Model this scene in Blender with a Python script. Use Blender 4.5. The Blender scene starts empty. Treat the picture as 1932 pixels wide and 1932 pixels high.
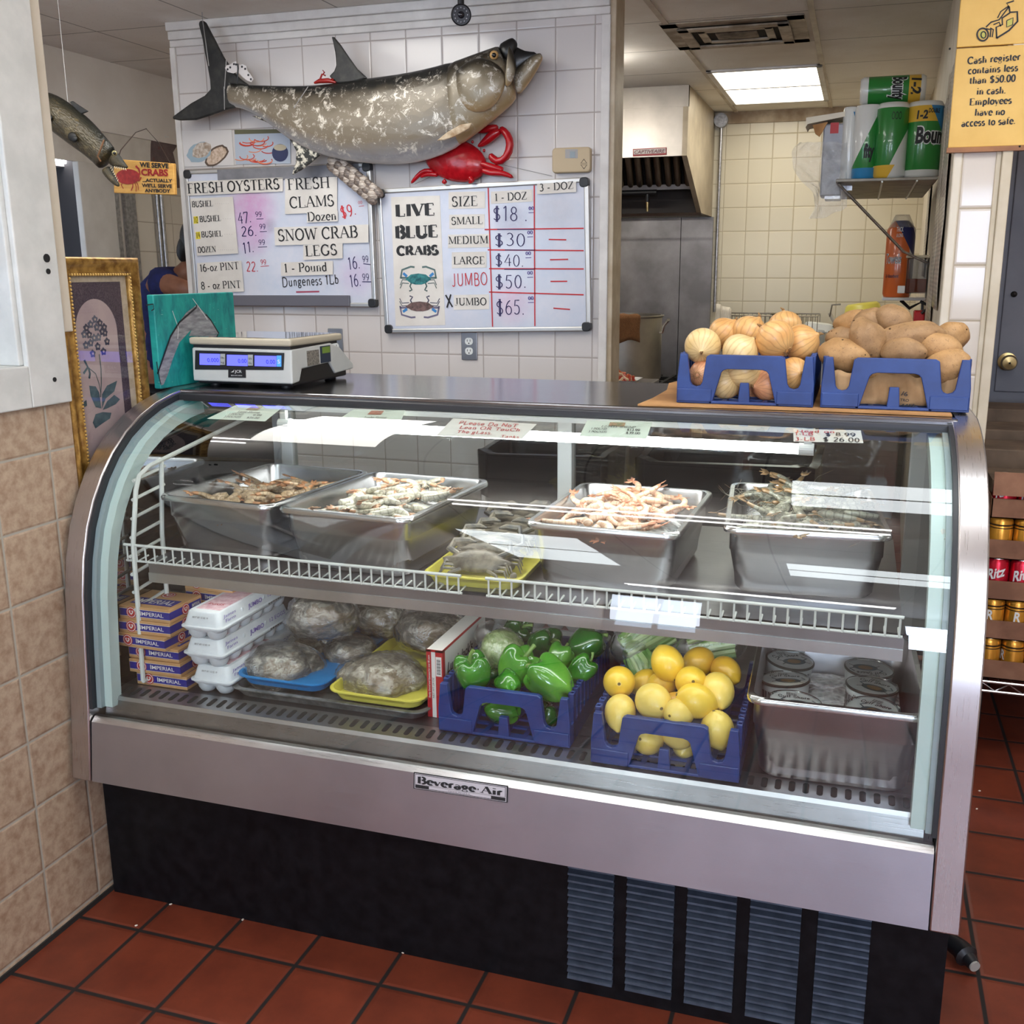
import bpy, bmesh, math, random
from math import sin, cos, pi, radians, atan2, sqrt
from mathutils import Vector as V, Matrix, Euler, noise
random.seed(7)
SC = bpy.context.scene
COL = SC.collection

# ------------------------------------------------------------------ camera
# camera stands at the origin of X/Y, eye height HC; X runs along the counter, Y into the shop, Z up
FPX, CX, CY, HC = 1889.72, 1022.09, 944.34, 1.481
RW = Matrix(((0.95465, 0.29771, -0.00108), (0.06569, -0.21417, -0.97459), (-0.29038, 0.93032, -0.22401)))
cam = bpy.data.cameras.new('camera')
cam.sensor_fit = 'HORIZONTAL'; cam.sensor_width = 36.0
cam.lens = FPX / 1932 * 36.0
cam.shift_x = (966 - CX) / 1932; cam.shift_y = (CY - 966) / 1932
cam.clip_start = 0.02
camo = bpy.data.objects.new('camera', cam); COL.objects.link(camo)
_m = Matrix((RW[0], -RW[1], -RW[2])).transposed().to_4x4()
_q = _m.to_quaternion(); _q.normalize()
camo.rotation_mode = 'QUATERNION'; camo.rotation_quaternion = _q
camo.location = (0, 0, HC)
SC.camera = camo

# ------------------------------------------------------------------ exposure, world, daylight
SC.view_settings.view_transform = 'Standard'; SC.view_settings.look = 'None'
SC.view_settings.gamma = 1.0; SC.view_settings.exposure = 1.2
try: SC.view_settings.use_curve_mapping = False
except Exception: pass
try:
 SC.cycles.max_bounces = 10; SC.cycles.transparent_max_bounces = 24; SC.cycles.glossy_bounces = 5
 SC.cycles.diffuse_bounces = 4; SC.cycles.transmission_bounces = 8; SC.cycles.caustics_reflective = False; SC.cycles.caustics_refractive = False
 SC.cycles.use_denoising = True; SC.cycles.sample_clamp_indirect = 6.0
except Exception: pass
world = bpy.data.worlds.new('world'); SC.world = world; world.use_nodes = True
wb = world.node_tree.nodes['Background']
wb.inputs[0].default_value = (0.62, 0.78, 1.0, 1); wb.inputs[1].default_value = 2.2

def area(name, loc, target, sx, sy, power, color):
 l = bpy.data.lights.new(name, 'AREA'); l.shape = 'RECTANGLE'; l.size = sx; l.size_y = sy
 l.energy = power; l.color = color
 o = bpy.data.objects.new(name, l); COL.objects.link(o); o.location = loc
 o.rotation_euler = (V(target) - V(loc)).to_track_quat('-Z', 'Y').to_euler()
 return o
# daylight arriving through the two shop-front windows behind the camera
area('daylight_window', (-1.28, -3.62, 1.75), (-1.1, 1.0, 0.9), .66, 1.1, 11, (0.76, 0.86, 1.0))
area('daylight_window', (1.15, -3.62, 1.70), (0.3, 1.0, 0.7), 1.4, .95, 36, (0.68, 0.78, 1.0))

# ------------------------------------------------------------------ helpers
def at_ray(x, y): return RW.transposed() @ V(((x - CX) / FPX, (y - CY) / FPX, 1.0))
CAM = V((0, 0, HC))
def onY(x, y, Y): d = at_ray(x, y); return CAM + d * (Y / d.y)
def onZ(x, y, Z): d = at_ray(x, y); return CAM + d * ((Z - HC) / d.z)
def onX(x, y, X): d = at_ray(x, y); return CAM + d * (X / d.x)

def lin(c):
 return tuple((u / 12.92 if u <= 0.04045 else ((u + 0.055) / 1.055) ** 2.4) for u in c)
def rgb(r, g, b): return lin((r / 255, g / 255, b / 255))

class NT:
 def __init__(s, name):
  s.m = bpy.data.materials.new(name); s.m.use_nodes = True
  s.t = s.m.node_tree; s.n = s.t.nodes; s.n.clear()
  s.out = s.n.new('ShaderNodeOutputMaterial')
 def new(s, t, **kw):
  x = s.n.new('ShaderNode' + t)
  for k, v in kw.items(): setattr(x, k, v)
  return x
 def set(s, node, key, val):
  if hasattr(val, 'is_linked') or hasattr(val, 'links'): s.t.links.new(val, node.inputs[key])
  else: node.inputs[key].default_value = val
 def math(s, op, a, b=None, c=None):
  x = s.new('Math', operation=op)
  s.set(x, 0, a)
  if b is not None: s.set(x, 1, b)
  if c is not None: s.set(x, 2, c)
  return x.outputs[0]
 def mix(s, f, a, b, mode='MIX'):
  x = s.new('Mix', data_type='RGBA', blend_type=mode)
  s.set(x, 0, f)
  s.set(x, 6, a if hasattr(a, 'links') else (*a, 1)); s.set(x, 7, b if hasattr(b, 'links') else (*b, 1))
  return x.outputs[2]
 def noise(s, vec, scale, detail=4, rough=.55, dist=0):
  x = s.new('TexNoise'); s.set(x, 'Scale', scale); s.set(x, 'Detail', detail); s.set(x, 'Roughness', rough); s.set(x, 'Distortion', dist)
  if vec is not None: s.set(x, 'Vector', vec)
  return x.outputs[0]
 def ramp(s, f, stops):
  x = s.new('ValToRGB'); e = x.color_ramp.elements
  while len(e) < len(stops): e.new(.5)
  for i, (p, c) in enumerate(stops): e[i].position = p; e[i].color = (*c, 1) if len(c) == 3 else c
  s.set(x, 0, f); return x.outputs[0]
 def coord(s, kind='Object', scale=(1, 1, 1), rot=(0, 0, 0), loc=(0, 0, 0)):
  if kind == 'World': o = s.new('NewGeometry').outputs['Position']
  else: o = s.new('TexCoord').outputs[kind]
  if scale != (1, 1, 1) or rot != (0, 0, 0) or loc != (0, 0, 0):
   x = s.new('Mapping'); s.set(x, 'Vector', o); x.inputs['Scale'].default_value = scale
   x.inputs['Rotation'].default_value = rot; x.inputs['Location'].default_value = loc
   o = x.outputs[0]
  return o
 def bump(s, h, strength=.3, dist=.01):
  x = s.new('Bump'); s.set(x, 'Height', h); s.set(x, 'Strength', strength); s.set(x, 'Distance', dist); return x.outputs[0]
 def bsdf(s, col, rough=.5, metal=0, bump=None, **kw):
  x = s.new('BsdfPrincipled')
  s.set(x, 'Base Color', col if hasattr(col, 'links') else (*col, 1)); s.set(x, 'Roughness', rough); s.set(x, 'Metallic', metal)
  if bump is not None: s.set(x, 'Normal', bump)
  for k, v in kw.items(): s.set(x, k.replace('_', ' '), v)
  s.t.links.new(x.outputs[0], s.out.inputs[0]); return s.m

def plain(name, col, rough=.5, metal=0, **kw): return NT(name).bsdf(col, rough, metal, **kw)
def mottled(name, c1, c2, scale=20, rough=.6, metal=0, bump=0, kind='Object', stretch=(1, 1, 1), lo=.35, hi=.65, detail=5, bdist=.004, **kw):
 n = NT(name); v = n.coord(kind, scale=stretch); f = n.noise(v, scale, detail)
 c = n.ramp(f, [(lo, c1), (hi, c2)])
 return n.bsdf(c, rough, metal, n.bump(f, bump, bdist) if bump else None, **kw)
def emis(name, col, st):
 n = NT(name); e = n.new('Emission'); n.set(e, 0, (*col, 1)); n.set(e, 1, st); n.t.links.new(e.outputs[0], n.out.inputs[0]); return n.m
def clear(name, tint=(.95, .98, .97), ior=1.5, gain=1.6, rough=0.0, bump=None, white=0.0):
 """thin clear sheet: see-through straight on, mirror-like at grazing angles"""
 n = NT(name); tr = n.new('BsdfTransparent'); n.set(tr, 0, (*tint, 1)); g = n.new('BsdfGlossy'); n.set(g, 'Roughness', rough); n.set(g, 0, (1, 1, 1, 1))
 ge = n.new('NewGeometry'); nrm = ge.outputs['Normal']
 if bump is not None:
  h = n.noise(n.coord('Object'), bump[0], 6, .7, .6); nrm = n.bump(h, bump[1], bump[2]); n.set(g, 'Normal', nrm)
 dt = n.new('VectorMath', operation='DOT_PRODUCT'); n.set(dt, 0, nrm); n.set(dt, 1, ge.outputs['Incoming'])
 c = n.math('SUBTRACT', 1.0, n.math('ABSOLUTE', dt.outputs['Value']))
 f = n.math('MINIMUM', n.math('MULTIPLY', n.math('ADD', .04, n.math('MULTIPLY', n.math('POWER', n.math('MAXIMUM', c, 0.0), 5.0), .96)), gain), 1.0)
 mx = n.new('MixShader'); n.set(mx, 0, f); n.t.links.new(tr.outputs[0], mx.inputs[1]); n.t.links.new(g.outputs[0], mx.inputs[2])
 res = mx.outputs[0]
 if white > 0:
  d = n.new('BsdfDiffuse'); n.set(d, 0, (.8, .82, .84, 1)); m2 = n.new('MixShader'); n.set(m2, 0, white)
  n.t.links.new(res, m2.inputs[1]); n.t.links.new(d.outputs[0], m2.inputs[2]); res = m2.outputs[0]
 n.t.links.new(res, n.out.inputs[0]); return n.m
def steel(name, col=(.55, .54, .55), rough=.32, stretch=(1, 60, 60), bump=.05, dirt=.25, kind='Object', metal=1.0):
 n = NT(name); v = n.coord(kind, scale=stretch); f = n.noise(v, 14, 3)
 g = n.noise(n.coord(kind), 5, 5); k = tuple(x * (1 - dirt) for x in col)
 c = n.ramp(g, [(.35, k), (.65, col)])
 r = n.math('ADD', n.math('MULTIPLY', f, .18), rough - .09)
 return n.bsdf(c, r, metal, n.bump(f, bump, .002))
def tiles(name, tile, grout, orig, pitch, axes=(0, 2), gw=.004, rough=.25, var=.06, spots=None, bump=.4, coat=0.0, spot_scale=30, spec=.5):
 """square tiles laid from a world-space corner"""
 n = NT(name); sp = n.new('SeparateXYZ'); n.set(sp, 0, n.coord('World'))
 ps = pitch if isinstance(pitch, tuple) else (pitch, pitch)
 ds = []; ids = []
 for k, ax in enumerate(axes):
  q = n.math('DIVIDE', n.math('SUBTRACT', sp.outputs[ax], orig[k]), ps[k])
  fr = n.math('FRACT', q); ids.append(n.math('FLOOR', q))
  d = n.math('MULTIPLY', n.math('SUBTRACT', .5, n.math('ABSOLUTE', n.math('SUBTRACT', fr, .5))), ps[k])
  ds.append(d)
 d = n.math('MINIMUM', ds[0], ds[1])
 mr = n.new('MapRange', interpolation_type='SMOOTHSTEP'); n.set(mr, 0, d); n.set(mr, 1, gw * .35); n.set(mr, 2, gw * .75)
 mask = mr.outputs[0]
 cb = n.new('CombineXYZ'); n.set(cb, 0, ids[0]); n.set(cb, 1, ids[1])
 wn = n.new('TexWhiteNoise', noise_dimensions='2D'); n.set(wn, 'Vector', cb.outputs[0])
 sh = n.math('ADD', 1 - var, n.math('MULTIPLY', wn.outputs[0], 2 * var))
 base = tile
 f2 = n.noise(n.coord('World'), spot_scale, 6, .65)
 if spots: base = n.ramp(f2, [(.32, spots), (.62, tile)])
 hs = n.new('HueSaturation'); n.set(hs, 'Value', sh); n.set(hs, 'Color', base if hasattr(base, 'links') else (*base, 1))
 col = n.mix(mask, grout, hs.outputs[0])
 m2 = n.new('MapRange', interpolation_type='SMOOTHSTEP'); n.set(m2, 0, d); n.set(m2, 1, gw * .3); n.set(m2, 2, gw * 1.6)
 h = n.math('ADD', m2.outputs[0], n.math('MULTIPLY', n.noise(n.coord('World'), 9, 3), .15 if spots is None else .35))
 r = n.math('SUBTRACT', .75, n.math('MULTIPLY', mask, .75 - rough))
 return n.bsdf(col, r, 0, n.bump(h, bump, .003), Coat_Weight=coat, Specular_IOR_Level=spec)

# ------------------------------------------------------------------ mesh builder
class MB:
 def __init__(s): s.v = []; s.f = []; s.mi = []; s.uv = []; s.M = Matrix(); s.cur = 0
 def at(s, loc=(0, 0, 0), rot=(0, 0, 0), sc=(1, 1, 1)):
  s.M = Matrix.LocRotScale(V(loc), Euler(rot), V(sc)); return s
 def add(s, vs, fs, uvs=None):
  o = len(s.v)
  for i, p in enumerate(vs): s.v.append(s.M @ V(p)); s.uv.append(uvs[i] if uvs else (0, 0))
  for f in fs: s.f.append([o + i for i in f]); s.mi.append(s.cur)
  return s
 def box(s, lo, hi):
  x0, y0, z0 = lo; x1, y1, z1 = hi
  return s.add([(x0, y0, z0), (x1, y0, z0), (x1, y1, z0), (x0, y1, z0), (x0, y0, z1), (x1, y0, z1), (x1, y1, z1), (x0, y1, z1)],
                     [(3, 2, 1, 0), (4, 5, 6, 7), (0, 1, 5, 4), (1, 2, 6, 5), (2, 3, 7, 6), (3, 0, 4, 7)])
 def cbox(s, c, d): return s.box([c[i] - d[i] / 2 for i in range(3)], [c[i] + d[i] / 2 for i in range(3)])
 def loft(s, rings, cap=True, closed=True, uvs=True):
  n = len(rings[0]); m = len(rings); vs = []; us = []
  for j, r in enumerate(rings):
   for i, p in enumerate(r): vs.append(p); us.append((j / max(1, m - 1), i / n))
  fs = []
  for j in range(m - 1):
   for i in range(n if closed else n - 1):
    k = (i + 1) % n
    fs.append((j * n + i, j * n + k, (j + 1) * n + k, (j + 1) * n + i))
  if cap and closed: fs.append(tuple(range(n - 1, -1, -1))); fs.append(tuple((m - 1) * n + i for i in range(n)))
  return s.add(vs, fs, us)
 def tube(s, pts, r, n=8, cap=True, closed=False):
  pts = [V(p) for p in pts]; rr = r if isinstance(r, (list, tuple)) else [r] * len(pts)
  up = None; rings = []
  for i, p in enumerate(pts):
   if closed: t = (pts[(i + 1) % len(pts)] - pts[i - 1])
   else: t = pts[min(i + 1, len(pts) - 1)] - pts[max(i - 1, 0)]
   if t.length < 1e-9: t = V((0, 0, 1))
   t.normalize()
   if up is None: up = t.orthogonal().normalized()
   up = (up - t * up.dot(t))
   if up.length < 1e-6: up = t.orthogonal()
   up.normalize(); b = t.cross(up)
   rings.append([p + (up * cos(a) + b * sin(a)) * rr[i] for a in [2 * pi * k / n for k in range(n)]])
  if closed: rings.append(rings[0]); return s.loft(rings, cap=False)
  return s.loft(rings, cap)
 def cyl(s, p0, p1, r0, r1=None, n=24): return s.tube([p0, p1], [r0, r0 if r1 is None else r1], n)
 def lathe(s, prof, n=32, cap=False):
  return s.loft([[(r * cos(2 * pi * k / n), r * sin(2 * pi * k / n), z) for k in range(n)] for r, z in prof], cap)
 def ball(s, c, r, n=20, m=12):
  r = r if isinstance(r, (tuple, list)) else (r, r, r); rings = []
  for j in range(m + 1):
   a = -pi / 2 + pi * j / m; k = max(cos(a), .002)
   rings.append([(c[0] + r[0] * k * cos(2 * pi * i / n), c[1] + r[1] * k * sin(2 * pi * i / n), c[2] + r[2] * sin(a)) for i in range(n)])
  return s.loft(rings)
 def prism(s, poly, h, z=0):
  """polygon in local XY extruded along local Z"""
  n = len(poly); vs = [(p[0], p[1], z) for p in poly] + [(p[0], p[1], z + h) for p in poly]
  fs = [tuple(range(n - 1, -1, -1)), tuple(range(n, 2 * n))] + [(i, (i + 1) % n, n + (i + 1) % n, n + i) for i in range(n)]
  us = [(p[0], p[1]) for p in poly] * 2
  return s.add(vs, fs, us)
 def face3(s, pts, uvs=None): return s.add(pts, [tuple(range(len(pts)))], uvs)
 def build(s, name, mat, parent=None, smooth=False, bevel=0, seg=2, sub=0, origin=None, angle=40, weld=False):
  me = bpy.data.meshes.new(name)
  vs = s.v
  if origin is not None: oo = V(origin); vs = [p - oo for p in s.v]
  me.from_pydata([tuple(p) for p in vs], [], s.f)
  mats = mat if isinstance(mat, (list, tuple)) else [mat]
  for m in mats: me.materials.append(m)
  if len(mats) > 1: me.polygons.foreach_set('material_index', s.mi)
  uvl = me.uv_layers.new(name='UVMap')
  for l in me.loops: uvl.data[l.index].uv = s.uv[l.vertex_index]
  bm = bmesh.new(); bm.from_mesh(me)
  if weld: bmesh.ops.remove_doubles(bm, verts=bm.verts, dist=1e-5)
  bmesh.ops.recalc_face_normals(bm, faces=bm.faces); bm.to_mesh(me); bm.free()
  if smooth:
   me.polygons.foreach_set('use_smooth', [True] * len(me.polygons))
   if angle < 180:
    try: me.set_sharp_from_angle(angle=radians(angle))
    except Exception: pass
  me.update()
  o = bpy.data.objects.new(name, me); COL.objects.link(o)
  if origin is not None: o.location = origin
  if parent is not None: adopt(o, parent)
  if bevel:
   b = o.modifiers.new('edge', 'BEVEL'); b.width = bevel; b.segments = seg; b.limit_method = 'ANGLE'; b.angle_limit = radians(35)
  if sub:
   b = o.modifiers.new('sub', 'SUBSURF'); b.levels = sub; b.render_levels = sub
  return o
def wmat(o):
 m = o.matrix_basis.copy(); p = o.parent
 while p is not None: m = p.matrix_basis @ o.matrix_parent_inverse @ m if False else p.matrix_basis @ m; p = p.parent
 return m
def adopt(o, parent):
 """children are written in world space: cancel the parent's own placing"""
 o.parent = parent
 o.matrix_basis = wmat(parent).inverted() @ o.matrix_basis
def tag(o, label, cat, group=None, kind=None):
 o['label'] = label; o['category'] = cat
 if group: o['group'] = group
 if kind: o['kind'] = kind
 return o
def thing(name, label, cat, loc=(0, 0, 0), rz=0, group=None):
 o = bpy.data.objects.new(name, None); COL.objects.link(o); o.empty_display_size = .05
 o.location = loc; o.rotation_euler = (0, 0, rz)
 return tag(o, label, cat, group)
def struct(o): o['kind'] = 'structure'; return o
def dup(o, parent=None):
 c = o.copy(); COL.objects.link(c)
 if parent is not None: c.parent = parent
 for ch in o.children: dup(ch, c)
 return c
def place(c, loc, rot=(0, 0, 0), sc=1.0, label=None, group=None):
 c.location = loc; c.rotation_euler = rot; c.scale = (sc,) * 3 if isinstance(sc, (int, float)) else sc
 if label: c['label'] = label
 if group: c['group'] = group
 return c
def rrect(w, h, r, n=5, cx=0, cy=0):
 pts = []
 for (x, y, a0) in ((w / 2 - r, h / 2 - r, 0), (-w / 2 + r, h / 2 - r, 90), (-w / 2 + r, -h / 2 + r, 180), (w / 2 - r, -h / 2 + r, 270)):
  for k in range(n + 1):
   a = radians(a0 + 90 * k / n); pts.append((cx + x + r * cos(a), cy + y + r * sin(a)))
 return pts
def arc(cx, cy, rx, ry, a0, a1, n=10):
 return [(cx + rx * cos(radians(a0 + (a1 - a0) * k / n)), cy + ry * sin(radians(a0 + (a1 - a0) * k / n))) for k in range(n + 1)]

# ------------------------------------------------------------------ lettering
def _t(cx, cy, rx, ry, a0, a1, w='T'): return (w, arc(cx, cy, rx, ry, a0, a1, 12))
# stroke skeletons, cap height 1: (advance, [(weight, points)], [serif centres (x, y, width)])
S = .26
GL = {
'A': (.78, [('t', [(.06, 0), (.38, 1)]), ('T', [(.38, 1), (.70, 0)]), ('t', [(.17, .36), (.58, .36)])], [(.06, 0, S), (.70, 0, S)]),
'B': (.68, [('T', [(.14, 0), (.14, 1)]), ('t', [(.14, 1), (.34, 1)]), _t(.34, .76, .2, .24, 90, -90), ('t', [(.34, .52), (.14, .52)]), _t(.36, .26, .24, .26, 90, -90), ('t', [(.36, 0), (.14, 0)])], [(.1, 0, .18), (.1, 1, .18)]),
'C': (.72, [_t(.40, .5, .33, .5, 45, 315), ('t', [(.64, .66), (.64, .98)])], []),
'D': (.78, [('T', [(.14, 0), (.14, 1)]), ('t', [(.14, 1), (.36, 1)]), _t(.36, .5, .34, .5, 90, -90), ('t', [(.36, 0), (.14, 0)])], [(.1, 0, .18), (.1, 1, .18)]),
'E': (.64, [('T', [(.14, 0), (.14, 1)]), ('t', [(.14, 1), (.55, 1), (.55, .82)]), ('t', [(.14, .52), (.42, .52)]), ('t', [(.14, 0), (.58, 0), (.58, .2)])], [(.1, 0, .18), (.1, 1, .18)]),
'F': (.60, [('T', [(.14, 0), (.14, 1)]), ('t', [(.14, 1), (.54, 1), (.54, .82)]), ('t', [(.14, .52), (.42, .52)])], [(.14, 0, S), (.1, 1, .18)]),
'G': (.78, [_t(.40, .5, .33, .5, 45, 320), ('T', [(.66, .40), (.66, .12)]), ('t', [(.66, .72), (.66, .98)])], [(.64, .42, .22)]),
'H': (.80, [('T', [(.14, 0), (.14, 1)]), ('T', [(.66, 0), (.66, 1)]), ('t', [(.14, .52), (.66, .52)])], [(.14, 0, S), (.14, 1, S), (.66, 0, S), (.66, 1, S)]),
'I': (.36, [('T', [(.18, 0), (.18, 1)])], [(.18, 0, S), (.18, 1, S)]),
'J': (.44, [('T', [(.28, 1), (.28, .18)]), _t(.14, .18, .14, .2, 0, -150, 't')], [(.28, 1, S)]),
'L': (.62, [('T', [(.14, 0), (.14, 1)]), ('t', [(.14, 0), (.57, 0), (.57, .22)])], [(.1, 0, .18), (.14, 1, S)]),
'M': (.94, [('t', [(.12, 0), (.12, 1)]), ('T', [(.14, 1), (.47, .06)]), ('t', [(.47, .06), (.80, 1)]), ('T', [(.82, 0), (.82, 1)])], [(.12, 0, S), (.08, 1, .16), (.82, 0, S), (.86, 1, .16)]),
'N': (.80, [('t', [(.13, 0), (.13, 1)]), ('T', [(.13, 1), (.67, 0)]), ('t', [(.67, 0), (.67, 1)])], [(.13, 0, S), (.07, 1, .16), (.67, 1, S)]),
'O': (.80, [_t(.40, .5, .33, .5, 0, 360)], []),
'P': (.62, [('T', [(.14, 0), (.14, 1)]), ('t', [(.14, 1), (.34, 1)]), _t(.34, .74, .22, .26, 90, -90), ('t', [(.34, .48), (.14, .48)])], [(.14, 0, S), (.1, 1, .18)]),
'R': (.72, [('T', [(.14, 0), (.14, 1)]), ('t', [(.14, 1), (.34, 1)]), _t(.34, .75, .21, .25, 90, -90), ('t', [(.34, .5), (.14, .5)]), ('T', [(.34, .5), (.64, 0)])], [(.14, 0, S), (.1, 1, .18), (.67, 0, .16)]),
'S': (.60, [_t(.30, .75, .2, .25, 40, 250), _t(.29, .25, .23, .25, 80, -140), ('t', [(.47, .76), (.47, .98)]), ('t', [(.08, .02), (.08, .26)])], []),
'T': (.68, [('T', [(.34, 0), (.34, 1)]), ('t', [(.06, .8), (.06, 1), (.62, 1), (.62, .8)])], [(.34, 0, S)]),
'U': (.80, [('T', [(.15, 1), (.15, .3)]), _t(.40, .3, .25, .3, 180, 360), ('t', [(.65, .3), (.65, 1)])], [(.15, 1, S), (.65, 1, S)]),
'V': (.76, [('T', [(.07, 1), (.39, 0)]), ('t', [(.39, 0), (.69, 1)])], [(.08, 1, S), (.69, 1, S)]),
'W': (1.04, [('T', [(.07, 1), (.32, 0)]), ('t', [(.32, 0), (.53, .95)]), ('T', [(.53, .95), (.76, 0)]), ('t', [(.76, 0), (.97, 1)])], [(.08, 1, S), (.97, 1, S)]),
'X': (.74, [('T', [(.10, 1), (.64, 0)]), ('t', [(.62, 1), (.08, 0)])], [(.1, 1, S), (.64, 0, S), (.62, 1, S), (.08, 0, S)]),
'Y': (.72, [('T', [(.07, 1), (.36, .48)]), ('t', [(.36, .48), (.66, 1)]), ('T', [(.36, .48), (.36, 0)])], [(.08, 1, S), (.66, 1, S), (.36, 0, S)]),
'Z': (.68, [('t', [(.09, .8), (.09, 1), (.58, 1)]), ('T', [(.58, 1), (.07, 0)]), ('t', [(.07, 0), (.6, 0), (.6, .2)])], []),
'a': (.50, [_t(.22, .44, .16, .2, 150, 0, 't'), ('T', [(.38, .46), (.38, .06), (.46, .02)]), _t(.22, .16, .15, .16, 60, 330)], []),
'b': (.54, [('T', [(.12, 1), (.12, .02)]), _t(.28, .31, .18, .31, 140, -140)], [(.08, 1, .12)]),
'c': (.48, [_t(.26, .32, .19, .32, 50, 310)], []),
'd': (.54, [('T', [(.40, 1), (.40, .02)]), _t(.24, .31, .18, .31, 40, 320)], [(.36, 1, .12), (.44, 0, .1)]),
'e': (.48, [_t(.25, .32, .19, .32, 0, 315), ('t', [(.07, .34), (.44, .34)])], []),
'f': (.36, [('T', [(.16, 0), (.16, .8)]), _t(.28, .8, .12, .2, 180, 40, 't'), ('t', [(.04, .62), (.32, .62)])], [(.16, 0, .2)]),
'g': (.50, [_t(.23, .42, .15, .2, 0, 360), _t(.23, -.1, .19, .16, 0, 360, 't'), ('t', [(.36, .56), (.46, .62)]), ('t', [(.14, .24), (.12, .08)])], []),
'h': (.56, [('T', [(.13, 0), (.13, 1)]), _t(.28, .44, .15, .2, 180, 0, 't'), ('T', [(.43, .44), (.43, 0)])], [(.13, 0, .2), (.43, 0, .2), (.08, 1, .12)]),
'i': (.28, [('T', [(.14, 0), (.14, .62)]), ('T', [(.14, .84), (.14, .94)])], [(.14, 0, .2), (.1, .62, .12)]),
'k': (.52, [('T', [(.13, 0), (.13, 1)]), ('t', [(.13, .28), (.40, .62)]), ('T', [(.2, .36), (.45, 0)])], [(.13, 0, .2), (.45, 0, .16)]),
'l': (.28, [('T', [(.14, 0), (.14, 1)])], [(.14, 0, .2), (.1, 1, .12)]),
'm': (.84, [('T', [(.13, 0), (.13, .62)]), _t(.27, .44, .14, .2, 180, 0, 't'), ('T', [(.41, .44), (.41, 0)]), _t(.55, .44, .14, .2, 180, 0, 't'), ('T', [(.69, .44), (.69, 0)])], [(.13, 0, .2), (.41, 0, .18), (.69, 0, .2), (.09, .62, .1)]),
'n': (.56, [('T', [(.13, 0), (.13, .62)]), _t(.28, .44, .15, .2, 180, 0, 't'), ('T', [(.43, .44), (.43, 0)])], [(.13, 0, .2), (.43, 0, .2), (.09, .62, .1)]),
'o': (.52, [_t(.26, .32, .2, .32, 0, 360)], []),
'p': (.54, [('T', [(.12, .62), (.12, -.3)]), _t(.28, .31, .18, .31, 140, -140)], [(.12, -.3, .2)]),
'r': (.40, [('T', [(.13, 0), (.13, .62)]), _t(.29, .42, .16, .2, 180, 60)], [(.13, 0, .22), (.09, .62, .1)]),
's': (.42, [_t(.21, .47, .13, .15, 40, 250), _t(.20, .16, .15, .16, 80, -140)], []),
't': (.34, [('T', [(.15, .85), (.15, .12), (.26, .02)]), ('t', [(.03, .62), (.3, .62)])], []),
'u': (.56, [('T', [(.12, .62), (.12, .18)]), _t(.27, .18, .15, .18, 180, 360, 't'), ('T', [(.43, .62), (.43, 0)])], [(.47, 0, .1)]),
'v': (.50, [('T', [(.05, .62), (.25, 0)]), ('t', [(.25, 0), (.44, .62)])], [(.06, .62, .2), (.44, .62, .16)]),
'x': (.50, [('T', [(.07, .62), (.43, 0)]), ('t', [(.42, .62), (.06, 0)])], []),
'y': (.50, [('T', [(.05, .62), (.25, .02)]), ('t', [(.44, .62), (.2, -.26), (.08, -.28)])], [(.06, .62, .2), (.44, .62, .16)]),
'z': (.46, [('t', [(.06, .5), (.06, .62), (.4, .62)]), ('T', [(.4, .62), (.05, 0)]), ('t', [(.05, 0), (.42, 0), (.42, .12)])], []),
'0': (.52, [_t(.26, .5, .2, .5, 0, 360)], []), '1': (.40, [('T', [(.22, 0), (.22, 1)]), ('t', [(.22, 1), (.08, .84)])], [(.22, 0, .24)]),
'2': (.52, [_t(.25, .74, .18, .26, 160, -30), ('T', [(.40, .6), (.06, 0)]), ('t', [(.06, 0), (.46, 0)])], []),
'3': (.52, [_t(.24, .76, .16, .24, 140, -80), _t(.24, .27, .2, .27, 80, -140)], []),
'4': (.54, [('t', [(.36, 1), (.05, .32), (.5, .32)]), ('T', [(.38, .7), (.38, 0)])], []),
'5': (.52, [('t', [(.44, 1), (.13, 1), (.1, .58)]), _t(.23, .32, .2, .32, 110, -140)], []),
'6': (.52, [_t(.26, .3, .2, .3, 0, 360), _t(.44, .3, .38, .7, 180, 100)], []),
'7': (.50, [('t', [(.05, .85), (.05, 1), (.46, 1)]), ('T', [(.46, 1), (.18, 0)])], []),
'8': (.52, [_t(.26, .76, .17, .24, 0, 360), _t(.26, .26, .21, .26, 0, 360)], []),
'9': (.52, [_t(.26, .7, .2, .3, 0, 360), _t(.08, .7, .38, .7, 0, -80)], []),
'$': (.60, [_t(.30, .73, .19, .2, 30, 250), _t(.29, .27, .21, .22, 80, -150), ('t', [(.27, 1.1), (.27, -.1)]), ('t', [(.35, 1.1), (.35, -.1)])], []),
'.': (.22, [('T', [(.1, .0), (.1, .09)])], []), '-': (.38, [('T', [(.06, .34), (.32, .34)])], []), '_': (.3, [('T', [(.0, .34), (.32, .34)])], []),
'/': (.4, [('t', [(.04, 0), (.36, 1)])], []), '*': (.3, [('T', [(.1, .42), (.18, .42)])], []), ' ': (.3, [], []), ':': (.2, [('T', [(.1, .1), (.1, .18)]), ('T', [(.1, .5), (.1, .58)])], []),
}
def ribbon(mb, pts, w, x0, y0, sx, sy, z):
 P = [(x0 + p[0] * sx, y0 + p[1] * sy) for p in pts]; n = len(P); L = []; R = []
 for i in range(n):
  a = P[max(0, i - 1)]; b = P[min(n - 1, i + 1)]
  dx, dy = b[0] - a[0], b[1] - a[1]; d = sqrt(dx * dx + dy * dy) or 1
  nx, ny = -dy / d * w / 2, dx / d * w / 2
  L.append((P[i][0] + nx, P[i][1] + ny, z)); R.append((P[i][0] - nx, P[i][1] - ny, z))
 mb.add(L + R, [(i, i + 1, n + i + 1, n + i) for i in range(n - 1)])
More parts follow.
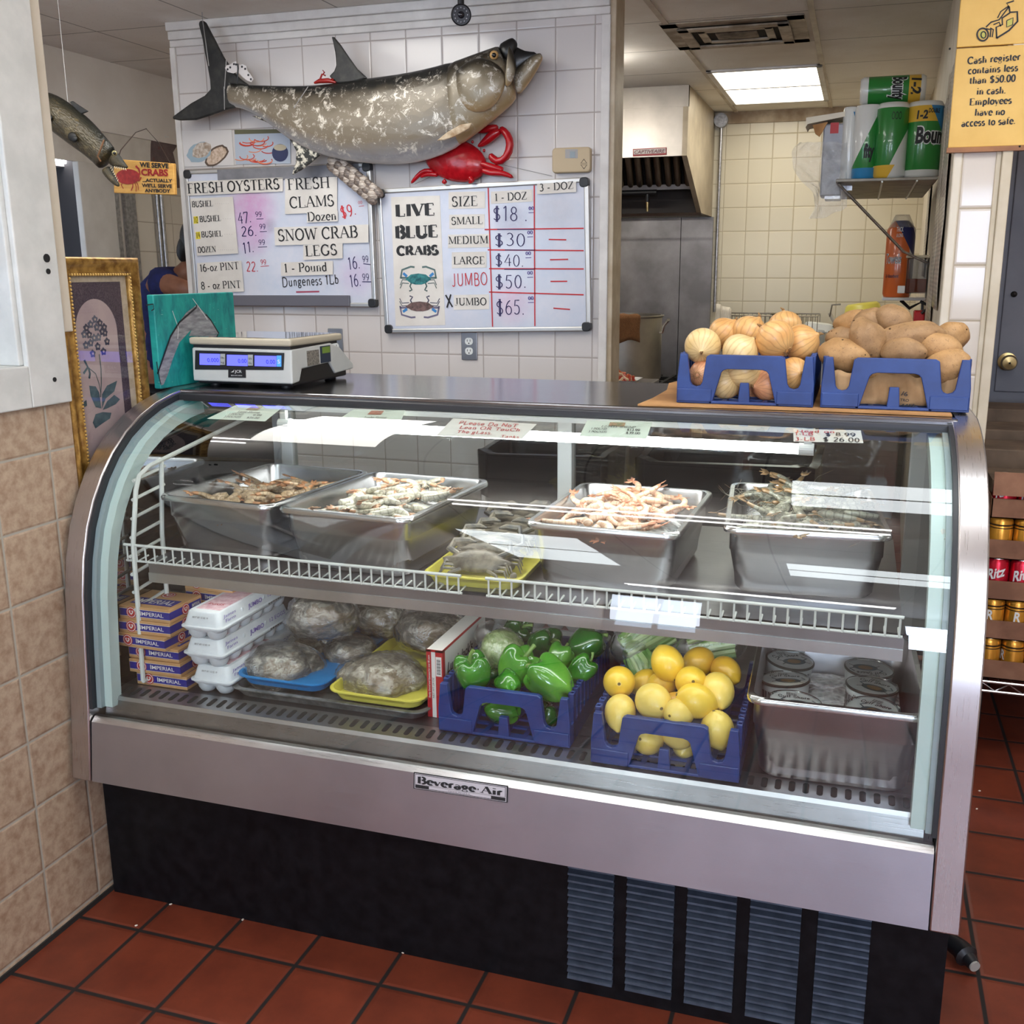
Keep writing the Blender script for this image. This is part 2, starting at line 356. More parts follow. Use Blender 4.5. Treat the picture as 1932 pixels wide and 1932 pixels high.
def strokes(mb, s, thick=.13, thin=.05, serif=True, jitter=0, z=0, tri=True):
 """lay the text out in local XY, cap height 1, from x = 0; returns its width"""
 x = 0; k = 0; rr = random.Random(s)
 for ch in s:
  g = GL.get(ch)
  if g is None: x += .3; continue
  jy = rr.uniform(-jitter, jitter); js = 1 + rr.uniform(-jitter, jitter)
  for w, p in g[1]: ribbon(mb, p, thick if w == 'T' else thin, x, jy, js, js, z + k * 1e-5); k += 1
  if serif:
   for (sx, sy, sw) in g[2]: ribbon(mb, [(sx - sw / 2, sy), (sx + sw / 2, sy)], thin * 1.1, x, jy + (thin * .5 if sy < .1 else -thin * .5), 1, 1, z + k * 1e-5); k += 1
  x += g[0] * js + (.04 if serif else .08)
 return x
def put_flat(mb, A, B, h, width, nrm, name, mat, parent, off=.0012):
 """map a unit text (cap height 1, width) so that its baseline runs A->B and its caps are h tall"""
 A = V(A); B = V(B); u = (B - A); L = u.length; u.normalize(); nrm = V(nrm).normalized(); v = nrm.cross(u).normalized()
 mb.v = [A + u * (p.x * L / width) + v * (p.y * h) + nrm * (off + p.z) for p in mb.v]
 return mb.build(name, mat, parent)
def serif(s, A, B, h, nrm, mat, parent, name='lettering', bold=1.0, off=.0012):
 mb = MB(); w = strokes(mb, s, .13 * bold, .05 * (1 + (bold - 1) * .5)); return put_flat(mb, A, B, h, w, nrm, name, mat, parent, off)
def scrawl(s, A, B, h, nrm, mat, parent, name='handwriting', wt=.1, off=.0012):
 mb = MB(); w = strokes(mb, s, wt, wt, False, .05); return put_flat(mb, A, B, h, w, nrm, name, mat, parent, off)
_sans = {}
def sans(s, A, B, h, nrm, mat, parent, name='lettering', off=.0012, bold=0, shear=0):
 """block lettering from the built-in face, stretched so that it spans A->B and its caps are h tall"""
 key = (s, bold, shear)
 if key not in _sans:
  cu = bpy.data.curves.new('t', 'FONT'); cu.body = s; cu.size = 1; cu.offset = bold; cu.shear = shear; cu.resolution_u = 3
  to = bpy.data.objects.new('t', cu); COL.objects.link(to)
  dg = bpy.context.evaluated_depsgraph_get(); me = bpy.data.meshes.new_from_object(to.evaluated_get(dg))
  _sans[key] = ([tuple(v.co) for v in me.vertices], [tuple(p.vertices) for p in me.polygons])
  bpy.data.objects.remove(to); bpy.data.curves.remove(cu); bpy.data.meshes.remove(me)
 vs, fs = _sans[key]
 if not vs: return None
 x0 = min(v[0] for v in vs); x1 = max(v[0] for v in vs)
 mb = MB(); mb.add([(v[0] - x0, v[1] / .729, 0) for v in vs], fs)
 return put_flat(mb, A, B, h, x1 - x0, nrm, name, mat, parent, off)
FRONT = (0, -1, 0)
def pxY(x, y, Y): return onY(x, y, Y)
def pxh(x, y, dy, Y): return (onY(x, y - dy, Y) - onY(x, y, Y)).length
# ------------------------------------------------------------------ materials
WALLTILE = tiles('white_wall_tile', rgb(212, 206, 203), rgb(168, 158, 152), (-2.55484, 2.52919), .1545, (0, 2), .0042, .16, .02, None, .35)
KITTILE = tiles('kitchen_wall_tile', rgb(222, 212, 188), rgb(190, 176, 148), (-.77028, 2.3534), .1545, (0, 2), .004, .3, .025)
SIDETILE = tiles('side_wall_tile', rgb(218, 209, 192), rgb(178, 165, 142), (3.2, 2.3534), .1545, (1, 2), .004, .3, .02)
BEIGETILE = tiles('beige_stone_tile', rgb(193, 170, 145), rgb(178, 172, 158), (1.57431, .94489), (.15291, .15389), (1, 2), .0045, .5, .03, rgb(158, 128, 104), .45, spot_scale=38)
FLOORTILE = tiles('quarry_tile', rgb(122, 56, 37), rgb(26, 20, 18), (-1.48997, 1.65818), .2032, (0, 1), .0085, .42, .07, rgb(100, 44, 30), .5, spot_scale=7)
PAINT = mottled('old_white_paint', rgb(196, 188, 178), rgb(218, 212, 204), 6, .6)
CREAM = mottled('cream_paint', rgb(206, 194, 174), rgb(222, 212, 196), 5, .55)
TRIMW = mottled('white_trim', rgb(205, 200, 196), rgb(224, 220, 216), 9, .45)
AGED = mottled('aged_trim', rgb(170, 150, 122), rgb(204, 190, 166), 7, .5)
GREYDOOR = mottled('grey_door_paint', rgb(96, 97, 106), rgb(112, 112, 120), 4, .5)
BRUSHED = steel('brushed_steel', (.50, .47, .47), .34, (1, 60, 60))
BRUSHV = steel('brushed_steel_upright', (.53, .50, .50), .30, (60, 60, 1))
DULLST = steel('dull_steel', (.42, .40, .40), .42, (1, 30, 30), .05, .3)
GREASY = steel('greasy_steel', (.36, .34, .34), .42, (30, 30, 1), .06, .35)
PANST = mottled('pan_steel', (.46, .46, .47), (.58, .58, .59), 3.5, .27, 1.0)
GALV = mottled('galvanised', (.35, .35, .36), (.55, .55, .56), 60, .35, .9)
BLACKP = mottled('black_paint', (.006, .006, .008), (.014, .014, .017), 30, .45)
BLACK = plain('black_plastic', (.012, .012, .014), .4)
DARK = plain('dark_void', (.01, .01, .01), .8)
WHITEP = plain('white_plastic', rgb(226, 228, 226), .4)
MINT = plain('pale_mint_enamel', rgb(196, 214, 210), .35)
WIREW = plain('white_coated_wire', rgb(212, 214, 208), .35)
PAPER = mottled('white_paper', rgb(214, 208, 200), rgb(226, 221, 214), 8, .8)
INK = plain('black_ink', (.012, .012, .014), .6)
GLASS = clear('case_glass', (.93, .975, .965), 1.5, 1.8)
PANE = clear('window_glass', (.96, .98, .98), 1.5, 1.6)

# ------------------------------------------------------------------ room shell
def wallbox(name, lo, hi, mat): return struct(MB().box(lo, hi).build(name, mat))
wallbox('floor', (-5.8, -3.8, -.1), (2.4, 7.3, 0), FLOORTILE)
def ceiling():
 n = NT('ceiling_panel'); v = n.coord('World'); sp = n.new('SeparateXYZ'); n.set(sp, 0, v)
 masks = []
 for ax, o, p in ((0, -.862, .6), (1, 4.5, .568)):
  fr = n.math('FRACT', n.math('DIVIDE', n.math('SUBTRACT', sp.outputs[ax], o), p))
  masks.append(n.math('MULTIPLY', n.math('SUBTRACT', .5, n.math('ABSOLUTE', n.math('SUBTRACT', fr, .5))), p))
 d = n.math('MINIMUM', masks[0], masks[1]); seam = n.math('LESS_THAN', d, .004)
 speck = n.noise(v, 90, 3, .8); dirt = n.noise(v, 2.2, 5)
 c = n.ramp(dirt, [(.3, rgb(222, 214, 204)), (.6, rgb(240, 236, 230))])
 sm = n.math('MULTIPLY', n.math('GREATER_THAN', speck, .66), n.math('GREATER_THAN', dirt, .54))
 c = n.mix(n.math('MULTIPLY', sm, .55), c, rgb(70, 56, 44)); c = n.mix(n.math('MULTIPLY', seam, .6), c, rgb(52, 42, 36))
 return n.bsdf(c, .85, 0, n.bump(speck, .25, .003))
wallbox('ceiling', (-5.8, -3.8, 2.5), (2.4, 7.3, 2.6), ceiling())
tb = MB()
for x in (-2.662, -2.062, -1.462, -.862, -.262, .338):
 tb.box((x - .012, 4.06 if x < -.9 else 2.6, 2.494), (x + .012, 7.09, 2.5))
struct(tb.build('trim_1', mottled('ceiling_bar', rgb(176, 162, 146), rgb(206, 196, 180), 6, .5)))
# tiled wall with the price boards
YW = 3.912
wallbox('wall_back', (-2.862, YW, 0), (-.965, YW + .13, 2.5), WALLTILE)
mo = MB()
mo.box((-2.87, YW - .014, 2.405), (-.95, YW, 2.432)).box((-2.87, YW - .022, 2.432), (-.95, YW, 2.466)).box((-2.87, YW - .035, 2.466), (-.95, YW, 2.4995))
struct(mo.build('trim_2', TRIMW, bevel=.004))
struct(MB().box((-2.875, YW - .012, 0), (-2.848, YW + .135, 2.405)).build('trim_3', TRIMW, bevel=.004))
struct(MB().box((-.984, YW - .01, 0), (-.949, YW, 2.405)).build('trim_4', TRIMW, bevel=.004))
struct(MB().box((-.965, YW, 0), (-.93, YW + .14, 2.5)).build('trim_5', AGED, bevel=.004))
# beige wall with the white-framed window beside the counter
XL = -1.658
wl = MB()
wl.box((XL - .14, -3.7, 0), (XL, 1.80, 1.235)).box((XL - .14, -3.7, 1.235), (XL, .62, 2.5)).box((XL - .14, 1.705, 1.235), (XL, 1.80, 2.5)).box((XL - .14, .62, 2.38), (XL, 1.705, 2.5))
struct(wl.build('wall_left', BEIGETILE))
struct(MB().box((XL, -3.7, 0), (XL + .004, 1.79, .012)).build('baseboard_left', plain('grimy_joint', (.02, .018, .016), .8)))
def window_frame():
 m = MB(); x0, x1 = XL, XL + .014
 m.box((x0, 1.682, 1.2), (x1, 1.795, 2.49)).box((x0, .52, 1.2), (x1, 1.682, 1.288)).box((x0, .52, 2.34), (x1, 1.682, 2.49)).box((x0, .52, 1.288), (x1, .63, 2.34))
 m.box((x0 - .1, 1.672, 1.288), (x0, 1.704, 2.34)).box((x0 - .1, .62, 1.25), (x0, 1.70, 1.288))
 for (y, z) in ((1.745, 1.557), (1.747, 1.533), (1.762, 1.247)): pass
 return m.build('window_1', mottled('window_frame_paint', rgb(206, 207, 203), rgb(222, 222, 218), 14, .45), bevel=.003)
win = struct(window_frame())
hol = MB()
for (px, py, r) in ((88, 487, .009), (91, 512, .006), (103, 716, .005)):
 p = onX(px, py, XL + .0145); hol.at(p, (0, pi / 2, 0)).cyl((0, 0, -.002), (0, 0, .001), r, r, 12)
struct(hol.build('nail_hole', DARK, win))
struct(MB().box((XL - .085, .63, 1.288), (XL - .08, 1.672, 2.34)).build('window_pane', PANE, win))
struct(MB().box((XL - .089, .63, 1.50), (XL - .07, 1.672, 1.53)).build('window_rail', TRIMW, win))
struct(MB().box((XL - .03, 1.80, 1.35), (XL, 1.835, 2.5)).build('trim_6', CREAM, bevel=.003))
# the dim shop room seen through that window
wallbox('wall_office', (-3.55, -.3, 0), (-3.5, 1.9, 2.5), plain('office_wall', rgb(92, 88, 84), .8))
# corridor side: soffit, doorway, tiles
XC = -3.7
wc = MB()
wc.box((XC - .12, 1.9, 0), (XC, 4.04, 2.5)).box((XC - .12, 4.04, 2.05), (XC, 4.42, 2.5)).box((XC - .12, 4.42, 0), (XC, 4.62, 2.5))
struct(wc.build('wall_corridor', PAINT))
wallbox('wall_corridor_tiled', (XC - .12, 4.62, 0), (XC, 7.1, 2.5), tiles('corridor_tile', rgb(214, 206, 192), rgb(176, 166, 150), (4.62, 2.3534), .1545, (1, 2), .004, .35, .02))
struct(MB().box((XC, 3.2, 2.16), (XC + .03, 7.09, 2.5)).build('trim_7', mottled('soffit_paint', rgb(222, 214, 206), rgb(234, 228, 222), 3, .6)))
struct(MB().box((XC, 3.2, 2.0), (XC + .02, 7.09, 2.16)).build('trim_8', PAINT))
struct(MB().box((XC, 4.44, 0), (XC + .03, 4.475, 2.0)).box((XC, 4.53, 0), (XC + .022, 4.61, 2.0)).build('trim_9', GALV))
struct(MB().box((XC, 4.2, 0), (XC + .035, 4.44, 2.0)).build('door_2', mottled('worn_white_door', rgb(186, 180, 172), rgb(204, 199, 192), 5, .55), bevel=.004))
struct(MB().box((XC, 3.94, 0), (XC + .045, 4.02, 2.0)).build('trim_10', CREAM))
# back room past the doorway
br = MB()
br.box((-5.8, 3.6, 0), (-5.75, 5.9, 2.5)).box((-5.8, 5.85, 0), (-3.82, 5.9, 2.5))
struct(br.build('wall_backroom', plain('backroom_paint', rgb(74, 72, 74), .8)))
# kitchen
wallbox('wall_kitchen', (-3.7, 7.0914, 0), (.5, 7.25, 2.5), KITTILE)
struct(MB().box((-1.0, 7.075, 2.425), (.36, 7.0914, 2.4995)).build('trim_11', mottled('stained_plaster', rgb(150, 128, 104), rgb(196, 180, 156), 7, .7)))
sw = MB(); sw.add([(.225, 3.15, 0), (.365, 3.15, 0), (.45, 7.0914, 0), (.345, 7.0914, 0), (.225, 3.15, 2.5), (.365, 3.15, 2.5), (.45, 7.0914, 2.5), (.345, 7.0914, 2.5)],
 [(3, 2, 1, 0), (4, 5, 6, 7), (0, 1, 5, 4), (1, 2, 6, 5), (2, 3, 7, 6), (3, 0, 4, 7)])
struct(sw.build('wall_partition', CREAM))
YP = 3.15
pil = tiles('pilaster_tile', rgb(219, 209, 198), rgb(182, 168, 148), (.246, 1.803), .1545, (0, 2), .005, .07, .02, spec=.22)
struct(MB().box((.246, YP - .012, 0), (.372, YP, 2.5)).build('wall_pilaster', pil))
struct(MB().box((.222, YP - .016, 0), (.246, YP + .01, 2.5)).build('trim_12', mottled('cream_corner', rgb(214, 202, 180), rgb(226, 216, 198), 5, .4), bevel=.004))
struct(MB().box((.331, YP - .02, 0), (.345, YP, 2.5)).box((.345, YP - .03, 0), (.372, YP + .01, 2.5)).build('trim_13', mottled('door_casing', rgb(196, 182, 156), rgb(218, 206, 184), 6, .5), bevel=.003))
# grey door and shop end wall on the far side of the pilaster
wallbox('wall_right', (2.2, -3.8, 0), (2.3, 4.4, 2.5), PAINT)
wallbox('wall_far', (.37, 4.3, 0), (2.3, 4.4, 2.5), PAINT)
d = MB(); d.box((.42, 4.24, 0), (1.34, 4.285, 2.08))
for z0, z1 in ((.15, .9), (1.02, 1.95)):
 for x0 in (.52, .92): d.box((x0, 4.232, z0), (x0 + .34, 4.24, z1))
door = struct(d.build('door_1', GREYDOOR, bevel=.006))
BRASS = plain('worn_brass', (.55, .42, .20), .25, .9)
k = onY(1900, 682, 4.23); kn = MB()
kn.at(k, (pi / 2, 0, 0)).lathe([(.034, -.004), (.034, .006), (.016, .012), (.014, .035), (.026, .042), (.03, .058), (.024, .072), (.004, .076)], 28)
struct(kn.build('door_knob', BRASS, door, True))
k = onY(1913, 555, 4.23); kb = MB(); kb.at(k, (pi / 2, 0, 0)).lathe([(.011, -.004), (.011, .008), (.006, .012), (.001, .013)], 18)
struct(kb.build('door_bolt', plain('dark_bolt', (.02, .018, .018), .4, .6), door, True))
# shop front behind the camera, with its two big windows
fw = MB()
fw.box((-1.8, -3.8, 0), (2.4, -3.7, .95)).box((-1.8, -3.8, 2.35), (2.4, -3.7, 2.5)).box((-1.8, -3.8, .95), (-1.62, -3.7, 2.35)).box((-.94, -3.8, .95), (.43, -3.7, 2.35)).box((1.87, -3.8, .95), (2.4, -3.7, 2.35)).box((.43, -3.8, .95), (1.87, -3.7, 1.22)).box((.43, -3.8, 2.18), (1.87, -3.7, 2.35))
struct(fw.build('wall_front', PAINT))
for n_, x0, x1 in (('window_2', -1.62, -.94), ('window_3', .43, 1.87)):
 m = MB()
 for a in (x0, (x0 + x1) / 2 - .02, x1 - .04): m.box((a, -3.76, .95), (a + .04, -3.72, 2.35))
 m.box((x0, -3.76, .95), (x1, -3.72, .99)).box((x0, -3.76, 2.31), (x1, -3.72, 2.35)).box((x0, -3.76, 1.8), (x1, -3.72, 1.83))
 struct(m.build(n_, TRIMW))

# ------------------------------------------------------------------ ceiling lights (2 x 4 troffers) and vent
def troffer(x0, x1, y0, y1, label, st=5.0, tint=(1, .97, .9), split=True, z=2.499):
 t = thing('ceiling_light', label, 'light', ((x0 + x1) / 2, (y0 + y1) / 2, z))
 f = MB(); w = .03
 f.box((x0, y0, z - .012), (x1, y0 + w, z)).box((x0, y1 - w, z - .012), (x1, y1, z)).box((x0, y0, z - .012), (x0 + w, y1, z)).box((x1 - w, y0, z - .012), (x1, y1, z))
 ym = (y0 + y1) / 2
 if split: f.box((x0, ym - .014, z - .012), (x1, ym + .014, z))
 f.build('light_frame', TRIMW, t, bevel=.003)
 n = NT('lit_diffuser'); e = n.new('Emission'); v = n.coord('World'); g = n.noise(v, 160, 2)
 n.set(e, 0, n.ramp(g, [(.3, tuple(c * .93 for c in tint)), (.7, tint)])); n.set(e, 1, st); n.t.links.new(e.outputs[0], n.out.inputs[0])
 for a, b in (((y0 + w, ym - .014), (ym + .014, y1 - w)) if split else ((y0 + w, y1 - w),)) :
  MB().box((x0 + w, a, z - .007), (x1 - w, b, z - .004)).build('diffuser', n.m, t)
 return t
troffer(-.85, -.262, 5.61, 6.74, 'lit double-panel ceiling light over the kitchen beside the grimy vent', 3.4, (1, .95, .82))
troffer(-2.25, -1.65, 2.25, 3.4, 'ceiling light between the price boards and the gold picture frame', 4.2, (1, .97, .9))
troffer(-.2, 1.0, 1.45, 2.05, 'ceiling light over the potato end of the counter', 4.2, (.93, .98, 1))
troffer(-.25, .95, -.65, -.05, 'ceiling light over the customer side near the soda stacks', 4.2, (.9, .97, 1))
troffer(-1.62, -1.02, -.9, .3, 'ceiling light over the customer side near the beige tiled wall', 4.2, (.9, .97, 1))
p = onX(60, 300, -4.9)
def back_lamp():
 X = -5.2; a, b = onX(96, 292, X), onX(150, 312, X); t = thing('wall_lamp', 'bright tube light inside the dim back room past the doorway', 'light', a)
 MB().box((X - .12, a.y - .5, b.z - .02), (X - .02, b.y + .3, a.z + .02)).build('lamp_body', TRIMW, t)
 MB().box((X - .02, a.y - .48, b.z), (X, b.y + .28, a.z)).build('lamp_tube', emis('back_tube', (1, .98, 1), 5), t)
 MB().box((-5.75, a.y - .6, a.z), (X - .12, b.y + .4, a.z + .12)).build('lit_wall_patch', TRIMW, t)  # white block standing in for the lit patch of wall above the tube
back_lamp()
SOOT = mottled('sooty_white', rgb(130, 112, 92), rgb(214, 204, 188), 7, .6)
def fill_strip_light(x0, x1, y, z, label, st=7.0, tint=(1, .985, .95)):  # added fill lamps, out of view, to even out the room light
 t = thing('fill_strip_light', label, 'light', ((x0 + x1) / 2, y, z))
 MB().box((x0, y - .022, z + .03), (x1, y + .022, z + .06)).build('light_housing', TRIMW, t, bevel=.004)
 for d in (-.05, .05): MB().cyl((x0 + .01, y + d, z + .02), (x1 - .01, y + d, z + .02), .016, n=12).build('fill_light_tube', emis('fill_tube_glow', tint, st), t, True)
 m = MB()
 for x in (x0 + .15, x1 - .15): m.cyl((x, y, z + .07), (x, y, 2.4995), .004, n=6)
 m.build('hanging_rod', TRIMW, t)
fill_strip_light(-1.35, .15, 1.15, 2.28, 'added unseen twin-tube fill light over the customer side of the counter', 9)
fill_strip_light(-2.6, -1.2, 5.1, 2.28, 'added unseen twin-tube fill light behind the white tiled wall', 10, (1, .96, .88))
fill_strip_light(-1.2, .3, -1.9, 2.25, 'added unseen twin-tube fill light near the shop-front windows', 10, (.95, .98, 1))
fill_strip_light(.7, 1.9, 2.4, 2.28, 'added unseen twin-tube fill light over the soda stacks', 8)
fill_strip_light(-3.3, -2.1, 2.2, 2.3, 'added unseen twin-tube fill light in the corridor behind the office window', 9)
def vent():
 x0, x1, y0, y1, z = -.895, -.29, 4.53, 5.06, 2.499
 t = thing('ceiling_vent', 'sooty square air vent in the kitchen ceiling', 'vent', ((x0 + x1) / 2, (y0 + y1) / 2, z))
 m = MB(); cx, cy = (x0 + x1) / 2, (y0 + y1) / 2
 def ring(a, b, w, zz, h):
  m.box((cx - a, cy - b, zz - h), (cx + a, cy - b + w, zz)).box((cx - a, cy + b - w, zz - h), (cx + a, cy + b, zz)).box((cx - a, cy - b, zz - h), (cx - a + w, cy + b, zz)).box((cx + a - w, cy - b, zz - h), (cx + a, cy + b, zz))
 ring(.30, .262, .075, z, .006); m.build('vent_frame', SOOT, t, bevel=.003)
 m = MB(); ring(.235, .2, .05, z - .012, .008); ring(.16, .125, .035, z - .006, .008); m.build('vent_louver', SOOT, t, bevel=.003)
 MB().box((cx - .09, cy - .06, z - .014), (cx + .09, cy + .06, z - .006)).build('vent_core', mottled('grimy_core', rgb(70, 58, 48), rgb(150, 136, 120), 14, .7), t, bevel=.004)
 MB().box((cx - .225, cy - .19, z - .004), (cx + .225, cy + .19, z - .001)).build('vent_throat', plain('dark_throat', (.03, .025, .02), .9), t)  # near-black plate behind the louvers
vent()
# ------------------------------------------------------------------ curved-glass refrigerated case
PROF = [(1.672, .352), (1.690, .52), (1.700, .66), (1.710, .78), (1.724, .86), (1.745, .93), (1.772, .985), (1.805, 1.035), (1.845, 1.08), (1.895, 1.12), (1.95, 1.15), (2.01, 1.173), (2.07, 1.187), (2.13, 1.195)]
def prof_at(z):
 for (y0, z0), (y1, z1) in zip(PROF[:-1], PROF[1:]):
  if z0 <= z <= z1: return y0 + (y1 - y0) * (z - z0) / (z1 - z0)
 return PROF[-1][0]
def inset(pr, d):
 out = []
 for i, (y, z) in enumerate(pr):
  a = pr[max(0, i - 1)]; b = pr[min(len(pr) - 1, i + 1)]
  t = V((b[0] - a[0], b[1] - a[1])).normalized(); out.append((y + t.y * d, z - t.x * d))
 return out
X0, X1 = -1.645, .238
case = thing('display_case', 'curved-glass refrigerated seafood counter with brushed steel apron and black base', 'display case', ((X0 + X1) / 2, 2.1, 0))
bs = MB().box((-1.648, 1.765, 0), (.232, 2.56, .36)).build('base_panel', mottled('black_base_paint', (.003, .003, .004), (.008, .008, .010), 30, .42, 0, .0, Specular_IOR_Level=.18), case)
LOUV = mottled('louver_sky_sheen', (.045, .058, .085), (.07, .09, .13), 40, .36, .45)  # bluish daylight reflection put into the dark slat colour
for cxl in (-.445, -.322, -.2, -.078, .049):
 m = MB()
 for k in range(17):
  z = .035 + k * .0162
  m.loft([[(x, 1.765, z + .0105), (x, 1.7545, z + .0048), (x, 1.7535, z + .0008), (x, 1.765, z - .001)] for x in (cxl - .048, cxl - .045, cxl + .045, cxl + .048)])
 m.build('vent_louver', LOUV, case, True)
# apron and its ledge
m = MB(); m.add([(-1.592, 1.692, .49), (-1.592, 1.674, .352), (.186, 1.674, .352), (.186, 1.692, .49), (-1.592, 1.71, .49), (-1.592, 1.70, .352), (.186, 1.70, .352), (.186, 1.71, .49)],
      [(0, 1, 2, 3), (4, 7, 6, 5), (1, 5, 6, 2), (0, 4, 5, 1), (3, 2, 6, 7), (0, 3, 7, 4)])
APRON = steel('apron_steel', (.51, .52, .58), .36, (1, 60, 60), .05, .12)
m.build('apron', APRON, case)
MB().add([(-1.592, 1.692, .49), (.186, 1.692, .49), (.186, 1.704, .5), (-1.592, 1.704, .5), (-1.592, 1.715, .5), (.186, 1.715, .5), (.186, 1.715, .486), (-1.592, 1.715, .486)], [(0, 1, 2, 3), (3, 2, 5, 4), (4, 5, 6, 7)]).build('apron_ledge', steel('ledge_steel', (.72, .72, .74), .3, (1, 60, 60)), case)
# end panels
def panel(xa, xb):
 pts = PROF + [(2.57, 1.195), (2.57, .352)]
 m = MB(); n = len(pts)
 m.add([(xa, y, z) for y, z in pts] + [(xb, y, z) for y, z in pts], [tuple(range(n)), tuple(range(2 * n - 1, n - 1, -1))] + [(i, n + i, n + (i + 1) % n, (i + 1) % n) for i in range(n)])
 return m.build('end_panel', steel('end_panel_steel', (.60, .57, .57), .30, (60, 1, 1), .05, .12), case, True, .003, 2, angle=30)
panel(X0, X0 + .05); panel(X1 - .05, X1)
IN1 = inset(PROF[1:], .012)
def band(xa, xb, d0, d1, name, mat):
 a = inset(PROF[1:], d0); b = inset(PROF[1:], d1)
 rings = [[(xa, *p), (xb, *p), (xb, *q), (xa, *q)] for p, q in zip(a, b)]
 rings = [[(r[0][0], r[0][1], r[0][2]), (r[1][0], r[1][1], r[1][2]), (r[2][0], r[2][1], r[2][2]), (r[3][0], r[3][1], r[3][2])] for r in rings]
 rings = [r for r in rings if r[2][2] > .5 or True]
 return MB().loft(rings).build(name, mat, case, True, angle=60)
RUB = plain('dark_gasket', (.02, .022, .026), .5)
for xa, xb, s in ((X0 + .05, X0 + .058, 1), (X1 - .058, X1 - .05, -1)): band(xa, xb, .004, .03, 'gasket', RUB)
GREYG = plain('grey_seal', rgb(150, 164, 168), .4)
band(X0 + .058, X0 + .070, .018, .04, 'end_seal', GREYG); band(X1 - .068, X1 - .058, .018, .04, 'end_seal', GREYG)
band(X0 + .070, X0 + .090, .03, .06, 'end_trim', MINT); band(X1 - .092, X1 - .068, .03, .06, 'end_trim', MINT)
MIR = plain('mirror_liner', (.34, .35, .36), .04, 1.0)
def liner(x, t):
 pts = inset(PROF[1:], .035) + [(2.52, 1.16), (2.52, .5)]; n = len(pts)
 MB().add([(x, y, z) for y, z in pts] + [(x + t, y, z) for y, z in pts], [tuple(range(n)), tuple(range(2 * n - 1, n - 1, -1))] + [(i, n + i, n + (i + 1) % n, (i + 1) % n) for i in range(n)]).build('end_liner', MIR, case)
liner(X0 + .051, .012); liner(X1 - .063, .012)
# curved glass
g = inset(PROF, .012); g = [(prof_at(.503) + .012, .5)] + [p for p in g if p[1] > .52]
g = [p for p in g if p[0] < 2.1] + [(2.108, 1.179)]
gl = MB(); nx = 24; fine = []
for (a, b) in zip(g[:-1], g[1:]):
 for k in range(4): fine.append((a[0] + (b[0] - a[0]) * k / 4, a[1] + (b[1] - a[1]) * k / 4))
fine.append(g[-1])
sm = [fine[0]] + [tuple(sum(fine[min(max(i + d, 0), len(fine) - 1)][c] for d in range(-4, 5)) / 9 for c in (0, 1)) for i in range(1, len(fine) - 1)] + [fine[-1]]
gl.loft([[(X0 + .056 + (X1 - X0 - .112) * k / nx, y, z) for k in range(nx + 1)] for y, z in sm], closed=False)
gl.build('curved_glass', GLASS, case, True, angle=180, weld=True)
# top
TOPST = steel('top_steel', (.30, .29, .30), .16, (1, 40, 40), .03, .1)
MB().box((-1.60, 2.105, 1.172), (.2, 2.58, 1.195)).build('top_panel', TOPST, case, bevel=.004)
MB().box((-1.595, 2.085, 1.168), (.195, 2.108, 1.186)).build('glass_channel', plain('dark_channel', (.05, .05, .055), .4, .6), case, bevel=.003)
# inside: deck with slotted air grille
ZD = .54
DECK = steel('deck_steel', (.22, .21, .22), .45, (1, 20, 20), .03, .3)
MB().box((-1.585, 1.80, ZD - .03), (.17, 2.5, ZD)).build('deck', DECK, case)
gr = MB(); gr.add([(-1.585, 1.742, ZD - .004), (.17, 1.742, ZD - .004), (.17, 1.80, ZD), (-1.585, 1.80, ZD), (-1.585, 1.738, ZD - .012), (.17, 1.738, ZD - .012)], [(0, 1, 2, 3), (4, 5, 1, 0)])
gr.build('air_grille', steel('grille_steel', (.52, .52, .52), .35, (1, 20, 20)), case)
sl = MB()
for k in range(68):
 x = -1.555 + k * .0253
 sl.prism([(x + p[0], 1.771 + p[1]) for p in rrect(.0115, .034, .0055, 3)], .0006, ZD - .0018)
 for i in range(len(sl.v) - 2 * 16 - 0, len(sl.v)): pass
sl.v = [V((p.x, p.y, p.z + (p.y - 1.771) * .069)) for p in sl.v]
sl.build('air_slot', DARK, case)
MB().add([(-1.585, 1.742, ZD - .005), (.17, 1.742, ZD - .005), (.17, 1.722, .47), (-1.585, 1.722, .47)], [(0, 1, 2, 3)]).build('inner_front', steel('inner_front_steel', (.30, .29, .28), .3, (1, 40, 40), .04, .3), case)
MB().box((-1.585, 1.70, .455), (.17, 2.5, .47)).build('case_sump', DARK, case)
# rear sliding doors
rd = MB(); YR = 2.53
xm = onY(1067, 900, YR).x
rd.box((-1.59, YR, 1.13), (.18, YR + .03, 1.172)).box((-1.59, YR, .54), (.18, YR + .03, .60)).box((-1.59, YR, .54), (-1.55, YR + .03, 1.17)).box((.14, YR, .54), (.18, YR + .03, 1.17)).box((xm - .02, YR - .012, .56), (xm + .02, YR + .03, 1.17))
rd.build('rear_door_frame', WHITEP, case, bevel=.003)
MB().box((-1.55, YR + .012, .6), (.14, YR + .016, 1.13)).build('rear_door_glass', clear('rear_glass', (.80, .83, .83), 1.5, 1.3), case)
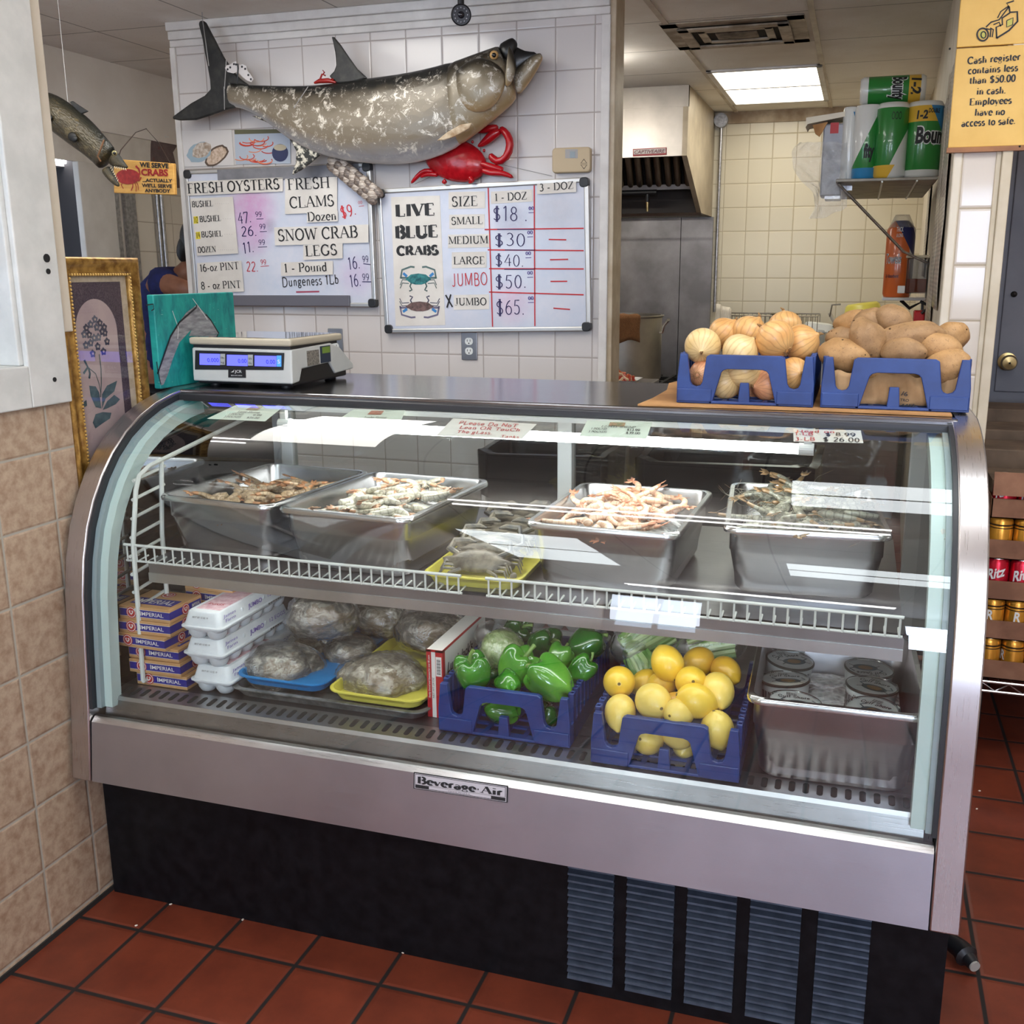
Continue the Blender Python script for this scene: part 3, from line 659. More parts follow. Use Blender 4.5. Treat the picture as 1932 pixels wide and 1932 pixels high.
# shelf
ZS = .842
m = MB(); m.box((-1.5, 1.815, ZS - .006), (.115, 2.5, ZS)).box((-1.5, 1.815, ZS - .045), (.115, 1.822, ZS))
m.build('shelf', steel('shelf_steel', (.34, .33, .34), .36, (1, 30, 30), .04, .25), case)
MB().box((-1.5, 1.812, ZS - .05), (.115, 1.8155, ZS - .028)).build('shelf_lip', steel('lip_steel', (.62, .65, .65), .35, (1, 40, 40)), case)
def guard(xa, xb):
 m = MB(); y = 1.805; r = .0028
 m.tube([(xa, y, .878), (xb, y, .878)], r + .0006, 8); m.tube([(xa, y + .004, ZS - .002), (xb, y + .004, ZS - .002)], r, 8)
 n = int((xb - xa) / .0243)
 for k in range(n + 1):
  x = xa + .006 + (xb - xa - .012) * k / n
  m.tube([(x, y + .001, .878), (x, y + .001, ZS - .002), (x, y + .04, ZS + .002)], r * .8, 6)
 return m.build('wire_guard', WIREW, case, True)
guard(-1.553, -.735); guard(-.682, .112)
# coated wire end ladders
def ladder(x, s):
 m = MB(); r = .0055
 a = [(x, 1.795, .555), (x, 1.80, .70), (x, 1.805, .88), (x, 1.83, 1.0), (x, 1.845, 1.03), (x, 1.88, 1.045), (x, 2.30, 1.105)]
 m.tube(a, r, 8); m.tube([(x, 1.90, .555), (x, 1.905, .88), (x, 1.925, 1.05)], r, 8); m.tube([(x, 1.795, .555), (x, 1.83, .546), (x, 2.3, .546)], r, 8)
 for k in range(11):
  z = .60 + k * .042; y0 = 1.797 + max(0, z - .85) * .2
  m.tube([(x - .006 * s, y0, z), (x - .006 * s, y0 + .112, z + .014)], r * .72, 6)
 return m.build('wire_ladder', WIREW, case, True)
ladder(-1.528, 1); ladder(.166, -1)
# fluorescent tube under the top
LT = MB(); LT.cyl((-1.28, 2.088, 1.124), (-.10, 2.088, 1.124), .011, .011, 16)
LT.build('lamp_tube', emis('lamp_glow', (1, .99, .95), 11), case, True)
MB().cyl((-1.40, 1.834, .815), (.02, 1.834, .815), .009, n=12).build('shelf_fill_lamp', emis('shelf_fill_glow', (1, .99, .96), 5), case, True)  # added lamp hidden behind the shelf lip to brighten the lower deck
lp = MB(); lp.cyl((-1.31, 2.088, 1.124), (-1.28, 2.088, 1.124), .013, n=16); lp.cyl((-.10, 2.088, 1.124), (-.07, 2.088, 1.124), .013, n=16); lp.box((-1.305, 2.082, 1.124), (-1.29, 2.094, 1.168)); lp.box((-.09, 2.082, 1.124), (-.075, 2.094, 1.168)); lp.box((-1.31, 2.075, 1.158), (-.07, 2.10, 1.168))
lp.build('lamp_holder', WHITEP, case)
# maker's plate on the apron
def apron_pt(x, y):
 p = onY(x, y, 1.686)
 return onY(x, y, 1.674 + (p.z - .352) * .018 / .138)
AN = V((0, -.138, .018)).normalized()
A, B, Cc = apron_pt(781, 1487), apron_pt(958, 1514), apron_pt(781, 1456)
h = (Cc - A).length; L = (B - A).length
def plate(a0, a1, b0, b1, mat, name, off, par):
 u = (B - A).normalized(); v = AN.cross(u)
 mb = MB(); P = [A + u * (L * a) + v * (h * b) + AN * off for a, b in ((a0, b0), (a1, b0), (a1, b1), (a0, b1))]
 mb.add(P + [p - AN * .002 for p in P], [(0, 1, 2, 3), (0, 4, 5, 1), (1, 5, 6, 2), (2, 6, 7, 3), (3, 7, 4, 0)])
 return mb.build(name, mat, par)
np_ = plate(0, 1, 0, 1, INK, 'nameplate', .0022, case)
SILV = plain('plate_silver', rgb(206, 204, 210), .35, .2)
plate(.012, .988, .05, .95, SILV, 'nameplate_border', .0026, np_); plate(.02, .98, .08, .92, INK, 'nameplate_border', .003, np_); plate(.025, .975, .34, .89, SILV, 'nameplate_field', .0034, np_)
plate(.17, .83, .12, .28, SILV, 'nameplate_field', .0034, np_); plate(.025, .98, .295, .325, SILV, 'nameplate_border', .0034, np_)
u = (B - A).normalized(); v = AN.cross(u)
serif('Beverage*Air', A + u * L * .045 + v * h * .40, A + u * L * .955 + v * h * .40, h * .40, AN, INK, np_, bold=1.75, off=.0042)
sans('MADE IN U.S.A.', A + u * L * .38 + v * h * .17, A + u * L * .62 + v * h * .17, h * .06, AN, INK, np_, off=.0042)
# dark-lined waste bins behind the counter (seen through its rear doors)
def bin_(x, y, w, h, label):
 t = thing('waste_bin', label, 'bin', (x, y, 0)); m = MB(); m.at((x, y, 0)).loft([[(p[0] * s, p[1] * s, z) for p in rrect(w, w * .8, .06, 4)] for z, s in ((0, .82), (h, 1.0), (h + .004, 1.05), (h + .03, 1.05), (h + .03, .97), (.02, .8))], cap=False)
 m.build('bin_body', BLACK, t, True)
 b = MB(); b.at((x, y, 0)).loft([[(p[0] * s * (1 + .02 * sin(k * 2.3)), p[1] * s, z + .006 * sin(k * 1.7)) for k, p in enumerate(rrect(w, w * .8, .06, 4))] for z, s in ((h - .12, 1.06), (h + .034, 1.08), (h + .036, .98), (h - .2, .9))], cap=False)
 b.build('bin_liner', plain('black_bin_liner', (.015, .015, .018), .22), t, True)
 return t
bin_(-.78 * 1.25, 3.25, .42, .86, 'black lined waste bin behind the counter, beneath the crab price board')
bin_(-.36, 3.2, .52, .88, 'wide black waste bin behind the counter, beneath the onion crate')
# ------------------------------------------------------------------ things on the white tiled wall
def Z2(x, y): return (320 + .43478 * x, 20 + .43478 * y)
def Z3(x, y): return (340 + .22774 * x, 280 + .22774 * y)
def Z4(x, y): return (700 + .2381 * x, 320 + .2381 * y)
def flat_px(pts, Y, name, mat, parent, th=.0006, bevel=0, smooth=False):
 P = [onY(x, y, Y) for x, y in pts]; n = len(P)
 m = MB(); m.add(P + [p + V((0, th, 0)) for p in P], [tuple(range(n)), tuple(range(2 * n - 1, n - 1, -1))] + [(i, n + i, n + (i + 1) % n, (i + 1) % n) for i in range(n)])
 return m.build(name, mat, parent, smooth, bevel)
ALU = steel('aluminium_trim', (.62, .60, .57), .38, (20, 20, 20), .02, .1)
MARK_R = plain('red_marker', rgb(196, 40, 48), .6); MARK_N = plain('navy_marker', rgb(38, 30, 84), .6); MARK_B = plain('black_marker', rgb(18, 16, 20), .6); MARK_P = plain('violet_marker', rgb(60, 36, 130), .6)
TAPEG = mottled('grey_duct_tape', rgb(112, 112, 118), rgb(128, 128, 134), 20, .4, 0, .2)
YEL = plain('yellow_highlight', rgb(232, 212, 60), .7)
def stained(name, spots):
 n = NT(name); v = n.coord('World'); c = (*rgb(206, 209, 222), )
 f = n.noise(v, 7, 6, .7); col = n.ramp(f, [(.3, rgb(196, 204, 220)), (.7, rgb(214, 214, 224))])
 for (p, r, tint, k) in spots:
  d = n.new('VectorMath', operation='DISTANCE'); n.set(d, 0, v); d.inputs[1].default_value = p
  g = n.new('MapRange', interpolation_type='SMOOTHSTEP'); n.set(g, 0, d.outputs['Value']); n.set(g, 1, r); n.set(g, 2, r * .2); n.set(g, 3, 0); n.set(g, 4, k)
  col = n.mix(n.math('MULTIPLY', g.outputs[0], n.math('ADD', n.noise(v, 30, 4, .8), .3)), col, tint)
 return n.bsdf(col, .22)
def board(TL, TR, BR, label, mat, tray=False):
 Y = YW - .024
 a, b, c = onY(*TL, Y), onY(*TR, Y), onY(*BR, Y); u = b - a; w = u.length; u.normalize(); v = V((0, -1, 0)).cross(u); v.normalize(); hgt = (b - c).dot(v)
 o = b - u * w - v * hgt
 t = thing('price_board', label, 'whiteboard', o + u * w / 2)
 R = Matrix((u, v, V((0, -1, 0)))).transposed()
 def lb(pts_lo, pts_hi, name, mat, bevel=.003):
  m = MB(); m.M = Matrix.Translation(o) @ R.to_4x4()
  for lo, hi in zip(pts_lo, pts_hi): m.box(lo, hi)
  return m.build(name, mat, t, bevel=bevel)
 f = .019
 lb([(f * .5, f * .5, -.018)], [(w - f * .5, hgt - f * .5, 0)], 'writing_surface', mat)
 lb([(0, .03, -.022), (w - f, .03, -.022), (.03, 0, -.022), (.03, hgt - f, -.022)], [(f, hgt - .03, .006), (w, hgt - .03, .006), (w - .03, f, .006), (w - .03, hgt, .006)], 'board_frame', ALU, .004)
 for x, y in ((0, 0), (w - .036, 0), (0, hgt - .036), (w - .036, hgt - .036)):
  m = MB(); m.M = Matrix.Translation(o) @ R.to_4x4()
  q = rrect(.036, .036, .012, 4, x + .018, y + .018); m.prism(q, .032, -.023); m.build('corner_cap', BLACK, t, bevel=.003)
 return t, Y, lb, w, hgt
wb1 = stained('stained_whiteboard', [(tuple(onY(*Z3(620, 500), YW)), .16, rgb(206, 150, 196), .95), (tuple(onY(*Z3(620, 720), YW)), .13, rgb(206, 160, 200), .8), (tuple(onY(*Z3(1480, 1050), YW)), .12, rgb(200, 170, 210), .5), (tuple(onY(*Z3(770, 640), YW)), .05, rgb(120, 110, 130), .6)])
B1, Y1, lb1, w1, h1 = board((347, 321), (699, 306), (718, 580), 'whiteboard of oyster, clam and snow crab prices, partly hidden by the teal canvas', wb1)
lb1([(.0, .004, 0)], [(w1 - .12, .05, .012)], 'marker_tray', plain('grey_tray', rgb(100, 98, 106), .35))
lb1([(.17, h1 - .055, .001)], [(w1 - .05, h1 - .004, .0075)], 'tape_strip', TAPEG)
def strip(par, Z, pts, Y, off=.0075):
 return flat_px([Z(*p) for p in pts], Y - off, 'paper_label', PAPER, par, .001)
def sq(x0, y0, x1, y1, s=-.045):
 return [(x0, y1), (x1, y1 + s * (x1 - x0)), (x1, y0 + s * (x1 - x0)), (x0, y0)]
def say(par, Z, s, x0, y0, x1, y1, h, Y, off=.0078, bold=1.0):
 a, b = Z(x0, y0), Z(x1, y1); hh = pxh(*a, h * .2328, Y)
 return serif(s, onY(*a, Y - off), onY(*b, Y - off), hh, FRONT, INK, par, bold=bold, off=.0008)
def wr(par, Z, s, x0, y0, x1, y1, h, Y, mat, wt=.09, off=.0012, name='handwriting'):
 a, b = Z(x0, y0), Z(x1, y1)
 return scrawl(s, onY(*a, Y - off), onY(*b, Y - off), pxh(*a, h * .2328, Y), FRONT, mat, par, name, wt, .0006)
def line_px(par, Z, p, q, wpx, Y, mat, off=.0012, name='marker_line'):
 A, B = onY(*Z(*p), Y - off), onY(*Z(*q), Y - off); d = (B - A).normalized(); nn = V((0, -1, 0)).cross(d) * (wpx * .2328 / 2 * Y / FPX * 1.03)
 m = MB(); m.add([A - nn, B - nn, B + nn, A + nn], [(0, 1, 2, 3)]); return m.build(name, mat, par)
P = strip(B1, Z3, sq(55, 275, 850, 392), Y1); say(P, Z3, 'FRESH OYSTERS', 65, 375, 830, 335, 80, Y1, bold=1.15)
P = strip(B1, Z3, sq(868, 218, 1300, 545), Y1, .0072); say(P, Z3, 'FRESH', 893, 345, 1245, 325, 88, Y1, .0076); say(P, Z3, 'CLAMS', 908, 495, 1283, 475, 88, Y1, .0076)
P = strip(B1, Z3, sq(1050, 528, 1305, 615), Y1, .0080); say(P, Z3, 'Dozen', 1057, 603, 1300, 590, 70, Y1, .0084)
P = strip(B1, Z3, [(140, 890), (480, 870), (435, 400), (80, 415)], Y1)
for s, x0, y0, x1, y1, dx0, dx1, dy in (('BUSHEL', 100, 487, 275, 478, 290, 412, 458), ('BUSHEL', 163, 610, 342, 600, 355, 430, 584), ('BUSHEL', 178, 737, 355, 728, 367, 445, 712), ('DOZEN', 148, 865, 300, 857, 313, 452, 842)):
 say(P, Z3, s, x0, y0, x1, y1, 46, Y1, bold=1.35); n = int((dx1 - dx0) / 17)
 m = MB()
 for k in range(n):
  a = onY(*Z3(dx0 + (dx1 - dx0) * k / n, dy), Y1 - .0085); m.add([a, a + V((.0026, 0, 0)), a + V((.0026, 0, .0008)), a + V((0, 0, .0008))], [(0, 1, 2, 3)])
 m.build('leader_dash', INK, P)
for (x0, y0, s, xx) in ((112, 562, '1/2', 150), (130, 690, '1/4', 168)):
 flat_px([Z3(x0, y0 + 62), Z3(xx, y0 + 60), Z3(xx - 3, y0), Z3(x0 - 2, y0 + 2)], Y1 - .0082, 'highlight_patch', YEL, P, .0003)
 wr(P, Z3, s, x0 + 3, y0 + 54, xx, y0 + 52, 44, Y1, MARK_B, .13, .0086)
P = strip(B1, Z3, [(150, 1205), (528, 1185), (505, 930), (138, 950)], Y1); say(P, Z3, '16-oz PINT', 165, 1022, 492, 1000, 58, Y1); say(P, Z3, '8 - oz PINT', 177, 1168, 508, 1155, 58, Y1)
P = strip(B1, Z3, [(785, 805), (1560, 780), (1558, 630), (778, 655)], Y1, .0078); say(P, Z3, 'SNOW CRAB', 812, 768, 1480, 735, 90, Y1, .0082)
P = strip(B1, Z3, sq(1020, 800, 1345, 925), Y1, .0072); say(P, Z3, 'LEGS', 1040, 893, 1308, 880, 84, Y1, .0082)
P = strip(B1, Z3, sq(835, 945, 1265, 1058, -.03), Y1, .0074); say(P, Z3, '1 - Pound', 862, 1028, 1223, 1015, 70, Y1, .0078)
for s, x0, y0, x1, y1, h, mt in (('47.', 483, 625, 600, 612, 90, MARK_N), ('99', 625, 568, 680, 565, 42, MARK_N), ('26.', 508, 725, 645, 722, 78, MARK_N), ('99', 658, 670, 712, 668, 42, MARK_N), ('11.', 523, 870, 622, 862, 90, MARK_N), ('99', 652, 800, 708, 797, 42, MARK_N),
                              ('22.', 550, 1020, 655, 1022, 78, MARK_R), ('99', 668, 963, 717, 960, 40, MARK_R), ('$9.', 1340, 585, 1470, 545, 96, MARK_R), ('00', 1475, 463, 1512, 460, 25, MARK_R), ('16.', 1395, 1005, 1500, 995, 95, MARK_N), ('99', 1512, 945, 1565, 940, 52, MARK_N), ('16.', 1410, 1150, 1507, 1140, 95, MARK_N), ('99', 1510, 1092, 1570, 1090, 52, MARK_N)):
 wr(B1, Z3, s, x0, y0, x1, y1, h, Y1, mt)
wr(B1, Z3, 'Dungeness 1Lb', 845, 1145, 1320, 1120, 72, Y1, MARK_B, .11)
for p, q, mt, w in (((632, 585), (690, 583), MARK_N, 5), ((660, 690), (718, 688), MARK_N, 5), ((645, 818), (720, 815), MARK_N, 5), ((665, 978), (735, 972), MARK_R, 5), ((1480, 480), (1523, 475), MARK_R, 4), ((1517, 955), (1582, 963), MARK_N, 7), ((1507, 1105), (1587, 1105), MARK_N, 7), ((960, 1190), (1152, 1186), plain('dull_red_marker', rgb(160, 60, 84), .6), 13)):
 line_px(B1, Z3, p, q, w, Y1, mt)
# second board
wb2 = stained('whiteboard_surface', [(tuple(onY(*Z4(1130, 1060), YW)), .12, rgb(214, 170, 196), .6), (tuple(onY(*Z4(1130, 420), YW)), .1, rgb(170, 165, 180), .7), (tuple(onY(*Z4(1450, 350), YW)), .12, rgb(180, 178, 186), .5), (tuple(onY(*Z4(650, 900), YW)), .05, rgb(150, 150, 150), .4)])
B2, Y2, lb2, w2, h2 = board((711, 357), (1110.7, 334), (1113, 625), 'whiteboard listing live blue crab sizes with red ruled columns', wb2)
P = strip(B2, Z4, [(195, 1240), (588, 1232), (545, 205), (158, 218)], Y2, .0012)
for s, x0, y0, x1, y1, h in (('LIVE', 197, 372, 512, 360, 95), ('BLUE', 195, 543, 537, 533, 95), ('CRABS', 208, 678, 538, 672, 70)): say(P, Z4, s, x0, y0, x1, y1, h, Y2, .0016, 2.1)
def crab_print(par, Z, cx, cy, w, h, cb, cl, cc, up, Y):
 def q(pts, name, mat, off):
  return flat_px([Z(cx + p[0] * w, cy + p[1] * h) for p in pts], Y - off, name, mat, par, .0002)
 k = -1 if up else 1
 for s in (-1, 1):
  def tub(pts, wt, mat, off):
   m = MB(); pp = [onY(*Z(cx + s * p[0] * w, cy + p[1] * h), Y - off) for p in pts]
   ribbon(m, [(p.x, p.z) for p in pp], wt, 0, 0, 1, 1, 0); m.v = [V((p.x, pp[0].y, p.y)) for p in m.v]; return m.build('printed_claw', mat, par)
  tub([(.28, .05 * k), (.46, .05 * k), (.47, -.02), (.43, .34 * k), (.2, .46 * k), (.1, .44 * k)], .0075, cc, .0022)
  tub([(.3, .1 * k), (.4, .22 * k)], .011, plain('claw_blue', rgb(60, 130, 190), .7), .0023)
  for a in (.0, .12): tub([(.25, -.04 * k - a * k), (.42, -.02 * k - a * k), (.48, -.22 * k - a * k)], .0035, cl, .0021)
  tub([(.18, -.12 * k), (.22, -.26 * k), (.17, -.40 * k), (.24, -.44 * k)], .0065, cl, .0021)
 q([(-.34, .0), (-.2, -.17), (0, -.21), (.2, -.17), (.34, .0), (.2, .15), (.08, .2), (-.08, .2), (-.2, .15)], 'printed_crab', cb, .0025)
crab_print(P, Z4, 375, 868, 300, 215, mottled('print_teal', rgb(20, 84, 92), rgb(60, 140, 140), 60, .7), plain('print_legs', rgb(70, 90, 88), .7), plain('print_arm', rgb(86, 110, 108), .7), True, Y2)
crab_print(P, Z4, 385, 1085, 330, 190, mottled('print_brown', rgb(74, 58, 56), rgb(124, 96, 92), 60, .7), plain('print_legs_dark', rgb(74, 74, 92), .7), plain('print_arm_dark', rgb(110, 104, 128), .7), False, Y2)
for s, x0, y0, x1, y1, h, r in (('SIZE', 640, 293, 850, 285, 78, (615, 178, 905, 312)), ('SMALL', 637, 437, 890, 428, 60, (620, 358, 900, 470)), ('MEDIUM', 615, 590, 930, 583, 60, (610, 516, 940, 622)), ('LARGE', 655, 750, 905, 748, 60, (640, 655, 915, 782)), ('JUMBO', 665, 1075, 920, 1073, 58, (655, 994, 935, 1112)), ('1 - DOZ', 980, 250, 1240, 235, 60, (950, 175, 1280, 272)), ('3 - DOZ', 1335, 172, 1610, 150, 58, (1315, 112, 1625, 196))):
 P = strip(B2, Z4, sq(*r, -.02 if s[0] not in '13' else -.06), Y2, .0014 if s[0] != '3' else .0085); say(P, Z4, s, x0, y0, x1, y1, h, Y2, .0017 if s[0] != '3' else .0088)
wr(B2, Z4, 'JUMBO', 645, 920, 930, 912, 98, Y2, MARK_R, .085, .0016); wr(B2, Z4, 'X', 595, 1092, 660, 1085, 98, Y2, MARK_B, .15, .0022)
for p, q in (((928, 145), (963, 1245)), ((1293, 125), (1298, 1240)), ((900, 475), (1685, 465)), ((925, 636), (1685, 642)), ((935, 785), (1685, 787)), ((935, 970), (1685, 992)), ((1408, 553), (1547, 556)), ((1418, 714), (1562, 711)), ((1422, 886), (1555, 885)), ((1445, 1098), (1577, 1108))):
 line_px(B2, Z4, p, q, 10, Y2, MARK_R, .0018)
for p, q in (((1000, 474), (1290, 474)), ((1060, 637), (1290, 638)), ((1055, 790), (1290, 790))): line_px(B2, Z4, p, q, 7, Y2, MARK_N, .002)
for s, x0, x1, y, h, cx0, cy in (('$18 .', 962, 1252, 405, 115, 1250, 320), ('$30', 975, 1235, 605, 98, 1240, 512), ('$40.', 980, 1222, 765, 92, 1226, 677), ('$50.', 980, 1245, 935, 108, 1240, 832), ('$65.', 988, 1228, 1148, 118, 1246, 1032)):
 wr(B2, Z4, s, x0, y, x1, y, h, Y2, MARK_N, .065); wr(B2, Z4, '00', cx0, cy, cx0 + 45, cy - 2, 26, Y2, MARK_P, .16); line_px(B2, Z4, (cx0 - 2, cy + 22), (cx0 + 44, cy + 20), 5, Y2, MARK_P)

# ------------------------------------------------------------------ mounted fish
def fish_ring(T, Bm, yb, k, n=28, yback=None):
 c = (T + Bm) / 2; w = (T - Bm) / 2; a = w.length; w = w.normalized(); r = []
 for i in range(n):
  f = 2 * pi * i / n; b = k * a
  y = cos(f) * (b if cos(f) < 0 else min(b, yb))
  r.append(c + w * a * sin(f) + V((0, y, 0)))
 return r
def fish_loft(st, Y, k, name, mat, parent, yb=.1, zmap=Z2, sub=1, ks=None):
 rings = [fish_ring(onY(*zmap(*a), Y), onY(*zmap(*b), Y), yb, (ks[i] if ks else k)) for i, (a, b) in enumerate(st)]
 return MB().loft(rings).build(name, mat, parent, True, angle=180, sub=sub)
def fin_px(pts, Y, th, name, mat, parent, zmap=Z2):
 o = flat_px([zmap(*p) for p in pts], Y - th / 2, name, mat, parent, th, bevel=th * .4)
 return o
def fishskin(name, stops, scratch, sc=26, rough=.3, scale_bump=.25, su=26, sv=40):
 n = NT(name); u = n.coord('UV'); sp = n.new('SeparateXYZ'); n.set(sp, 0, u); w = n.coord('World')
 nz = n.noise(w, 11, 6, .7); vv = n.math('ADD', sp.outputs[1], n.math('MULTIPLY', n.math('SUBTRACT', nz, .5), .09))
 c = n.ramp(vv, stops); f = n.noise(n.coord('World', (1, 1, 1), (0, .5, 0)), sc, 8, .8, .6)
 lo = n.ramp(sp.outputs[1], [(.30, (0, 0, 0)), (.40, (1, 1, 1)), (.62, (1, 1, 1)), (.72, (0, 0, 0))])
 mk = n.math('MULTIPLY', n.ramp(f, [(.54, (0, 0, 0)), (.60, (1, 1, 1))]), lo)
 c = n.mix(n.math('MULTIPLY', mk, .8), c, scratch)
 vo = n.new('TexVoronoi'); mp = n.new('Mapping'); n.set(mp, 'Vector', u); mp.inputs['Scale'].default_value = (su, sv, 1); n.set(vo, 'Vector', mp.outputs[0]); n.set(vo, 'Scale', 1.0)
 return n.bsdf(c, rough, .12, n.bump(vo.outputs[0], scale_bump, .004))
TARP = fishskin('tarpon_skin', [(.24, rgb(20, 20, 20)), (.355, rgb(32, 32, 30)), (.40, rgb(88, 80, 68)), (.48, rgb(122, 112, 96)), (.58, rgb(128, 116, 98)), (.66, rgb(142, 140, 142)), (.75, rgb(214, 210, 204))], rgb(230, 222, 208))
HEADM = fishskin('tarpon_head_skin', [(.24, rgb(30, 27, 22)), (.36, rgb(52, 46, 36)), (.44, rgb(112, 102, 84)), (.58, rgb(142, 130, 108)), (.68, rgb(160, 134, 96)), (.75, rgb(190, 160, 120))], rgb(206, 200, 190), 20, .3, .08)
FINM = mottled('dark_fin', rgb(20, 20, 20), rgb(52, 50, 46), 26, .45, 0, .3, 'World', (1, 1, 1), .4, .72)
FINW = mottled('worn_fin', rgb(38, 38, 34), rgb(206, 200, 184), 60, .5, 0, .3, 'World', (1, 1, 1), .48, .56)
YF = 3.80
tar = thing('mounted_tarpon', 'large mounted silver tarpon with open mouth above the whiteboards', 'fish mount', onY(*Z2(800, 480), YF))
ST = [((248, 316), (252, 405)), ((262, 316), (275, 420)), ((300, 321), (315, 424)), ((340, 323), (350, 440)), ((430, 325), (428, 484)), ((530, 327), (510, 556)), ((640, 325), (628, 622)), ((760, 309), (765, 654)), ((880, 290), (890, 668)), ((1000, 276), (1010, 671)), ((1110, 254), (1125, 652)), ((1200, 230), (1240, 604)), ((1290, 202), (1345, 524)), ((1370, 174), (1440, 448)), ((1420, 156), (1495, 398)), ((1440, 150), (1512, 372))]
fish_loft(ST[:13], YF, .42, 'fish_body', TARP, tar, ks=[.3, .32, .34, .36, .38, .40, .41, .42, .42, .42, .42, .41, .40])
fish_loft([((1190, 232), (1230, 610)), ((1240, 220), (1290, 566)), ((1290, 200), (1345, 524)), ((1370, 172), (1440, 450)), ((1420, 154), (1495, 398)), ((1436, 150), (1512, 375))], YF - .004, .43, 'fish_head', HEADM, tar, ks=[.40, .42, .42, .42, .42, .36])
fish_loft([((1488, 262), (1505, 385)), ((1515, 240), (1545, 335)), ((1548, 212), (1580, 285)), ((1580, 190), (1605, 240)), ((1605, 184), (1618, 212)), ((1612, 186), (1618, 200))], YF, .6, 'lower_jaw', HEADM, tar, ks=[.5, .55, .7, .8, .9, .9])
fish_loft([((1420, 152), (1470, 240)), ((1452, 134), (1490, 215)), ((1475, 121), (1505, 170)), ((1492, 117), (1512, 140))], YF, .6, 'upper_jaw', plain('jaw_black', rgb(22, 21, 20), .35), tar, ks=[.6, .7, .8, .9])
fish_loft([((1478, 150), (1490, 300)), ((1500, 150), (1512, 262)), ((1540, 180), (1548, 225)), ((1592, 176), (1600, 200))], YF + .01, .35, 'mouth_lining', plain('mouth_black', rgb(14, 14, 15), .3), tar)
fish_loft([((1470, 148), (1478, 160)), ((1478, 160), (1452, 325)), ((1492, 180), (1464, 332)), ((1502, 230), (1478, 322)), ((1504, 262), (1490, 300))], YF - .052, .22, 'jaw_plate', HEADM, tar, ks=[.2, .3, .3, .3, .3])
def disc_px(cx, cy, rx, ry, Y, name, mat, parent, zmap=Z2, dep=.012, rot=0):
 c = onY(*zmap(cx, cy), Y); e = onY(*zmap(cx + rx, cy), Y); f = onY(*zmap(cx, cy - ry), Y)
 m = MB(); m.at(c, (0, -rot, 0)).ball((0, 0, 0), ((e - c).length, dep, (f - c).length), 28, 14); return m.build(name, mat, parent, True, angle=180)
fish_loft([((1262, 240), (1240, 300)), ((1232, 275), (1262, 420)), ((1290, 215), (1330, 452)), ((1360, 195), (1400, 430)), ((1430, 235), (1440, 370)), ((1455, 270), (1458, 320))], YF - .052, .3, 'gill_cover', HEADM, tar, ks=[.3, .34, .36, .36, .36, .3])
ey = disc_px(1408, 193, 19, 20, YF - .058, 'eye', plain('eye_amber', rgb(190, 150, 96), .15), tar, dep=.012)
disc_px(1408, 193, 10, 11, YF - .066, 'pupil', plain('pupil_black', (.01, .01, .01), .1), ey, dep=.007)
fin_px([(262, 318), (300, 322), (345, 326), (300, 292), (268, 255), (228, 195), (190, 120), (152, 48), (140, 42), (128, 44), (124, 58), (140, 120), (150, 180), (163, 245), (173, 300), (176, 340), (150, 368), (92, 400), (40, 438), (12, 458), (11, 470), (40, 476), (110, 474), (180, 452), (240, 430), (285, 420), (275, 380)], YF, .016, 'tail_fin', FINM, tar)
fin_px([(700, 111), (712, 114), (740, 148), (775, 200), (812, 252), (856, 292), (790, 312), (724, 316), (690, 284), (712, 262), (722, 235), (716, 180), (708, 140)], YF, .014, 'dorsal_fin', FINM, tar)
fin_px([(352, 456), (430, 458), (490, 498), (545, 545), (600, 590), (655, 622), (620, 652), (575, 688), (528, 713), (545, 660), (548, 610), (520, 560), (470, 510), (410, 480)], YF, .014, 'anal_fin', FINW, tar)
fin_px([(1158, 564), (1205, 526), (1262, 494), (1312, 486), (1300, 512), (1240, 545), (1190, 562)], YF - .125, .008, 'pectoral_fin', mottled('tan_fin', rgb(150, 118, 80), rgb(206, 188, 160), 30, .5), tar)
cw = MB()
for a, b in (((143, 40), (170, 240)), ((238, 340), (246, 210)), ((236, 330), (238, 430)), ((618, 335), (565, 430))):
 p, q = onY(*Z2(*a), YF - .02), onY(*Z2(*b), YF - .02)
 if a[0] == 618: p += V((0, -.03, 0)); q += V((0, -.045, 0))
 cw.tube([p, (p + q) / 2 + V((.003, -.004, 0)), q], .0015, 6)
p = onY(*Z2(143, 40), YF - .02); cw.tube([p, V((p.x, p.y, 2.4995))], .0015, 6)
cw.build('hanging_wire', plain('grey_wire', (.4, .4, .4), .4, .6), tar)
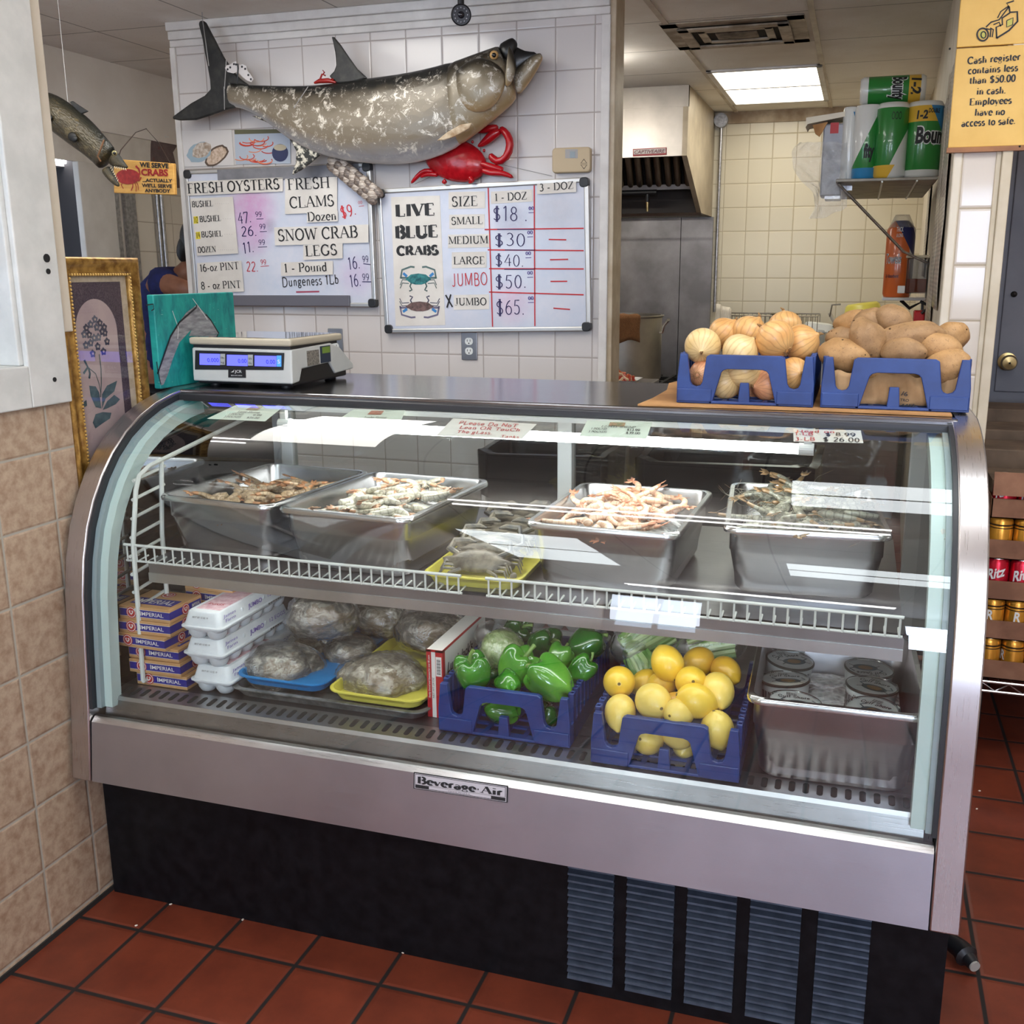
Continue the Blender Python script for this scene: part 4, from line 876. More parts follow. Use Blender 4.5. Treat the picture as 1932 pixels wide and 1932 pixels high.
# butterfly and small lobster perched on the fish
def butterfly():
 t = thing('butterfly_ornament', 'white butterfly ornament with black spots on the tarpon tail', 'ornament', onY(436, 140, YF - .02))
 Y = YF - .03; Zb = lambda x, y: (300 + .13458 * x, 20 + .13458 * y)
 WH = plain('wing_white', rgb(206, 200, 198), .6)
 w1 = flat_px([Zb(*p) for p in ((1095, 860), (1040, 880), (960, 860), (925, 805), (950, 765), (1010, 755), (1050, 715), (1080, 710), (1095, 760))], Y, 'wing', WH, t, .002)
 w2 = flat_px([Zb(*p) for p in ((1115, 870), (1120, 770), (1170, 750), (1225, 780), (1240, 850), (1275, 890), (1320, 960), (1300, 1000), (1240, 985), (1170, 930))], Y - .002, 'wing', WH, t, .002)
 for w, pts in ((w1, ((998, 797), (962, 823), (1050, 750), (1080, 755))), (w2, ((1163, 787), (1207, 817), (1252, 903), (1287, 962)))):
  for x, y in pts: disc_px(x, y, 14, 16, Y - (.001 if w is w1 else .003), 'wing_spot', BLACK, w, Zb, .001)
 m = MB(); m.tube([onY(*Zb(1103, 745), Y - .004), onY(*Zb(1108, 810), Y - .005), onY(*Zb(1103, 885), Y - .004), onY(*Zb(1095, 1030), Y - .002)], [.003, .0035, .003, .0012], 8); m.build('butterfly_body', BLACK, t, True)
butterfly()
REDP = plain('red_plastic', rgb(178, 20, 30), .22); REDD = plain('dark_red_plastic', rgb(140, 26, 20), .3)
def lobster():
 Y = YF - .01; t = thing('lobster_ornament', 'tiny red lobster ornament perched by the tarpon dorsal fin', 'ornament', onY(*Z2(668, 315), Y))
 m = MB(); m.tube([onY(*Z2(*p), Y) for p in ((628, 314), (650, 306), (690, 304), (722, 312))], [.004, .009, .010, .004], 10); m.build('lobster_body', REDD, t, True)
 for pts in (((655, 300), (662, 280), (672, 268), (664, 258)), ((650, 300), (660, 275), (676, 282)), ((690, 304), (704, 296), (712, 300))):
  m = MB(); m.tube([onY(*Z2(*p), Y - .004) for p in pts], [.002, .002, .003, .0015][:len(pts)], 8); m.build('lobster_claw', REDD, t, True)
lobster()
# red plastic crab hanging under the fish
def red_crab():
 Y = YW - .035; t = thing('crab_ornament', 'large glossy red plastic crab on the wall below the tarpon head', 'wall decoration', onY(*Z2(1250, 660), Y))
 c = onY(*Z2(1240, 650), Y); m = MB(); m.at(c, (0, radians(14), 0)).ball((0, 0, 0), (.135, .04, .08), 32, 14)
 b = m.build('crab_shell', mottled('crab_red', rgb(160, 14, 24), rgb(186, 24, 34), 40, .2, 0, .3), t, True)
 m = MB()
 for k in range(9):
  a = radians(24 + k * 16); p = c + V((.135 * cos(a), -.004, .08 * sin(a))); m.ball(p, .006, 8, 6)
 m.build('shell_tooth', REDP, b, True)
 def tb(pts, r, name): MB().tube([onY(*Z2(*p), Y - .012) for p in pts], r, 12).build(name, REDP, t, True, sub=1)
 tb(((1385, 620), (1420, 665), (1465, 640), (1482, 580), (1468, 535), (1430, 505)), [.016, .018, .017, .018, .016, .013], 'claw_arm')
 tb(((1440, 520), (1405, 535), (1365, 575), (1335, 590)), [.014, .022, .016, .004], 'claw'); tb(((1430, 505), (1385, 512), (1345, 520), (1318, 530)), [.012, .016, .012, .003], 'claw')
 tb(((1150, 700), (1105, 690), (1075, 718), (1046, 752)), [.012, .010, .010, .006], 'crab_leg'); tb(((1170, 715), (1120, 705), (1085, 725)), [.011, .010, .005], 'crab_leg')
 tb(((1200, 735), (1190, 748), (1182, 742)), [.012, .010, .005], 'crab_leg'); tb(((1300, 715), (1320, 745), (1295, 748)), [.014, .012, .006], 'crab_leg')
 tb(((1350, 690), (1400, 708), (1440, 700), (1495, 726)), [.014, .013, .012, .008], 'crab_leg'); tb(((1340, 660), (1400, 680), (1455, 690), (1440, 700)), [.014, .013, .012, .006], 'crab_leg')
 m = MB(); m.tube([onY(*Z2(1130, 722), Y), onY(*Z2(1065, 752), YW - .003)], .0008, 5); m.tube([onY(*Z2(1440, 668), Y), onY(*Z2(1660, 718), YW - .003)], .0008, 5); m.build('hanging_wire', plain('thin_wire', (.2, .2, .2), .4, .5), t)
red_crab()
# strand of woven shells
def shells():
 t = thing('shell_garland', 'woven garland of grey clam shells draped between the two whiteboards', 'wall decoration', onY(*Z3(1450, 260), YW - .04))
 A, B = Z3(1268, 110), Z3(1612, 395); rr = random.Random(4); SH = [mottled('clam_shell', rgb(140, 124, 112), rgb(214, 202, 188), 34, .35, 0, .2, 'Object', (1, 6, 6)), mottled('dark_clam_shell', rgb(70, 60, 56), rgb(150, 134, 122), 40, .35, 0, .2, 'Object', (1, 6, 6))]
 d = V((B[0] - A[0], B[1] - A[1])); L = d.length; d /= L; nn = V((-d.y, d.x))
 m = MB(); m.tube([onY(A[0], A[1], YW - .052), onY(B[0], B[1], YW - .052)], [.012, .012], 8); m.build('strand_core', plain('shell_netting', rgb(60, 52, 48), .8), t)
 for k in range(9):
  for j in (-1, 0, 1):
   q = V(A) + d * (L * (k + .5 * (j % 2)) / 8.6) + nn * (j * 9.5); p = onY(q.x, q.y, YW - .062 - .006 * (j == 0))
   m = MB(); m.at((0, 0, 0), (rr.uniform(-.3, .3), radians(38 + rr.uniform(-14, 14)), 0)).ball((0, 0, 0), (.030, .012, .0185), 14, 8); o = m.build('shell', SH[(k + j) % 2], None, True)
   o.location = p; adopt(o, t)
shells()
# taped-up prints
def oyster_print():
 Y = YW - .004; Zo = lambda x, y: (x / 3, y / 3)
 t = flat_px([Zo(1030, 945), Zo(1325, 935), Zo(1310, 735), Zo(1028, 740)], Y, 'oyster_print', plain('print_paper', rgb(212, 208, 206), .7), None, .001)
 tag(t, 'small taped-up picture of two open oysters beside the tarpon tail', 'print')
 def bl(cx, cy, rx, ry, rot, mat, off, name):
  rr = random.Random(cx); pts = []
  for k in range(22):
   a = 2 * pi * k / 22; r = 1 + rr.uniform(-.07, .07); x, y = rx * r * cos(a), ry * r * sin(a)
   pts.append(Zo(cx + x * cos(rot) - y * sin(rot), cy + x * sin(rot) + y * cos(rot)))
  return flat_px(pts, Y - off, name, mat, t, .0003)
 bl(1225, 882, 78, 46, -.7, plain('oyster_edge', rgb(92, 76, 64), .7), .0006, 'printed_shell'); bl(1225, 882, 66, 36, -.7, mottled('oyster_flesh_tan', rgb(176, 150, 126), rgb(214, 194, 176), 90, .6), .001, 'printed_oyster')
 bl(1128, 862, 74, 54, -.45, plain('oyster_blue', rgb(150, 170, 182), .7), .0014, 'printed_shell'); bl(1140, 850, 58, 40, -.6, mottled('oyster_flesh', rgb(150, 128, 108), rgb(206, 196, 184), 80, .6), .0018, 'printed_oyster')
oyster_print()
def leg_print():
 Y = YW - .005; Zo = lambda x, y: (x / 3, y / 3)
 t = flat_px([Zo(1335, 930), Zo(1645, 925), Zo(1640, 730), Zo(1325, 735)], Y, 'crab_leg_print', plain('print_bg', rgb(176, 186, 200), .5), None, .001)
 tag(t, 'taped-up picture of orange snow crab legs with a dipping bowl', 'print')
 flat_px([Zo(1328, 760), Zo(1640, 752), Zo(1640, 730), Zo(1326, 735)], Y - .0006, 'printed_backdrop', plain('print_green', rgb(98, 96, 70), .6), t, .0002)
 rr = random.Random(3); OR = [plain('leg_orange', rgb(206, 78, 52), .6), plain('leg_red', rgb(184, 52, 38), .6), plain('leg_pale', rgb(226, 142, 106), .6)]
 for k in range(20):
  x, y = 1345 + rr.random() * 180, 800 + rr.random() * 110
  if k < 4: x, y = 1400 + k * 26, 790 - k * 3
  m = MB(); ribbon(m, arc(x, y, 42, 20, rr.uniform(100, 190), rr.uniform(-40, 40), 7), 16 / 3, 0, 0, 1, 1, 0)
  m.v = [onY(p.x / 3, p.y / 3, Y - .0009 - k * 4e-5) for p in [V((q.x, q.y, 0)) for q in m.v]]
  m.v = [V(p) for p in m.v]; m.build('printed_leg', OR[k % 3], t)
 for rx, ry, mt, of in ((46, 50, plain('bowl_navy', rgb(30, 40, 84), .4), .002), (36, 18, plain('dip_cream', rgb(188, 176, 150), .4), .0024)):
  flat_px([Zo(1585 + rx * cos(a), (865 if ry > 20 else 835) + ry * sin(a)) for a in [2 * pi * k / 20 for k in range(20)]], Y - of, 'printed_bowl', mt, t, .0002)
leg_print()
# thermostat
def thermostat():
 Y = YW; t = thing('thermostat', 'beige wall thermostat above the crab board corner', 'thermostat', onY(1081, 305, Y)); Zt = lambda x, y: (1040 + .07246 * x, 220 + .07246 * y)
 a, b = onY(*Zt(75, 1160), Y), onY(*Zt(1070, 1160), Y); h = pxh(1080, 330, 47.5, Y); w = (b - a).length; c = (onY(*Zt(75, 1150), Y) + onY(*Zt(1070, 1150), Y)) / 2
 m = MB(); m.at(c, (pi / 2, 0, 0)).prism(rrect(w, h, .014, 5), .03); BE = plain('beige_plastic', rgb(188, 168, 136), .45); body = m.build('thermostat_body', BE, t, bevel=.006, seg=3)
 def fp(pts, mt, off, nm, par=t): return flat_px([Zt(*p) for p in pts], Y - .03 - off, nm, mt, par, .001)
 sc_ = fp([(365, 1085), (690, 1085), (690, 850), (365, 850)], plain('grey_bezel', rgb(160, 156, 154), .4), .001, 'thermostat_screen'); fp([(485, 1070), (620, 1070), (620, 905), (485, 905)], plain('screen_lcd', rgb(146, 158, 164), .25), .002, 'screen_readout', sc_)
 for s, y0, y1 in ((1, 1220, 1100), (-1, 1250, 1370)):
  fp([(760, y0), (940, y0), (855, y1), (845, y1)], plain('button_line', rgb(90, 76, 58), .5), .0008, 'thermostat_button'); fp([(785, y0 - s * 12), (915, y0 - s * 12), (850, y1 + s * 25)], BE, .0014, 'thermostat_button')
thermostat()
OUTG = steel('outlet_plate_steel', (.36, .35, .36), .35, (20, 20, 1), .02, .1)
def outlet(x0, y0, x1, y1, label, white=False):
 Y = YW; c = onY((x0 + x1) / 2, (y0 + y1) / 2, Y); w, h = .07, .114
 t = thing('wall_outlet', label, 'outlet', c); m = MB(); m.at(c, (pi / 2, 0, 0)).prism(rrect(w, h, .004, 3), .006); m.build('outlet_plate', OUTG, t, bevel=.002)
 for dz in (.02, -.02):
  m = MB(); m.at(c + V((0, -.006, dz)), (pi / 2, 0, 0)).prism(rrect(.034, .029, .013, 5), .0025); s = m.build('socket', WHITEP, t)
  m = MB()
  for dx in (-.007, .006): m.cbox(c + V((dx, -.0086, dz + .003)), (.0022, .0008, .009))
  m.at(c + V((0, -.0082, dz - .008)), (pi / 2, 0, 0)).cyl((0, 0, 0), (0, 0, .0008), .0028, n=12); m.build('socket_slot', BLACK, s)
 return t
outlet(871, 628, 901, 678, 'steel-plated wall outlet below the live blue crab board'); outlet(620, 621, 648, 668, 'steel-plated wall outlet half hidden behind the scale')
# security camera
def seccam():
 Y = 3.62; c = onY(870, 28, Y); t = thing('security_camera', 'black bullet security camera under the ceiling above the tarpon', 'camera', c); d = (CAM - c).normalized(); d = (d + V((0, 0, -.02))).normalized()
 m = MB(); m.cyl(c - d * .10, c + d * .0, .031, .036, 28); m.build('camera_body', BLACK, t, True)
 m = MB(); q = c + d * .0; R = d.to_track_quat('Z', 'Y').to_matrix().to_4x4(); m.M = Matrix.Translation(q) @ R; m.lathe([(.0365, -.01), (.0365, .006), (.034, .008), (.032, .002), (.001, .001)], 28); m.build('lens_ring', BLACK, t, True)
 m = MB(); m.M = Matrix.Translation(q) @ R
 for k in range(12): m.ball((.0235 * cos(k * pi / 6), .0235 * sin(k * pi / 6), .003), .0032, 8, 6)
 m.build('camera_led', plain('led_glass', rgb(170, 172, 180), .1, .3), t, True)
 m = MB(); m.M = Matrix.Translation(q) @ R; m.ball((0, 0, .002), (.012, .012, .006), 16, 8); m.build('camera_lens', plain('lens_black', (.01, .01, .015), .05), t, True)
 m = MB(); b = c - d * .07; m.cyl(b, V((b.x, b.y, 2.4995)), .012, n=14); m.cyl((b.x, b.y, 2.49), (b.x, b.y, 2.4998), .03, n=20); m.build('camera_mount', BLACK, t, True)
seccam()
# ------------------------------------------------------------------ corridor end: barracuda, sign, person, framed print, canvas
def Zd(x, y): return (60 + .15528 * x, 60 + .15528 * y)
def Ze(x, y): return (80 + .17595 * x, 240 + .17595 * y)
ID = lambda x, y: (x, y)
SIDE = (1, 0, 0)
def flat_x(pts, X, name, mat, parent, th=.0006, bevel=0):
 P = [onX(x, y, X) for x, y in pts]; n = len(P)
 m = MB(); m.add(P + [p - V((th, 0, 0)) for p in P], [tuple(range(n)), tuple(range(2 * n - 1, n - 1, -1))] + [(i, n + i, n + (i + 1) % n, (i + 1) % n) for i in range(n)])
 return m.build(name, mat, parent, bevel=bevel)
BARR = fishskin('barracuda_skin', [(.24, rgb(20, 21, 18)), (.34, rgb(32, 32, 25)), (.46, rgb(78, 68, 46)), (.58, rgb(64, 55, 39)), (.66, rgb(50, 45, 38)), (.75, rgb(40, 38, 34))], rgb(112, 98, 68), 34, .3, .35, 40, 60)
def barracuda():
 Y = 3.0; t = thing('mounted_barracuda', 'mounted brown barracuda hanging head-down with the crab sign in its jaws', 'fish mount', onY(150, 240, Y))
 ST = [((40, 166), (62, 226)), ((70, 168), (80, 236)), ((88, 173), (93, 243)), ((107, 179), (104, 251)), ((128, 192), (118, 262)), ((153, 212), (138, 277)), ((172, 228), (157, 290)), ((192, 251), (174, 304)), ((207, 269), (184, 314)), ((219, 283), (191, 322))]
 fish_loft(ST, Y, .62, 'fish_body', BARR, t, .2, ID)
 fish_loft([((217, 281), (203, 308)), ((228, 296), (213, 315)), ((237, 309), (226, 317)), ((243, 316), (238, 319))], Y, .6, 'upper_jaw', BARR, t, .2, ID)
 fish_loft([((206, 311), (190, 320)), ((213, 322), (199, 334)), ((222, 342), (213, 348)), ((227, 351), (223, 353))], Y, .7, 'lower_jaw', BARR, t, .2, ID)
 m = MB()
 for a, b, n_, s in (((209, 318), (224, 346), 7, 1), ((216, 314), (240, 318), 6, -1)):
  for k in range(n_):
   q = V(a).lerp(V(b), k / n_); p = onY(q.x, q.y, Y - .022); m.cyl(p, p + V((.004, 0, .008 * s)), .0018, .0004, 6)
 m.build('tooth', plain('ivory', rgb(214, 200, 170), .4), t)
 e = disc_px(216, 289, 4.5, 5, Y - .03, 'eye', plain('eye_ring', rgb(150, 140, 100), .2), t, ID, .008); disc_px(216, 289, 2.6, 2.9, Y - .036, 'pupil', plain('eye_black', (.01, .01, .01), .1), e, ID, .004)
 fin_px([(130, 192), (136, 190), (146, 197), (166, 210), (156, 214), (150, 216)], Y, .008, 'dorsal_fin', FINM, t, ID)
 m = MB(); m.tube([onY(190, 305, Y - .035), onY(184, 295, Y - .042), onY(190, 281, Y - .042), onY(196, 264, Y - .03)], .003, 6); m.build('gill_edge', plain('gill_brown', rgb(110, 76, 48), .5), t, True)
 for (x, y, r) in ((136, 258, 8), (140, 262, 6), (93, 222, 6)): disc_px(x, y, r, r * 1.1, Y - .043, 'scar_patch', plain('scar_black', rgb(16, 15, 13), .5), t, ID, .006)
 m = MB()
 for x, y in ((128, 192), (60, 166)):
  p = onY(x, y, Y); m.tube([p, V((p.x, p.y, 2.4995))], .0009, 5)
 m.build('hanging_wire', plain('fishing_line', (.5, .5, .5), .3), t)
barracuda()
def crab_sign():
 Y = 3.25; a, b, c, d = [onY(*p, Y) for p in ((214, 299.5), (327.5, 308.3), (329.6, 367.8), (214.6, 364))]
 t = thing('crab_sign', 'yellow wooden sign joking about serving crabs, hanging by the barracuda', 'sign', (a + c) / 2)
 m = MB(); P = [a, b, c, d]; m.add(P + [p + V((0, .016, 0)) for p in P], [(0, 1, 2, 3), (7, 6, 5, 4), (0, 4, 5, 1), (1, 5, 6, 2), (2, 6, 7, 3), (3, 7, 4, 0)])
 m.build('sign_board', mottled('yellow_sign_wood', rgb(206, 152, 74), rgb(222, 172, 92), 26, .55, 0, .1, 'Object', (1, 1, 6)), t, bevel=.003)
 for s, x0, y0, x1, y1, h, mt in (('WE SERVE', 1045, 425, 1355, 440, 52, INK), ('CRABS', 1062, 515, 1350, 522, 70, plain('sign_red', rgb(150, 28, 30), .5)), ('...ACTUALLY', 1075, 585, 1395, 592, 36, INK), ("WE'LL SERVE", 1068, 640, 1392, 652, 38, INK), ('ANYBODY', 1100, 695, 1375, 702, 36, INK)):
  A, B = onY(*Ze(x0, y0), Y - .001), onY(*Ze(x1, y1), Y - .001); sans(s, A, B, pxh(*Ze(x0, y0), h * .176, Y), FRONT, mt, t, bold=.04)
 RC = mottled('painted_crab_red', rgb(140, 30, 30), rgb(172, 44, 38), 60, .5); e = [Ze(915 + 128 * cos(q), 528 + 84 * sin(q) * (1 if sin(q) > 0 else .95)) for q in [2 * pi * k / 26 for k in range(26)]]
 flat_px(e, Y - .002, 'painted_crab', RC, t)
 for pts, w in ((((1000, 520), (1045, 500), (1035, 450), (1000, 415)), 26), (((985, 560), (1035, 575), (1060, 535)), 15), (((970, 590), (968, 640), (950, 680)), 12), (((990, 590), (1005, 640), (1003, 690)), 10), (((1005, 580), (1025, 620), (1030, 672)), 10), (((860, 590), (845, 620), (868, 660)), 10)):
  m = MB(); pp = [onY(*Ze(*p), Y - .0025) for p in pts]; ribbon(m, [(p.x, p.z) for p in pp], w * .176 * Y / FPX * .98, 0, 0, 1, 1, 0); m.v = [V((p.x, Y - .0027, p.y)) for p in m.v]; m.build('painted_claw', RC, t)
 m = MB(); p = onY(228, 283, Y); q = onY(256, 250, Y + .1); r = onX(276, 243, XC + .03); m.tube([onY(222, 301, Y), p, q, r], .0016, 6); m.tube([onY(322, 309, Y), onY(300, 270, Y + .2), r], .0012, 6); m.tube([r, r - V((.02, 0, 0))], .004, 6)
 m.build('hanging_wire', plain('rusty_wire', rgb(60, 44, 36), .6), t)
crab_sign()
def wall_cloth():
 X = XC + .022; pts = [Ze(*p) for p in ((1182, 62), (1290, 92), (1440, 130), (1438, 210), (1400, 270), (1415, 330), (1440, 440), (1470, 560), (1472, 652), (1400, 650), (1300, 640), (1170, 600), (1162, 300), (1165, 180))]
 n = NT('patterned_cloth'); v = n.coord('World'); vo = n.new('TexVoronoi'); n.set(vo, 'Vector', v); n.set(vo, 'Scale', 26.0)
 col = n.mix(n.noise(v, 18, 5, .8), rgb(54, 46, 48), rgb(140, 120, 118)); m = n.bsdf(n.mix(n.math('MULTIPLY', n.math('LESS_THAN', vo.outputs[0], .25), .5), col, rgb(120, 66, 60)), .9)
 t = flat_x(pts, X, 'patterned_cloth', m, None, .003); tag(t, 'patterned grey cloth pinned up behind the crab sign', 'cloth')
 m = MB(); p = onX(*Ze(1312, 100), X + .003); m.ball(p, .008, 8, 6); m.ball(p + V((0, .02, 0)), .007, 8, 6); m.build('push_pin', WHITEP, t, True)
wall_cloth()
def conduit(pts, r, label, mat=GALV):
 t = MB().tube(pts, r, 10).build('conduit_pipe', mat, None, True); tag(t, label, 'pipe'); return t
a, b = onX(303, 366, XC + .02), onX(319, 495, XC + .02)
t = conduit([V((XC + .02, a.y, 2.0)), V((XC + .02, a.y, .4))], .012, 'thin galvanised conduit on the tiled wall under the crab sign'); conduit([V((XC + .02, a.y - .035, 2.0)), V((XC + .02, a.y - .035, .4))], .009, 'thinner second conduit running beside the first under the crab sign')

# ------------------------------------------------------------------ person in a navy T-shirt, turned away behind the wall end
def skin(name, verts, edges, mat, parent, levels=2):
 me = bpy.data.meshes.new(name); me.from_pydata([v[0] for v in verts], edges, []); me.materials.append(mat)
 o = bpy.data.objects.new(name, me); COL.objects.link(o)
 o.modifiers.new('skin', 'SKIN'); sv = me.skin_vertices[0].data
 for i, v in enumerate(verts): r = v[1]; sv[i].radius = r if isinstance(r, tuple) else (r, r); sv[i].use_root = (i == 0)
 s = o.modifiers.new('sub', 'SUBSURF'); s.levels = levels; s.render_levels = levels
 for m in o.modifiers:
  if m.type == 'SKIN': m.use_smooth_shade = True
 if parent: adopt(o, parent)
 return o
def person():
 t = thing('person', 'person in a navy T-shirt bent over work behind the end of the tiled wall', 'person', (-3.3, 4.4, 0)); PO = t
 SK = mottled('skin', rgb(128, 84, 64), rgb(150, 102, 80), 20, .5); NAVY = mottled('navy_cotton', rgb(18, 26, 74), rgb(26, 36, 96), 30, .85, 0, .15); HAIR = mottled('dark_hair', rgb(12, 10, 10), rgb(28, 24, 22), 60, .5, 0, .3, 'Object', (1, 1, 6)); DEN = mottled('dark_trousers', rgb(24, 26, 34), rgb(36, 40, 50), 40, .85)
 P = {'pel': (-3.37, 4.42, .96), 'bel': (-3.36, 4.42, 1.12), 'che': (-3.27, 4.42, 1.34), 'nec': (-3.16, 4.42, 1.47), 'nk2': (-3.13, 4.42, 1.53)}
 sh, el, wr_, hd = V((-3.22, 4.27, 1.425)), V((-3.03, 4.205, 1.40)), V((-2.90, 4.32, 1.30)), V((-2.83, 4.36, 1.27))
 sh2, el2, wr2, hd2 = V((-3.22, 4.60, 1.42)), V((-3.06, 4.68, 1.24)), V((-2.90, 4.56, 1.22)), V((-2.82, 4.53, 1.22))
 vs = [(P['pel'], .12), (P['bel'], (.14, .11)), (P['che'], (.15, .12)), (P['nec'], .062), (P['nk2'], .055), (sh, .062), (el, .045), (wr_, .030), (hd, (.042, .022)), (sh2, .062), (el2, .045), (wr2, .030), (hd2, (.042, .022)),
          ((-3.36, 4.33, .88), .095), ((-3.36, 4.33, .50), .062), ((-3.38, 4.33, .09), .042), ((-3.26, 4.32, .045), (.04, .032)), ((-3.36, 4.52, .88), .095), ((-3.36, 4.52, .50), .062), ((-3.38, 4.52, .09), .042), ((-3.26, 4.53, .045), (.04, .032))]
 es = [(0, 1), (1, 2), (2, 3), (3, 4), (2, 5), (5, 6), (6, 7), (7, 8), (2, 9), (9, 10), (10, 11), (11, 12), (0, 13), (13, 14), (14, 15), (15, 16), (0, 17), (17, 18), (18, 19), (19, 20)]
 hc = V((-3.075, 4.42, 1.60))
 body = skin('body', vs, es, SK, t)
 m = MB(); m.at(hc, (0, radians(28), 0)); m.ball((0, 0, .02), (.098, .076, .118), 28, 18); m.ball((.098, 0, -.01), (.018, .014, .026), 12, 8)
 for s in (-1, 1): m.ball((-.008, s * .079, 0), (.022, .011, .034), 12, 8)
 m.at(hc, (0, radians(28), 0)).ball((.07, 0, -.085), (.035, .045, .03), 12, 8); m.build('head', SK, t, True, angle=180)
 m = MB(); m.at(hc, (0, radians(28), 0))
 for s in (-1, 1): m.ball((.086, s * .032, .022), (.013, .015, .01), 12, 8)
 m.build('eye', plain('eye_white', rgb(210, 206, 200), .3), t, True)
 m = MB(); m.at(hc, (0, radians(28), 0)).ball((.091, 0, -.058), (.01, .026, .007), 12, 6); m.build('mouth', plain('lip', rgb(120, 66, 58), .5), t, True)
 m = MB(); m.at(hc, (0, radians(28), 0)); m.ball((-.022, 0, .042), (.098, .084, .112), 28, 16); m.ball((-.055, 0, -.03), (.052, .07, .09), 20, 12); m.build('hair', HAIR, t, True, angle=180)
 for base, dirx, s in ((hd, V((.96, .1, -.2)), -1), (hd2, V((.96, -.1, -.1)), 1)):
  for k, (L, dy) in enumerate(((.072, -.03), (.082, -.01), (.078, .011), (.062, .03))):
   a = base + V((.02, dy, 0)); b_ = a + dirx * L * .5 + V((0, 0, .004)); c = b_ + (dirx + V((0, 0, -.5))).normalized() * L * .5
   MB().tube([a, b_, c], [.0095, .0088, .007], 8).build('finger', SK, t, True, sub=1)
  a = base + V((-.01, -.03 * s * -1, -.005)); MB().tube([a, a + V((.03, .025 * s, -.012)), a + V((.055, .022 * s, -.02))], [.011, .0105, .008], 8).build('thumb', SK, t, True, sub=1)
 k = lambda p, d: V(p) + V(d)
 sv = [(P['bel'], (.175, .14)), (P['che'], (.185, .15)), (V(P['nec']) - V((.03, 0, .03)), .085), (sh, .086), (sh.lerp(el, .52), .074), (sh2, .086), (sh2.lerp(el2, .52), .074), (V(P['pel']) + V((0, 0, -.02)), (.17, .145))]
 skin('shirt', sv, [(0, 1), (1, 2), (1, 3), (3, 4), (1, 5), (5, 6), (0, 7)], NAVY, t)
 tv = [((-3.37, 4.42, .93), .15), ((-3.36, 4.33, .84), .115), ((-3.36, 4.33, .5), .085), ((-3.38, 4.33, .10), .068), ((-3.36, 4.52, .84), .115), ((-3.36, 4.52, .5), .085), ((-3.38, 4.52, .10), .068)]
 skin('trousers', tv, [(0, 1), (1, 2), (2, 3), (0, 4), (4, 5), (5, 6)], DEN, t)
 for y in (4.33, 4.52):
  m = MB(); m.loft([[(-3.36 + x * 1.0, y + yy * (1 if z < .05 else .8), z) for x, yy in rrect(.1, .1, .04, 4)] if False else [(-3.31 + p[0] * s, y + p[1] * s, z) for p in rrect(.27, .098, .045, 5)] for z, s in ((.002, .98), (.03, 1), (.06, .86), (.085, .6))]); m.build('shoe', BLACK, t, True)
 PO.location = (-3.36, 4.36, 0)
person()

